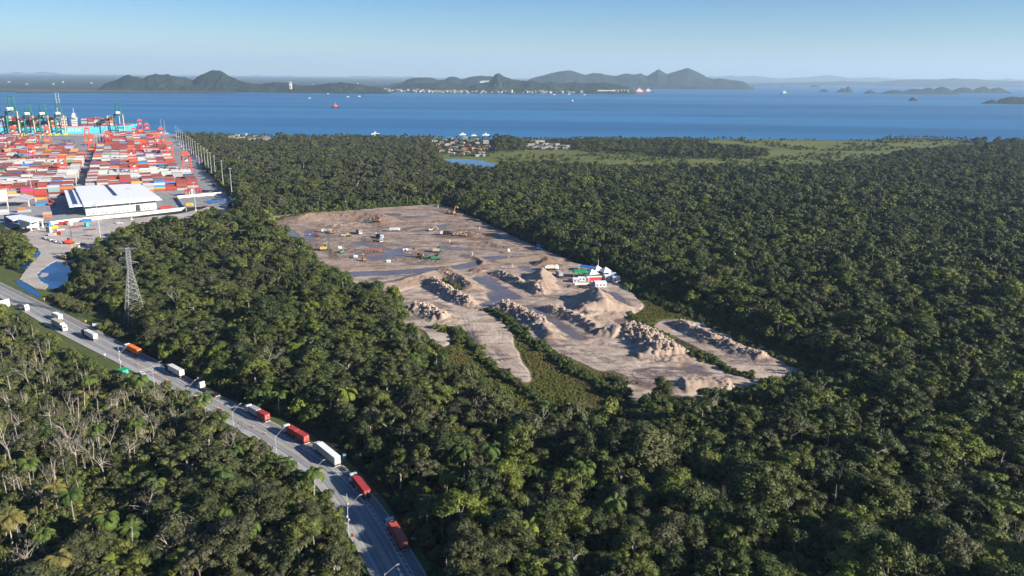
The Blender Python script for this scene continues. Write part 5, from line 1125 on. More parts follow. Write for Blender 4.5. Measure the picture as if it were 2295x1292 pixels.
# ---- quay, ship to shore cranes, ship
QV = 1110.
qp = [tuple(uv(u_, v_)) for u_, v_ in ((on_v(378, 1150), 1165), (-1500, 1165), (-1500, 1118), (on_v(378, 1118), 1118))]
sheet('quay', qp, .6, M['shoulder'], thick=2.8)
mb_k = MB(); 
def bridge_poly(p0, p1, w_): 
    p0, p1 = np.array(p0), np.array(p1); d = (p1-p0); d = d/math.hypot(*d); n_ = np.array([-d[1], d[0]])*w_/2; return [tuple(p0+n_), tuple(p1+n_), tuple(p1-n_), tuple(p0-n_)]
sheet('quay_bridge', bridge_poly(uv(on_v(200, 1130), 1125), uv(on_v(218, 1060), 1040), 16), .55, M['shoulder'], thick=2.6)
def sts(label, px, up=False, boom_h=0, sc_=1.0):
    u_ = on_v(px, 1138); p_ = uv(u_, 1130); t = thing('quay_crane', label, 'quay crane', (p_[0], p_[1], .62), PA, 'green quay cranes beside the ship'); t.scale = (sc_,)*3; G = M['crane_green']; Hh = 44.
    for sx_ in (-1, 1):
        mb = MB(); mb.tube((sx_*9, 26, 0),(sx_*9, 26, Hh),1.5,1.3,4); mb.build('leg', G, t); mb = MB(); mb.tube((sx_*9, 0, 0),(sx_*9, 0, Hh),1.5,1.3,4); mb.build('leg', G if sx_ < 0 else M['tan'], t)
        mb = MB(); mb.box(sx_*9-.8, -1, 12, sx_*9+.8, 27, 13.8); mb.tube((sx_*9,0,13),(sx_*9,26,Hh-2),.5,n=4); mb.build('side_brace', G, t)
    for y_ in (0, 26): mb = MB(); mb.box(-9, y_-.7, 12, 9, y_+.7, 13.6); mb.box(-9, y_-.7, Hh-1.5, 9, y_+.7, Hh); mb.build('portal_beam', G, t); mb = MB(); mb.box(-12.5, y_-1.3, .1, -5, y_+1.3, 2.6); mb.box(5, y_-1.3, .1, 12.5, y_+1.3, 2.6); mb.build('bogie', M['yellow'], t)
    mb = MB()
    for sx_ in (-1, 1): mb.box(sx_*3.2-.5, -22, Hh, sx_*3.2+.5, 27, Hh+2.2)
    mb.build('rear_girder', G, t); mb = MB(); mb.box(-4.5, -14, Hh+2.3, 4.5, -1, Hh+7.5); mb.build('machinery_house', M['white'], t)
    mb = MB()
    for sx_ in (-1, 1): mb.tube((sx_*6,26,Hh),(sx_*3.5,24,Hh+26),1.1,1.,4); mb.tube((sx_*3.5,24,Hh+26),(sx_*6,2,Hh),.7,n=4); mb.tube((sx_*3.5,24,Hh+26),(sx_*3.2,-21,Hh+2),.5,n=4)
    mb.tube((-3.5,24,Hh+26),(3.5,24,Hh+26),.7,n=4); mb.build('apex_frame', G, t)
    mb = MB()
    for sx_ in (-1, 1):
        if up: mb.tube((sx_*3.2,27,Hh+1),(sx_*3.0,34,Hh+boom_h),.75,.6,4)
        else: mb.tube((sx_*3.2,27,Hh+1),(sx_*3.2,76,Hh+1),.75,.6,4)
    for k_ in range(7):
        f = (k_+1)/7; 
        y_, z_ = (27+7*f, Hh+1+(boom_h-1)*f) if up else (27+49*f, Hh+1); mb.tube((-3.2,y_,z_),(3.2,y_,z_),.3,n=4)
    mb.build('boom', M['trailer_grey'] if up else G, t)
    mb = MB(); mb.box(-1.5, 31, Hh-4, 1.5, 35, Hh-1); mb.build('cabin', M['white'], t)
    mb = MB(); z_ = 2.
    for k_ in range(9): mb.tube((9, -1.5 if k_ % 2 else 3, z_+k_*4.4),(9, 3 if k_ % 2 else -1.5, z_+(k_+1)*4.4),.35,n=3)
    mb.build('stair', M['tan'], t)
sts('leftmost green quay crane, taller and nearer the left edge', 34, sc_=1.22); sts('second green quay crane from the left', 70); sts('third green quay crane from the left', 103)
sts('fourth green quay crane with its grey boom raised high', 138, True, 48); sts('green quay crane standing apart near the ship bow', 270)
# ship
t = thing('container_ship', 'long light blue container ship moored at the quay', 'ship', tuple(uv(SU1, SV-24))+(-1.5,), PA + math.pi)
Ls, Bm, Fb = 330., 44., 18.
hullv = []; prof = []
secs = [(-0.0, .02, 4.5), (10, .3, 2.6), (24, .62, .8), (45, .92, 0), (80, 1, 0), (Ls-40, 1, 0), (Ls-8, .8, 0), (Ls, .7, 0)]
mb = MB(); ring = []
for x_, wf, ov in secs:
    i0_ = len(mb.v); hw_ = Bm/2*wf; hb_ = Bm/2*max(.01, wf*(.55 if x_ < 45 else .97))
    x2 = x_ + (14*(1-min(1, x_/45)) if x_ < 45 else 0)
    mb.v += [(x2, hb_, -2), (x_, hw_, Fb+ov), (x_, -hw_, Fb+ov), (x2, -hb_, -2)]; ring.append(i0_)
for a_, b_ in zip(ring, ring[1:]):
    mb.f += [(a_, b_, b_+1, a_+1), (a_+1, b_+1, b_+2, a_+2), (a_+2, b_+2, b_+3, a_+3)]
mb.f += [(0,1,2,3), tuple(ring[-1]+k_ for k_ in (3,2,1,0))]; mb.m = [0]*len(mb.f); mb.build('hull', M['hull'], t)
mb = MB(); mb.box(45, -Bm/2+.5, Fb+.02, Ls-10, Bm/2-.5, Fb+1.6); mb.box(9, -5, Fb+2.6, 40, 5, Fb+4.4); mb.build('deck', M['red'], t)
su = to_uv(*uv(on_v(172, SV), SV))[0]; xs_ = SU1 - su
mb = MB(); mb.box(xs_-6, -Bm/2+6, Fb, xs_+6, Bm/2-6, Fb+20); mb.box(xs_-4, -Bm/2+1, Fb+20, xs_+4, Bm/2-1, Fb+26); mb.box(xs_-3, -7, Fb+26, xs_+3, 7, Fb+30); mb.build('superstructure', M['lamp_white'], t)
mb = MB(); mb.box(xs_-4.2, -Bm/2+1.5, Fb+22.5, xs_-4.02, Bm/2-1.5, Fb+24.8); mb.box(xs_-5, Bm/2-5.98, Fb+6, xs_+5, Bm/2-5.8, Fb+7.2); mb.box(xs_-5, Bm/2-5.98, Fb+11, xs_+5, Bm/2-5.8, Fb+12.2); mb.box(xs_-5, Bm/2-5.98, Fb+16, xs_+5, Bm/2-5.8, Fb+17.2); mb.build('bridge_window', M['glass'], t)
mb = MB(); mb.tube((xs_,0,Fb+30),(xs_,0,Fb+41),.6,.3,6); mb.tube((40,0,Fb+4),(40,0,Fb+30),.8,.4,6); mb.build('mast', M['white'], t)
try:
    fc = bpy.data.curves.new('hull_lettering', 'FONT'); fc.body = 'MAERSK'; fc.size = 11; fc.extrude = .05; fc.align_x = 'CENTER'; fc.space_character = 1.2
    ft = bpy.data.objects.new('hull_lettering', fc); fme = bpy.data.meshes.new_from_object(ft); fme.name = 'hull_lettering'; fme.materials.clear()
    fo = link(bpy.data.objects.new('hull_lettering', fme), t); fo.location = (xs_-60+70, Bm/2+.12, 6.5); fo.rotation_euler = (math.pi/2, 0, math.pi); fme.materials.append(M['white'])
except Exception as e: print(e)
pm_ = np.array([math.cos(PA+math.pi), math.sin(PA+math.pi)]); pn_ = np.array([-pm_[1], pm_[0]]); so = uv(SU1, SV-24)
ship = {k_: [] for k_ in KEYS}
bays = [x for x in np.arange(54, Ls-16, 13.6) if abs(x-xs_) > 13]
for bx_ in bays:
    h0 = cr.randint(6, 9) if bx_ < 150 else cr.randint(7, 10)
    for r_i in range(16):
        h_ = int(np.clip(h0+cr.randint(-1, 1), 1, 9)); 
        for k_ in range(h_):
            if 0 < r_i < 15 and k_ < h_-1: continue
            col = KEYS[cr.choice(len(KEYS), p=[.22,.16,.22,.16,.06,.04,.03,.04,.01,.0,.04,.02])]; y_ = -Bm/2+1.6+r_i*2.55; z0 = Fb+1.7+k_*2.62-1.5; A = [so+pm_*(bx_)+pn_*y_, so+pm_*(bx_+12.2)+pn_*y_, so+pm_*(bx_+12.2)+pn_*(y_+2.44), so+pm_*bx_+pn_*(y_+2.44)]
            n0 = len(allm.v); allm.v += [(p[0],p[1],z0) for p in A]+[(p[0],p[1],z0+2.56) for p in A]; allm.f += [tuple(n0+j for j in f) for f in [(0,3,2,1),(4,5,6,7),(0,1,5,4),(1,2,6,5),(2,3,7,6),(3,0,4,7)]]; allm.m += [KEYS.index(col)]*6
tag(allm.build('stacked_containers', mats_), kind='stuff')
# ---- loose containers on the apron
def loose(px_, k_, col, lab, L_=12.19, rz=PA, off=0.):
    q = un(*px_); o = link(bpy.data.objects.new('shipping_container', cont_mesh(col, L_))); o.location = (q[0]+off*math.cos(rz), q[1]+off*math.sin(rz), GRD+.03+k_*2.6); o.rotation_euler = (0, 0, rz); tag(o, lab, 'container', 'loose containers on the port apron'); return o
for k_, (nm, col) in enumerate((('bottom','rust'),('second','grey'),('third','red'))):
    for j_, (a_, cc) in enumerate((((420,440),'orange'),((426,439),'red'),((433,438),'white'))):
        loose(a_, k_, cr.choice([col, cc]), '%s container, %s tier of the short stack before the basin, column %s' % ('coloured', nm, ('one','two','three')[j_]), 6.06, PA+math.pi/2)
for k_ in range(3):
    for j_, a_ in enumerate(((446,438),(452,437))): loose(a_, k_, ('navy','rust','red')[k_], '%s container, %s tier of the tall red stack, column %s' % (('navy blue','rust red','bright red')[k_], LV[k_], ('one','two')[j_]), 6.06, PA+math.pi/2)
loose((480,416), 0, 'red', 'lone red container by the second light mast', 6.06, PA+math.pi/2); loose((408,427), 1, 'rust', 'rust red container being carried behind the short stack'); loose((387,468), 0, 'red', 'bright red container lying right of the warehouse')
loose((117,487), 0, 'orange', 'orange container on the open apron, lower of two', 8.); loose((117,487), 1, 'grey', 'grey container on top of the orange one', 8.); loose((108,461), 0, 'blue', 'bright blue container beside the grey shed'); loose((70,476), 0, 'grey', 'grey container before the grey shed'); loose((57,477), 1, 'orange', 'small orange container before the grey shed', 6.06)
loose((20,482), 0, 'grey', 'grey container at the left edge of the apron, lower'); loose((20,482), 1, 'white', 'white container at the left edge of the apron, upper'); loose((112,523), 0, 'white', 'white site container in the building yard, lower', 6.06, R_(-30)); loose((112,523), 1, 'white', 'white site container in the building yard, upper', 6.06, R_(-30)); loose((125,530), 0, 'white', 'white site container beside the stacked pair', 6.06, R_(10)); loose((135,528), 0, 'red', 'red roofed site container beside the white ones', 6.06, R_(10))
loose((147,505), 0, 'red', 'short red container in the building yard by the wall', 6.06, R_(15)); loose((205,498), 0, 'blue', 'pale blue container along the long white wall', 8., R_(15)); loose((110,508), 0, 'blue', 'small blue container near the gate canopy', 4., R_(-40))
for lb, px_, r_ in (('leftmost white car of the row by the yard track',(101,537),-30),('second white car of the row by the yard track',(111,540),-30),('third white car of the row by the yard track',(122,544),-25),('fourth white car of the row by the yard track',(135,547),-20),('white car standing alone at the trees left one',(178,549),10),('dark car standing alone at the trees right one',(187,551),10),('white van beside the far yard trees',(268,503),10)):
    q = un(*px_); car(lb, (q[0], q[1], GRD), R_(r_), M['dark'] if 'dark' in lb else M['white'], 'cars in the building yard', 1.35)
# clutter of the building yard
yr = random.Random(6)
for k_, (lb, px_, sz, col) in enumerate([('yellow skip beside the small blue container',(124,513),(5,3,2.2),'yellow'),('pale tarpaulin stack right of the yellow skip',(136,517),(6,3,1),'cream'),('red tank trailer by the long white wall',(150,503),(5,2.4,2.4),'red'),('white hut by the long white wall',(157,506),(3,3,2.6),'white'),('teal water tank in the building yard',(195,509),(3,3,3),'teal'),('rust red steel plates lying in the building yard',(202,516),(10,4,.3),'rust'),('grey steel sheets laid out in the yard, upper left',(178,522),(14,7,.25),'trailer_grey'),('grey steel sheets laid out in the yard, right',(222,505),(16,8,.25),'trailer_grey'),('rust red beams beside the basin',(466,464),(12,2,.5),'rust'),('pallet of pipes near the masts at the yard edge',(212,536),(8,3,.6),'steel'),('brown rebar bundle in the yard centre',(198,530),(9,1.4,.5),'rust'),('white bundle pile near the tree edge',(236,527),(5,3,.8),'cream'),('red steel rack near the wall, left',(168,512),(7,3,1.2),'rust'),('yellow loader by the small basin',(425,462),(7,3,2.4),'yellow')]):
    q = un(*px_); t = thing('yard_stack', lb, 'yard goods', (q[0], q[1], GRD), yr.uniform(-.6,.9)); mb = MB(); mb.box(-sz[0]/2,-sz[1]/2,.15,sz[0]/2,sz[1]/2,sz[2]); 
    if sz[2] > 1: mb.prism([(-sz[0]*.4,sz[2]+.01),(sz[0]*.4,sz[2]+.01),(sz[0]*.25,sz[2]*1.25),(-sz[0]*.3,sz[2]*1.3)],-sz[1]*.4,sz[1]*.4)
    mb.build('load', M[col], t); mb = MB()
    for x_ in (-.35, 0, .35): mb.box(sz[0]*x_-.1,-sz[1]/2-.1,0,sz[0]*x_+.1,sz[1]/2+.1,.14)
    mb.build('bearer', M['bark'], t)
# reach stacker, mobile piling rig and small machines
q = un(117,461); t = thing('reach_stacker', 'red reach stacker with raised arm beside the warehouse shadow', 'stacker', (q[0], q[1], GRD), PA+math.pi)
mb = MB(); mb.box(-4,-1.8,.9,4,1.8,2.4); mb.build('body', M['red'], t); mb = MB(); mb.box(-2,-.9,2.4,0,.9,4); mb.build('cab', M['glass'], t); mb = MB(); mb.tube((-3.5,0,3),(6,0,9),.5,.35,4); mb.box(5.6,-3.2,6.6,6.3,3.2,7.1); mb.build('arm', M['red'], t)
for x_ in (-3, 3):
    for s_ in (-1, 1): mb = MB(); mb.cyl((x_, s_*1.8, .85),(0,1,0),.85,.7,12); mb.build('wheel', M['tyre'], t)
# ================================================================== PALMS AND BARE TREES
def palm_crown(seed, n=15, Lf=3.4, droop=1.0):
    rr = random.Random(seed); mb = MB()
    for k in range(n):
        a = 2*math.pi*k/n*1.0 + rr.uniform(-.2,.2) + (k % 2)*.1; el = rr.uniform(.1, 1.15); L_ = Lf*rr.uniform(.8,1.15); ca, sa = math.cos(a), math.sin(a); pts_ = []
        r_ = 0; z = 0; ang = el
        for j in range(7): pts_.append((r_, z)); r_ += L_/6*math.cos(ang); z += L_/6*math.sin(ang); ang -= (.28+.12*j*.5)*droop
        for j in range(6):
            (r0, z0), (r1, z1) = pts_[j], pts_[j+1]; w0 = .8*math.sin(math.pi*(j+.35)/6.6); w1 = .8*math.sin(math.pi*(j+1.35)/6.9) if j < 5 else .05
            for s in (-1, 1):
                c0 = Vector((r0*ca, r0*sa, z0)); c1 = Vector((r1*ca, r1*sa, z1)); o0 = Vector((-sa*w0*s, ca*w0*s, -w0*.55)); o1 = Vector((-sa*w1*s, ca*w1*s, -w1*.55)); m_ = c0.lerp(c1, .55)
                mb.add([c0, m_, m_+o0*1.0+(c1-c0)*.45, c0+o0+(c1-c0)*.25], [(0,1,2,3)]); mb.add([m_, c1, c1+o1+(c1-c0)*.4, m_+(o0+o1)*.5+(c1-c0)*.5], [(0,1,2,3)])
    return mb
PALMS = []
for i in range(4):
    H = (9.5, 11.5, 8.0, 12.5)[i]; rr = random.Random(i); tb = MB(); x1 = rr.uniform(-.5,.5); tb.tube((0,0,-.4),(x1*.4,0,H*.5),.2,.16,7); tb.tube((x1*.4,0,H*.5),(x1,0,H),.16,.12,7); tb.ball((x1,0,H-.1),.3,6,4)
    cb = palm_crown(40+i, (15,17,13,16)[i], (4.2,4.9,3.9,4.6)[i], (1.,1.2,.8,1.1)[i]); cb.v = [(x+x1,y,z+H) for x,y,z in cb.v]; PALMS.append((H, tb.mesh('trunk', M['pale_bark']), cb.mesh('crown', M['palm'])))
pp = [(300,947,0),(217,957,0),(127,1092,1),(157,1109,0),(202,1165,1),(238,1160,0),(297,1182,0),(18,1162,1),(33,1167,1),(126,1249,1),(260,1255,0),(518,1090,0),(473,1151,0),(504,1143,0),(482,1210,0),(499,1059,0),(406,1143,0),(196,852,0),(190,880,1),(315,849,0),(458,890,0),(283,852,0),(622,882,0),(778,878,0),(646,1038,0),(741,882,0),
 (1000,1070,0),(1097,1003,0),(1115,1033,0),(1088,1103,0),(1146,1176,1),(1184,1176,0),(1450,994,0),(1461,1018,0),(1467,1109,0),(1376,1124,0),(1264,1270,0),(1425,997,0),(1164,979,0),(767,620,0),(670,540,0),(1449,601,0),(1477,613,0),(1406,640,0),(520,1010,0),(560,1180,0),(610,1120,0),(60,1040,0),(90,1200,0),(350,1080,0),(430,1010,0),(1040,1010,0),(955,1130,0),(1310,1040,0),(1530,1060,0),(1590,1150,0),(1290,1170,0),(1120,1230,0),(860,830,0),(930,800,0),(820,770,0),(700,1060,0),(655,770,0),(560,700,0),(480,720,0),(398,650,0)]
cells = ('far left', 'left', 'middle', 'right', 'far right')
for k, (x, y, yel) in enumerate(pp):
    H, tm, cm = PALMS[k % 4]; s = random.Random(k).uniform(1.05, 1.2); q = un(x, y, H*s)
    side = 'left of the road' if (x < 830 and y > 700 + (x-100)*.42) else 'right of the road'
    ver = 'at the foot of the picture' if y > 1150 else 'in the lower third' if y > 950 else 'beside the road' if (x < 800 and y > 840) else 'near the work site'
    t = thing('palm_tree', '%s palm with %s crown, %s' % ('yellowing' if yel else 'green', 'drooping' if k % 4 in (1, 3) else 'upright', near_mark(x, y+1)), 'palm tree', (q[0], q[1], 0), k*1.7, 'palms rising from the wood'); t.scale = (s, s, s)
    link(bpy.data.objects.new('trunk', tm), t); c = link(bpy.data.objects.new('crown', cm), t); c['tint'] = .85 if yel else .1*random.Random(k+5).random()
def bare(seed, H, r0, spread, depth=4, twig=True):
    rr = random.Random(seed); mb = MB()
    def grow(p, d, L_, r_, k):
        q = p + d*L_; mb.tube(p, q, r_, r_*.68, 5 if k < 2 else 3, False)
        if k >= depth: return
        for j in range(2 if k < 1 else rr.choice((2, 3))):
            dd = (d + Vector((rr.gauss(0, spread), rr.gauss(0, spread), rr.uniform(-.15, .3)))).normalized(); grow(q, dd, L_*rr.uniform(.55,.85), r_*.55, k+1)
    grow(Vector((0,0,-.3)), Vector((rr.uniform(-.08,.08), rr.uniform(-.08,.08), 1)).normalized(), H*.42, r0, 0); return mb
BARES = [bare(1, 11, .24, .55).mesh('bare_tree', M['pale_bark']), bare(2, 13, .25, .6, 5).mesh('bare_tree', M['pale_bark']), bare(3, 9, .2, .45, 5).mesh('bare_tree', M['twig']), bare(4, 12, .24, .5, 5).mesh('bare_tree', M['twig'])]
def slender(seed):
    rr = random.Random(seed); H = rr.uniform(8, 13); mb = MB(); a = Vector((0,0,-.3)); d = Vector((rr.uniform(-.12,.12), rr.uniform(-.12,.12), 1)); b_ = a+d*H*.5; c = b_+Vector((rr.uniform(-.5,.5), rr.uniform(-.5,.5), H*.5)); mb.tube(a, b_, .17, .13, 5); mb.tube(b_, c, .13, .06, 5)
    for k in range(5): s = b_.lerp(c, rr.uniform(0, .95)); mb.tube(s, s+Vector((rr.uniform(-1.1,1.1), rr.uniform(-1.1,1.1), rr.uniform(.3,1.2))), .05, .02, 3, False)
    return mb.mesh('bare_tree', M['pale_bark'])
SLEN = [slender(60+i) for i in range(6)]
# dry trees: a haze of fine twigs on pale limbs
M['dry'] = foliage_mat('dry_twigs', (.10,.088,.066), (.14,.125,.095), (.18,.16,.12), (.15,.13,.10), accent=(.12,.12,.06), transl=.05)
DRY = []
for i in range(3):
    V, Q, cs, rd = crown_geo(500+i, 3.6+.5*i, 10.+i, 4.5, 'loose', .26, .16); keepq = []
    cm = mesh_quads('crown', V, Q[:int(len(Q))] if False else Q[:len(Q)-0], M['dry']); tm = trunk_mb(cs, 10.+i, 4.5, .26, 70+i, 11, 5).mesh('trunk', M['pale_bark']); 
    # leave out the closed cores: twigs only
    nl_ = sum(1 for q in Q if q[0] % 4 == 0 and q[3] == q[0]+3 and q[1] == q[0]+1); cm = mesh_quads('crown', V, Q[:nl_], M['dry']); DRY.append((tm, cm))
br = np.random.RandomState(21); SW = [(5,700),(60,725),(130,770),(225,830),(265,850),(330,880),(400,900),(430,960),(420,1110),(300,1250),(0,1280)]
cnt = 0; lst = []
while len(lst) < 165:
    x, y = br.uniform(0, 440), br.uniform(700, 1285)
    if inpoly(np.array([x]), np.array([y]), SW)[0] and br.random_sample() < (1. if y < 1100 and x < 300 else .35): lst.append((x, y))
for k, (x, y) in enumerate(lst):
    m_ = SLEN[k % 6] if k % 5 < 4 else BARES[k % 4]; q = un(x, y, 4.); 
    if is_open(np.array([q[0]]), np.array([q[1]]), 6.)[0]: continue
    o = link(bpy.data.objects.new('bare_tree', m_)); o.location = (q[0], q[1], 0); o.rotation_euler = (br.uniform(-.06,.06), br.uniform(-.06,.06), br.uniform(0, 6.28)); s = br.uniform(.75, 1.1); o.scale = (s, s, s)
    tag(o, 'pale %s bare tree %s' % ('slender' if k % 5 < 4 else 'forked', near_mark(x, y)), 'bare tree', 'bare trunks of the swampy stand')
for k, (x, y, s, lb) in enumerate([(592,838,1.,'white forked dead tree standing out of the dark wood above the road'),(1203,962,1.,'bare grey tree at the lower edge of the marshy meadow'),(1610,1160,.9,'white leafless tree in the dark forest at lower right'),(1316,935,1.2,'big pale branching tree before the meadow end'),(404,705,1.1,'pale twisted tree right of the pylon'),(545,1215,.8,'pale snag near the lower road edge'),(160,1000,1.2,'large pale forked tree in the swampy stand, centre'),(245,985,1.2,'tall pale tree with a crooked arm in the swampy stand'),(20,1010,1.1,'pale leaning tree at the left picture edge'),(520,1015,1.,'pale branching tree left of the road below the palms'),(2260,1250,1.,'pale bare tree in the lower right corner'),(958,1040,.8,'thin pale trunk right of the road'),(1755,950,.8,'pale trunk among dark crowns, lower right'),(930,770,.8,'white trunk left of the sand tongues'),(1880,1090,.8,'bare grey tree in the far lower right')]):
    q = un(x, y, 7.); o = link(bpy.data.objects.new('bare_tree', BARES[(k*3+1) % 4 if k else 1])); o.location = (q[0], q[1], 0); o.rotation_euler = (0, 0, k*2.1); s *= 1.25; o.scale = (s, s, s*1.05); tag(o, lb, 'bare tree')
for k in range(46):
    x, y = br.uniform(860, 2250), br.uniform(800, 1280); q = un(x, y, 9.)
    if is_open(np.array([q[0]]), np.array([q[1]]), 6.)[0] or is_open(np.array([q[0]]), np.array([q[1]]), 0.)[0]: continue
    o = link(bpy.data.objects.new('bare_tree', SLEN[k % 6])); o.location = (q[0], q[1], 0); o.rotation_euler = (0, 0, br.uniform(0, 6.28)); s = br.uniform(1.05, 1.35); o.scale = (s, s, s); tag(o, 'pale slender trunk with stubby boughs, %s' % near_mark(x, y), 'bare tree', 'bare trunks in the green wood')
dl = [(150,985),(170,1010),(135,1010),(215,885),(260,900),(300,880),(60,1000),(30,1080),(90,1110),(330,935),(360,900),(395,940),(240,930),(185,960),(110,930),(40,950),(20,900),(520,985),(560,1000),(440,1250),(420,1200),(120,1240),(60,1260),(330,1150),(380,1230),(230,1040),(290,1010),(1316,925),(1290,915),(1085,930),(1065,945),(1180,940),(640,720),(700,800),(480,660),(1550,925),(1600,905),(1820,770),(1500,1260),(2100,480),(1950,560),(2200,700),(1750,560),(1650,620)]
for k, (x, y) in enumerate(dl):
    q = un(x, y, 7.); 
    if is_open(np.array([q[0]]), np.array([q[1]]), 7.)[0]: continue
    t = thing('dry_tree', 'greyish %s dry tree, %s' % ('round' if k % 3 else 'wide', near_mark(x, y)), 'dry tree', (q[0], q[1], 0), k*1.3, 'dry twiggy trees'); s = random.Random(k).uniform(1.05, 1.45); t.scale = (s, s, s*.98); tm, cm = DRY[k % 3]; link(bpy.data.objects.new('trunk', tm), t); link(bpy.data.objects.new('crown', cm), t)
# the lone tree before the sand
q = un(1487, 905); cm, tm, _, _, _ = PROTO[11]; t = thing('broadleaf_tree', 'lone round crowned tree standing before the lowest sand heap', 'tree', (q[0], q[1]-1, 0), .6); t.scale = (1.3, 1.3, 1.0); c = link(bpy.data.objects.new('crown', cm), t); c['tint'] = .2; link(bpy.data.objects.new('trunk', tm), t)

# ================================================================== HOUSES, FAR TOWN
C('wall_w', (.30,.285,.26), .8, rnd=.15); C('roof_o', (.36,.13,.08), .8, rnd=.2); C('roof_g', (.33,.32,.31), .8, rnd=.2); C('roof_w', (.38,.37,.35), .7, rnd=.1); C('roof_r', (.28,.06,.05), .8, rnd=.15)
def house_mesh(w_, d_, h_, roof, hip=True, two=False):
    mb = MB(); mb.box(-w_/2, -d_/2, -.3, w_/2, d_/2, h_); 
    for x in np.arange(-w_/2+1.2, w_/2-1, 2.6): mb.cur = 2; mb.box(x, -d_/2-.03, h_*.35, x+1.1, -d_/2-.005, h_*.75)
    mb.cur = 1; e = .6; rh = 1.7 if hip else .5; k = d_*.4 if hip else .01
    mb.add([(-w_/2-e,-d_/2-e,h_+.01),(w_/2+e,-d_/2-e,h_+.01),(w_/2+e,d_/2+e,h_+.01),(-w_/2-e,d_/2+e,h_+.01),(-w_/2+k,0,h_+rh),(w_/2-k,0,h_+rh)], [(0,3,2,1),(0,1,5,4),(1,2,5),(2,3,4,5),(3,0,4)])
    return mb.mesh('house', [M['wall_w'], roof, M['glass']])
HM = [(house_mesh(11,8,3.2,M['roof_o']),'orange tiled'),(house_mesh(9,7,3.,M['roof_r']),'dark red'),(house_mesh(13,9,5.6,M['roof_g']),'grey'),(house_mesh(12,8,3.,M['roof_w'],False),'flat white'),(house_mesh(9,8,6.,M['roof_w'],False),'tall white'),(house_mesh(14,7,2.9,M['roof_g'],False),'long grey')]
hr = np.random.RandomState(8)
def place_house(px_, k, rz, lab, grp, s=1., z=0.):
    q = un(*px_); o = link(bpy.data.objects.new('house', HM[k][0])); o.location = (q[0], q[1], z); o.rotation_euler = (0, 0, rz); o.scale = (s, s, s); tag(o, lab, 'house', grp)
vill = [(972,318,3),(980,327,1),(985,334,1),(990,322,0),(998,316,3),(1003,330,2),(1008,338,1),(1013,325,4),(1018,333,3),(1022,318,0),(1027,341,3),(1032,329,5),(1036,322,3),(1041,337,0),(1046,345,0),(1050,328,1),(1055,318,3),(1059,335,0),(1063,343,1),(1068,326,4),(1072,338,0),(1076,331,3),(1080,345,3),(1085,337,0),(1000,343,5),(1012,346,3),(1036,347,1),(1058,349,3),(1071,351,3),(1082,351,3),(990,341,0),(978,312,3),(1010,312,3),(1043,313,2),(1066,314,3),(1088,322,2),(1093,330,0)]
for (x, y, k) in vill: place_house((x, y), k, hr.uniform(-.5,.9), '%s roofed house behind the lagoon, %s, %s' % (HM[k][1], 'front row' if y > 340 else 'row behind the front' if y > 332 else 'middle row' if y > 323 else 'shore side', 'left end' if x < 995 else 'left of centre' if x < 1025 else 'right of centre' if x < 1058 else 'right end'), 'houses of the village behind the lagoon', hr.uniform(.8, 1.15))
for (x, y, k) in [(1183,331,3),(1190,326,5),(1197,333,3),(1203,322,4),(1208,329,5),(1215,334,3),(1222,325,3),(1228,332,5),(1235,327,3),(1241,335,3),(1248,329,4),(1254,334,5),(1262,330,3),(1269,335,3),(1275,329,5),(1212,319,3),(1196,319,0)]: place_house((x, y), k, hr.uniform(-.3,.5), '%s roofed house of the marsh hamlet, %s, %s' % (HM[k][1], 'left end' if x < 1210 else 'centre' if x < 1245 else 'right end', 'front' if y > 330 else 'back'), 'houses of the hamlet beside the marsh', hr.uniform(.9, 1.3))
for (x, y, k) in [(518,309,3),(524,313,5),(532,308,4),(541,312,3),(548,307,4),(556,311,5),(564,314,3),(572,308,3),(581,313,5),(590,309,3),(599,314,0),(607,311,3),(845,309,2),(470,308,4),(485,310,3),(820,311,3),(738,310,4),(452,309,3)]: place_house((x, y), k, hr.uniform(-.3,.5), '%s roofed house on the near shore, %s' % (HM[k][1], 'close to the port' if x < 500 else 'left of the shore cluster' if x < 550 else 'right of the shore cluster' if x < 640 else 'alone left of the village'), 'houses on the near shore', hr.uniform(1., 1.4))
# the town across the bay: one house each
def far_house(px_, y_, k, s, lab, grp, z): 
    q = un(px_, y_); o = link(bpy.data.objects.new('house', HM[k][0])); o.location = (q[0], q[1], z); o.rotation_euler = (0, 0, hr.uniform(-.6,.6)); o.scale = (s*1.3, s*1.6, s*1.6); tag(o, lab, 'house', grp)
for i in range(170):
    u = hr.random_sample(); x = 860+u*490; seg_ = 'left' if x < 1000 else 'middle' if x < 1180 else 'right'
    if 1090 < x < 1180 and hr.random_sample() < .6: continue
    sh = np.interp(x, [860,1000,1150,1250,1350], [207,209.5,211,210,210.6]); up = abs(hr.normal())*1.4; k = int(hr.choice([0,2,3,4,3,3])); far_house(x, sh-.4-up*.8, k, hr.uniform(.9, 1.9), '%s roofed house, %s of the far town, %s' % (HM[k][1], seg_, 'at the water' if up < 1 else 'behind the waterfront'), 'houses of the town across the bay', 1+up*2.5)
for i in range(0, 26, 2):
    x, y = [(60,190),(105,185),(140,186),(165,187),(205,188),(215,187),(245,187),(40,192),(20,186),(90,192),(660,193),(680,191),(700,190),(775,188),(800,189),(830,190),(870,191),(985,191),(1040,187),(1290,196),(1060,188),(10,184),(120,191),(180,183),(675,195),(820,186)][i]
    k = (3,4,2)[i % 3]; far_house(x, y, k, 1.5, '%s roofed building in the far woods, %s' % (HM[k][1], ('at the left end' if x < 100 else 'before the left hills' if x < 200 else 'right of the left hills' if x < 800 else 'towards the middle')), 'buildings in the woods across the bay', 2)
def at_far(px_, top, dist, base=0.): 
    x = xd(px_, dist); return (x, dist, base), CAMH+(yh(px_)-top)/FZ*dist
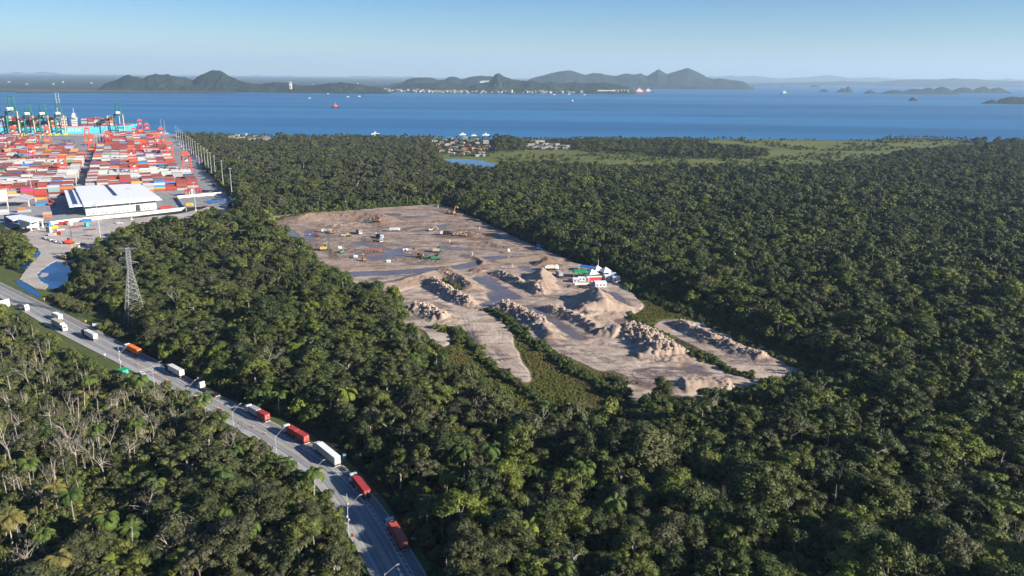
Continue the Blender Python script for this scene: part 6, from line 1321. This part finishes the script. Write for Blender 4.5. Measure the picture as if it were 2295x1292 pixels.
def fbox(name, label, cat, px0, px1, top, dist, m, base=0., dep=60., roofm=None):
    (x0, y0, _), h_ = at_far(px0, top, dist); x1 = xd(px1, dist); t = thing(name, label, cat, ((x0+x1)/2, y0, base)); w_ = x1-x0; h_ -= base; mb = MB(); mb.box(-w_/2,-dep/2,0,w_/2,dep/2,h_*.75); mb.build('wall', m, t)
    mb = MB(); mb.prism([(-w_/2-1,h_*.75),(w_/2+1,h_*.75),(w_/2*.6,h_),(-w_/2*.6,h_)], -dep/2-1, dep/2+1); mb.build('roof', roofm or M['roof_w'], t); mb = MB(); 
    for x in np.linspace(-w_*.42, w_*.36, 6): mb.box(x,-dep/2-.3,h_*.3,x+w_*.06,-dep/2-.05,h_*.55)
    mb.build('window', M['glass'], t); return t
fbox('grain_store', 'large tan storehouse at the right end of the far town', 'storehouse', 1264, 1303, 196, 7300, M['beige'], 20, 90, M['beige']); fbox('storehouse', 'long white shed on the hillside above the far town', 'shed', 1076, 1102, 181, 8600, M['white'], 60, 50)
fbox('apartment_tower', 'white apartment tower on the far waterfront', 'apartment tower', 1208, 1216, 203, 7080, M['white'], 0, 20); fbox('apartment_tower', 'shorter pale block next to the white waterfront tower', 'apartment tower', 1200, 1207, 205.5, 7080, M['cream'], 0, 20)
fbox('water_tower', 'pale round topped tower block standing alone across the bay', 'tower', 650, 655, 183.5, 6200, M['white'], 10, 14); fbox('silo_block', 'tall pale silo block at the landward end of the far pier', 'silo', 1330, 1339, 197, 7200, M['cream'], 0, 40)
# grain pier with conveyor
(x0, y0, _), _h = at_far(1340, 205, 6900); x1 = xd(1408, 6900); t = thing('loading_pier', 'long conveyor pier on legs at the far port', 'pier', (x0, y0, -1.5)); mb = MB(); mb.box(0,-6,22,(x1-x0)*.55,6,30); mb.build('conveyor', M['cream'], t)
for k in range(12): mb = MB(); xx = (x1-x0)*k/11; mb.box(xx-2,-3,0,xx+2,3,22 if k < 7 else 14); mb.build('leg', M['cream'], t)
mb = MB(); mb.box((x1-x0)*.5,-14,12,(x1-x0)*1.05,14,17); mb.build('deck', M['shoulder'], t)
for k in range(5): mb = MB(); xx = (x1-x0)*(.55+.11*k); mb.box(xx,-4,17,xx+7,4,38-(k % 2)*8); mb.box(xx-12,-3,30,xx+7,3,34); mb.build('ship_loader', M['lamp_white'], t)
for px_, lb in ((1371,'left pale harbour crane over the far port'),(1383,'right pale harbour crane over the far port'),(1424,'small harbour crane near the far berth')):
    (x0, y0, _), h_ = at_far(px_, 191 if px_ < 1400 else 197, 7400); t = thing('harbour_crane', lb, 'harbour crane', (x0, y0, 0)); mb = MB(); mb.tube((0,0,0),(0,0,h_*.5),3.,2.,6); mb.build('tower', M['grey'], t); mb = MB(); mb.tube((0,0,h_*.5),(-20,0,h_),1.6,1.,4); mb.build('jib', M['grey'], t)
# ================================================================== BOATS
def boat(label, px_, L_, hull_m, sup_m, rz=0., name='boat', cat='boat', high=1.):
    q = un(*px_, -1.5); t = thing(name, label, cat, (q[0], q[1], -1.5), rz); B_ = L_*.26; mb = MB(); h_ = L_*.10*high+.5
    mb.v = [(-L_/2,-B_/2*.85,-.3),(L_*.25,-B_/2,-.3),(L_/2-L_*.06,0,-.3),(L_*.25,B_/2,-.3),(-L_/2,B_/2*.85,-.3),(-L_/2,-B_/2*.85,h_),(L_*.25,-B_/2,h_),(L_/2,0,h_*1.35),(L_*.25,B_/2,h_),(-L_/2,B_/2*.85,h_)]; mb.f = [(0,1,6,5),(1,2,7,6),(2,3,8,7),(3,4,9,8),(4,0,5,9),(5,6,7,8,9)]; mb.m = [0]*6; mb.build('hull', hull_m, t)
    mb = MB(); mb.box(-L_*.22,-B_*.36,h_,L_*.16,B_*.36,h_+L_*.13*high); mb.box(-L_*.1,-B_*.28,h_+L_*.13*high,L_*.1,B_*.28,h_+L_*.22*high); mb.build('cabin', sup_m, t); mb = MB(); mb.tube((-L_*.02,0,h_+L_*.2*high),(-L_*.02,0,h_+L_*.36*high),L_*.012,n=5); mb.build('mast', M['white'], t)
boat('orange and white pilot boat cruising in the middle of the bay', (752,243), 34, M['navy'], M['orange'], math.pi, high=1.5); boat('small pale ferry beyond the pilot boat to its right', (1283,229), 26, M['navy'], M['cream'], math.pi, high=1.3); boat('white bulk vessel under way on the right of the bay', (1757,211), 85, M['green'], M['white'], math.pi, 'ship', 'ship', 1.)
boat('red hulled ship berthed at the far port', (1432,209.5), 150, M['rust'], M['cream'], math.pi, 'ship', 'ship', .8); boat('white ship beyond the red one at the far port', (1452,208.5), 110, M['navy'], M['white'], math.pi, 'ship', 'ship', 1.)
for lb, p_, L_ in (('white motor boat anchored off the wooded near shore',(841,302),20),('white boat anchored off the village, left one',(1037,303),17),('low white boat anchored off the village, middle one',(1062,305),13),('white boat anchored off the village, right one',(1089,304),18),('tiny boat far left of the pilot boat',(694,221),14),('tiny white boat under the far town, left',(780,218),18),('tiny white boat under the far town, right',(805,217),20),('small sail boat close to the far left shore',(735,211),16),('small white boat at the far waterfront',(1275,212.5),22),('small white boat at the far pier',(1242,213),20),('tiny white boat at the foot of the grain pier',(1310,213.5),20)): boat(lb, p_, L_, M['white'], M['lamp_white'], .2)

# ================================================================== MACHINES OF THE WORK SITE
def gp(px_): q = un(*px_, .6); return (q[0], q[1], sand_z(q[0], q[1]))
def excavator(label, px_, rz, m, up=False, s=1.0, brush='orange'):
    t = thing('excavator', label, 'excavator', gp(px_), rz); t.scale = (s, s, s)
    for s_ in (-1, 1): mb = MB(); mb.prism([(-2,.1),(1.9,.1),(2.3,.5),(1.9,.9),(-2,.9),(-2.4,.5)], s_*1.35-.3, s_*1.35+.3); mb.build('track', M['dark'], t)
    mb = MB(); mb.box(-2.4,-1.4,1.05,1.3,1.4,2.2); mb.box(-2.5,-1.3,1.2,-1.4,1.3,2.6); mb.build('body', m, t); mb = MB(); mb.box(-.3,.35,2.2,1.4,1.4,3.2); mb.build('cab', M['glass'], t)
    k = (3.2, 6.2) if up else (4.0, 4.4); e = (6.2, 5.4) if up else (6.6, 2.4); mb = MB(); mb.tube((1.2,0,1.9),(k[0],0,k[1]),.38,.3,4); mb.build('boom', m, t); mb = MB(); mb.tube((k[0],0,k[1]),(e[0],0,e[1]),.28,.2,4); mb.build('arm', m, t)
    mb = MB(); mb.prism([(e[0]-.5,e[1]+.1),(e[0]+.5,e[1]+.1),(e[0]+.3,e[1]-1.1),(e[0]-.7,e[1]-.8)], -.6, .6); mb.build('bucket', M['grey'], t); return t
def dump_truck(label, px_, rz, bed, cabm=None, s=1.15, raised=0):
    t = thing('dump_truck', label, 'truck', gp(px_), rz); t.scale = (s, s, s); cabm = cabm or M['white']; mb = MB(); mb.prism([(2.6,.8),(4.6,.8),(4.7,1.6),(4.4,2.9),(2.6,3.0)], -1.2, 1.2); mb.build('cab', cabm, t); mb = MB(); mb.quad((4.74,-1.,1.7),(4.74,1.,1.7),(4.45,1.,2.75),(4.45,-1.,2.75)); mb.build('windshield', M['glass'], t)
    mb = MB(); mb.prism([(-3.6,1.2),(2.3,1.2),(2.5,2.8),(-3.7,2.6)], -1.25, 1.25); mb.prism([(-3.4,2.62),(2.3,2.82),(.5,3.1),(-2.4,3.0)], -1.0, 1.0); mb.build('bed', bed, t); mb = MB(); mb.box(-3.4,-.5,.75,4.2,.5,1.15); mb.build('chassis', M['dark'], t)
    for x in (-2.6, -1.3, 3.4):
        for s_ in (-1, 1): mb = MB(); mb.cyl((x, s_*1.0, .5),(0,1,0),.5,.4,10); mb.build('wheel', M['tyre'], t)
    return t
def rig(label, px_, rz, H, m, mastm, s=1.2):
    t = thing('drilling_rig', label, 'drilling rig', gp(px_), rz); t.scale = (s, s, s)
    for s_ in (-1, 1): mb = MB(); mb.prism([(-2.4,.1),(2.2,.1),(2.6,.5),(2.2,.9),(-2.4,.9),(-2.8,.5)], s_*1.4-.35, s_*1.4+.35); mb.build('track', M['dark'], t)
    mb = MB(); mb.box(-3,-1.5,1.0,1.6,1.5,2.6); mb.build('body', m, t); mb = MB(); mb.box(.2,.5,2.6,1.8,1.5,3.6); mb.build('cab', M['glass'], t)
    mb = MB(); H /= s
    for a, b_ in ((-.25,-.25),(.25,-.25),(.25,.25),(-.25,.25)): mb.tube((3+a,b_,.2),(3+a,b_,H),.09,n=4)
    for k in range(int(H)): mb.tube((2.75,-.25,k+.2),(3.25,.25,k+1.1),.05,n=3)
    mb.build('mast', mastm, t); mb = MB(); mb.tube((1.4,0,2.2),(2.8,0,H*.5),.18,n=5); mb.build('brace', m, t); return t
C('dusty_orange', (.42,.15,.05), .7); C('dusty_yellow', (.42,.28,.09), .7); C('dusty_green', (.05,.17,.09), .7); ORG = M['dusty_orange']; YEL = M['dusty_yellow']
dump_truck('white dump truck left of the tall mast in the far pit', (734,521), R_(180), M['grey']); dump_truck('red and white dump truck below the ribbed bank', (804,524), R_(-60), M['rust']); dump_truck('dark bedded dump truck behind the white one, mid pit', (850,534), R_(-50), M['dark']); dump_truck('white dump truck facing the camera, mid pit', (855,543), R_(-80), M['grey']); dump_truck('white dump truck standing on the far right flat', (886,519), R_(175), M['white']); dump_truck('white dump truck at the brown heap', (1000,528), R_(180), M['dark']); dump_truck('white dump truck before the dark brown mound', (1234,606), R_(10), M['beige'], s=1.3); dump_truck('grey truck parked left of the camp', (1254,621), R_(100), M['grey'], M['grey'], s=1.3)
excavator('small orange digger working on the ribbed bank', (846,503), R_(170), ORG, s=1.1); excavator('tan excavator on the dark spoil strip', (966,518), R_(20), M['tan']); excavator('orange excavator with raised boom at the far right corner', (1016,481), R_(60), ORG, True, 1.25); excavator('yellow excavator on the brown heap', (1040,532), R_(170), YEL); excavator('orange excavator next to the long green machine', (941,577), R_(160), ORG, True, 1.2); excavator('small orange digger at the front of the far pit', (816,585), R_(110), ORG, True, .9); excavator('small orange digger at the left side of the far pit', (709,529), R_(180), M['rust'], s=.9)
excavator('orange roller and digger beside the tall mast', (745,524), R_(10), ORG, s=.9); excavator('yellow excavator working at the port pond', (153,580), R_(70), YEL, True, 1.7)
rig('drilling rig with the tallest mast, left in the pit', (727,562), R_(20), hgt((733,562),513), YEL, M['crane_green']); rig('drilling rig with a dark mast, centre right of the pit', (980,565), R_(0), hgt((983,566),536), M['tan'], M['crane_green']); rig('green rig with mast at the front of the pit', (976,583), R_(5), hgt((983,582),545), M['dusty_green'], M['crane_green']); rig('small green and yellow rig', (765,570), R_(60), 7, M['dusty_green'], M['dusty_yellow'], .8)
rig('piling rig with tall dark mast in the port building yard', (156,545), R_(90), hgt((156,548),520), M['crane_red'], M['navy'], 1.3)
def plain(name, label, cat, px_, parts, rz=0., group=None, z=None):
    g_ = gp(px_) if z is None else (*un(*px_), z); t = thing(name, label, cat, g_, rz, group)
    for nm, m_, fn in parts: mb = MB(); fn(mb); mb.build(nm, m_, t)
    return t
plain('tractor', 'yellow tractor pulling a cart in the far pit', 'tractor', (781,530), [('body',YEL,lambda m:(m.box(-1.8,-.9,.8,1.8,.9,2.0),m.box(-1.6,-.8,2.,.2,.8,3.2))),('wheel',M['tyre'],lambda m:[m.cyl((x,s*1.1,.75),(0,1,0),.75,.5,10) for x in (-1.2,1.3) for s in (-1,1)])], R_(5))
plain('cart', 'small tan cart behind the yellow tractor', 'cart', (770,531), [('tub',M['tan'],lambda m:m.prism([(-2,.8),(2,.8),(2.4,2.2),(-2.4,2.2)],-1,1)),('wheel',M['tyre'],lambda m:[m.cyl((0,s*1.1,.5),(0,1,0),.5,.3,10) for s in (-1,1)])])
plain('steel_frame', 'orange steel frame lying in the pit', 'steel frame', (838,564), [('beam',ORG,lambda m:[m.box(-7,y-.2,1.4+abs(y)*.2,7,y+.2,2.0+abs(y)*.2) for y in (-1.6,1.6)]),('leg',ORG,lambda m:[m.box(x-.2,y-.2,0,x+.2,y+.2,1.6) for x in (-6,-2,2,6) for y in (-1.6,1.6)]),('cross_bar',YEL,lambda m:[m.box(x-.2,-1.6,1.5,x+.2,1.6,1.9) for x in (-5,-2,1,4,6)])], R_(-8))
plain('hopper_machine', 'long dark green hopper machine between excavator and rig', 'machine', (962,582), [('frame',M['dusty_green'],lambda m:(m.box(-6,-1,1,6,1,1.8),m.prism([(-4,1.8),(-1,1.8),(-.5,3.6),(-4.5,3.6)],-1.4,1.4))),('conveyor',M['crane_green'],lambda m:m.tube((0,0,2),(8,0,4.4),.5,.4,4)),('wheel',M['tyre'],lambda m:[m.cyl((x,s*1.1,.6),(0,1,0),.6,.4,10) for x in (-4,4) for s in (-1,1)])])
plain('concrete_mixer', 'small mixer with pale drum at the right of the pit', 'mixer', (1136,568), [('drum',M['cream'],lambda m:m.ball((1,0,2.4),1.5,10,6)),('chassis',M['grey'],lambda m:m.box(-3,-.9,.7,2,.9,1.2)),('wheel',M['tyre'],lambda m:[m.cyl((x,s,.5),(0,1,0),.5,.3,10) for x in (-2,1.4) for s in (-1,1)])])
plain('tarpaulin', 'crumpled white tarpaulin on bundles in the pit', 'tarpaulin', (912,560), [('cloth',M['white'],lambda m:[m.ball((x,y,.4),1.3+.3*(k % 2),7,4,.7) for k,(x,y) in enumerate(((-3,0),(-1,1),(1,.3),(3,-.5),(0,-1)))])])
for k, (lb, p_, h_) in enumerate((('white marker post right in the pit',(1059,574),3.2),('white marker post beside the brown heap',(1008,545),3.),('white marker post in the middle of the pit',(843,527),3.),('white tank by the digger at the pit front',(797,577),2.),('white tank beside the small green rig',(762,558),2.),('white bag lying at the pit front',(871,588),1.),('white post near the forest, far right',(982,466),3.2),('orange marked post at the right forest edge',(1142,535),3.4),('white post on the right forest edge',(1075,515),3.))):
    plain('marker_post' if h_ > 2.5 else 'white_tank', lb, 'post' if h_ > 2.5 else 'tank', p_, [('post' if h_ > 2.5 else 'shell', M['orange'] if 'orange' in lb else M['white'], (lambda m, h_=h_: (m.box(-.28,-.28,0,.28,.28,h_*.8), m.box(-.4,-.4,h_*.8,.4,.4,h_*.8+.2))) if h_ > 2.5 else (lambda m: (m.cyl((0,0,1.),(1,0,0),1.,3,10), m.box(-1.4,-.9,0,1.4,.9,.3))))])
# camp at the right edge
def tent(lb, p_, s=4.2, h0=3.0): plain('canopy_tent', lb, 'tent', p_, [('roof',M['roof_white'],lambda m:m.add([(-s,-s,h0),(s,-s,h0),(s,s,h0),(-s,s,h0),(0,0,h0+3.2)],[(0,1,4),(1,2,4),(2,3,4),(3,0,4)])),('pole',M['galv'],lambda m:[m.tube((x,y,0),(x,y,h0),.1,n=4) for x in (-s+.1,s-.1) for y in (-s+.1,s-.1)])], R_(25))
tent('white pyramid tent in front, above the red banner', (1326,622)); tent('white pyramid tent at the back of the camp', (1338,614)); tent('white pyramid tent right, before the white cabins', (1357,617))
def cabin(lb, p_, w_, d_, h_, m_, rz=R_(-3), roof=None): w_, d_, h_ = w_*.88, d_*.88, h_*.8; plain('site_cabin', lb, 'cabin', p_, [('wall',m_,lambda m:m.box(-w_/2,-d_/2,0,w_/2,d_/2,h_)),('roof',roof or M['roof_white'],lambda m:m.box(-w_/2-.2,-d_/2-.2,h_+.01,w_/2+.2,d_/2+.2,h_+.25)),('window',M['glass'],lambda m:[m.box(x,-d_/2-.04,1.2,x+1.,-d_/2-.01,2.1) for x in np.arange(-w_/2+1,w_/2-1,2.4)])], rz)
cabin('white cabin under the green roof at the camp left', (1291,633), 5, 5, 3.4, M['white']); cabin('long white cabin beneath the green roof', (1308,630), 9, 3.5, 3.4, M['white']); cabin('white block cabin at the front of the camp', (1345,642), 9, 6, 4.2, M['white'], R_(4)); cabin('tall white cabin in the right row, left one', (1361,629), 5, 5, 4.6, M['white'], R_(8)); cabin('tall white cabin in the right row, middle one', (1370,629), 4.5, 5, 4.6, M['lamp_white'], R_(8)); cabin('tall white cabin in the right row, right one', (1380,632), 5.5, 5, 4.8, M['white'], R_(8)); cabin('small white cabin behind the right row', (1372,622), 6, 4, 3.6, M['white'], R_(8))
plain('canopy_roof', 'green canopy roof of the camp on poles', 'canopy', (1300,622), [('roof',M['green'],lambda m:m.prism([(-5.5,4.3),(5.5,4.3),(4.5,5.2),(-4.5,5.2)],-4,4)),('pole',M['galv'],lambda m:[m.tube((x,y,0),(x,y,4.3),.1,n=4) for x in (-5,5) for y in (-3.6,3.6)])])
plain('banner_stall', 'low stall with red cloth sides under the front tent', 'stall', (1333,630), [('cloth',M['red'],lambda m:m.box(-6,-1,0.3,6,1,3.0)),('top',M['roof_white'],lambda m:m.box(-6.2,-1.2,3.01,6.2,1.2,3.3))], R_(12)); plain('tarpaulin_shelter', 'blue tarpaulin shelter at the back of the camp', 'shelter', (1320,608), [('cloth',M['blue'],lambda m:m.prism([(-7,3.2),(7,2.6),(7,2.75),(-7,3.4)],-4,4)),('pole',M['galv'],lambda m:[m.tube((x,y,0),(x,y,2.8),.1,n=4) for x in (-6.5,6.5) for y in (-3.6,3.6)])], R_(-20))
t = thing('flat_truck', 'long beige flat truck parked before the camp', 'truck', gp((1309,641)), R_(8)); mb = MB(); mb.box(-7,-1.2,1.1,4.6,1.2,2.3); mb.build('bed', M['cream'], t); mb = MB(); mb.prism([(5,.7),(7.2,.7),(7.2,2.4),(6.9,3.1),(5,3.2)],-1.2,1.2); mb.build('cab', M['white'], t)
for x in (-5,-3.6,5.9):
    for s_ in (-1,1): mb = MB(); mb.cyl((x,s_*1.05,.5),(0,1,0),.5,.4,10); mb.build('wheel', M['tyre'], t)
car('dark pickup parked in front of the camp, left one', gp((1309,647)), R_(5), M['dark'], s=1.25); car('dark pickup parked in front of the camp, right one', gp((1329,647)), R_(5), M['dark'], s=1.25); car('white car parked far down the dirt path', gp((1209,559)), R_(-35), M['white'], s=1.3); car('blue van parked on the dirt path at the forest edge', gp((1207,555)), R_(-35), M['blue'], s=1.4)
for lb, p_, h_ in (('white flag pole left of the tents',(1297,620),9.),('white flag pole right of the tents',(1340,612),10.)): plain('flag_pole', lb, 'flag pole', p_, [('pole',M['white'],lambda m:m.tube((0,0,0),(0,0,h_),.22,.15,6)),('base',M['concrete_wall'],lambda m:m.box(-.5,-.5,0,.5,.5,.3))])
# felled trunks heaped by the lower meadow
g_ = gp((1412,858)); lr = random.Random(4)
for k in range(26):
    o = MB(); a = lr.uniform(0, math.pi); L_ = lr.uniform(2, 6); c = Vector((lr.gauss(0, 3.6), lr.gauss(0, 2.6), .5+lr.random()*1.6)); d = Vector((math.cos(a), math.sin(a), lr.uniform(-.3,.5)))*L_/2
    o.tube(c-d, c+d, .22, .12, 6); x = o.build('log', M['bark']); x.location = g_; tag(x, 'dark felled trunk in the brush heap at the foot of the long sand spread', 'log', 'felled trunks in the brush heap')
# lumps of dug sand over the dumped heaps
rk = bpy.data.collections.new('kinds_clod')
for i in range(4):
    mb = MB(); V_, Q_ = ico_core((0, 0, .1), 1.0, 900+i); rr = random.Random(i); sx_, sy_ = rr.uniform(.7,1.3), rr.uniform(.6,1.1); mb.v = [(x*sx_*rr.uniform(.85,1.15), y*sy_*rr.uniform(.85,1.15), z*1.0) for x, y, z in V_]; mb.f = Q_; mb.m = [0]*len(Q_); rk.objects.link(bpy.data.objects.new('kind_%d' % i, mb.mesh('clod', M['sand'])))
rows = []; cr2 = np.random.RandomState(3)
for line, w_, n_ in (([(962,634),(1000,658),(1035,678),(1060,688)],6,420),([(922,692),(955,700),(998,720)],7.5,420),([(1119,688),(1150,700),(1185,716),(1215,734)],8,520),([(1220,694),(1262,705),(1300,722),(1340,743)],5,220),([(1170,640),(1200,652),(1218,664)],5.5,220),([(1112,614),(1150,630),(1168,640)],4.5,120),([(1402,744),(1450,765),(1500,800)],11,820),([(1516,727),(1560,748),(1606,771)],4.5,260),([(1616,772),(1660,791),(1710,806)],4.5,220),([(1000,618),(1035,636),(1055,652)],5,120),([(1600,880),(1650,880),(1680,872)],3,60),([(720,507),(760,512),(800,502)],8,90),([(1012,530),(1045,526),(1075,534)],9,120),([(1130,600),(1180,596)],5,50)):
    p_ = W(line)
    for _ in range(n_):
        k = cr2.randint(0, len(p_)-1); f = cr2.random_sample(); x = p_[k][0]*(1-f)+p_[k+1][0]*f; y = p_[k][1]*(1-f)+p_[k+1][1]*f; x += cr2.normal()*w_*.42; y += cr2.normal()*w_*.42; s = cr2.uniform(.25, 1.0)**1.6*.9; rows.append((x, y, sand_z(x, y)-.25*s, cr2.uniform(0,6.28), s*cr2.uniform(.8,1.4), s*cr2.uniform(.5,.9), cr2.randint(0, 4), .1))
scatter('sand_clods', rows, rk, [M['sand']])
# ================================================================== MARSH GRASS, LABEL CHECK
wide_mask = blur(mask.astype(float), 2) > .04
def near_site(x, y):
    j = np.clip(((x-gx[0])/RES).round().astype(int), 0, len(gx)-1); i = np.clip(((y-gy[0])/RES).round().astype(int), 0, len(gy)-1); return wide_mask[i, j] & (y > gy[0])
colG = bpy.data.collections.new('kinds_tuft')
for i in range(4):
    V, Q, cs, rd = crown_geo(330+i, .75+.12*i, .5+.1*i, .0, 'bush', .26, .5); colG.objects.link(bpy.data.objects.new('kind_%02d' % i, mesh_quads('tuft', V, Q, M['tuft'])))
MW = [W([(940,745),(985,725),(1060,702),(1150,700),(1400,702),(1462,702),(1560,737),(1440,765),(1420,830),(1400,900),(1365,955),(1240,980),(1140,955),(1060,895),(980,820)]), W([(1400,628),(1470,642),(1600,692),(1720,745),(1800,790),(1895,835),(1860,865),(1740,812),(1640,760),(1540,722),(1440,733),(1407,715),(1440,690)])]
pg = np.stack([rg.uniform(-80, 190, 110000), rg.uniform(280, 570, 110000)], 1); ok = inpoly(pg[:, 0], pg[:, 1], MW[0]) | inpoly(pg[:, 0], pg[:, 1], MW[1])
ok &= ~near_site(pg[:, 0], pg[:, 1]); ok &= (fbm(pg[:, 0], pg[:, 1], 9, 41, 3) > -.55); pg = pg[ok]; k = len(pg); s = rg.uniform(.35, .95, k); tt = np.clip(.35 + 1.1*fbm(pg[:, 0], pg[:, 1], 28, 42, 3) + rg.uniform(-.15, .15, k), 0, 1)
scatter('marsh_grass', np.stack([pg[:, 0], pg[:, 1], s*0+.05, s*5, s, s*rg.uniform(.7, 1.3, k), rg.randint(0, 4, k), tt], 1), colG, [M['tuft']])

by = {}
for o in bpy.data.objects:
    if o.parent is None and o.get('label') and o.users_collection and o.get('category') not in ('cable', 'log'): by.setdefault(o['label'], []).append(o)
for lab, os_ in by.items():
    if len(os_) < 2: continue
    os_.sort(key=lambda o: (o.location.z > 1.5, o.location.x**2 + o.location.y**2))
    wd = {2: ['nearer one', 'farther one'], 3: ['nearest', 'middle one', 'farthest']}.get(len(os_)) or ['%s nearest' % ORD[min(k, 39)] for k in range(len(os_))]
    for o, w_ in zip(os_, wd): o['label'] = lab + ', ' + w_
for o in bpy.data.objects:
    if o.get('label') and len(o['label'].split()) > 16: print('LONG', o['label'])
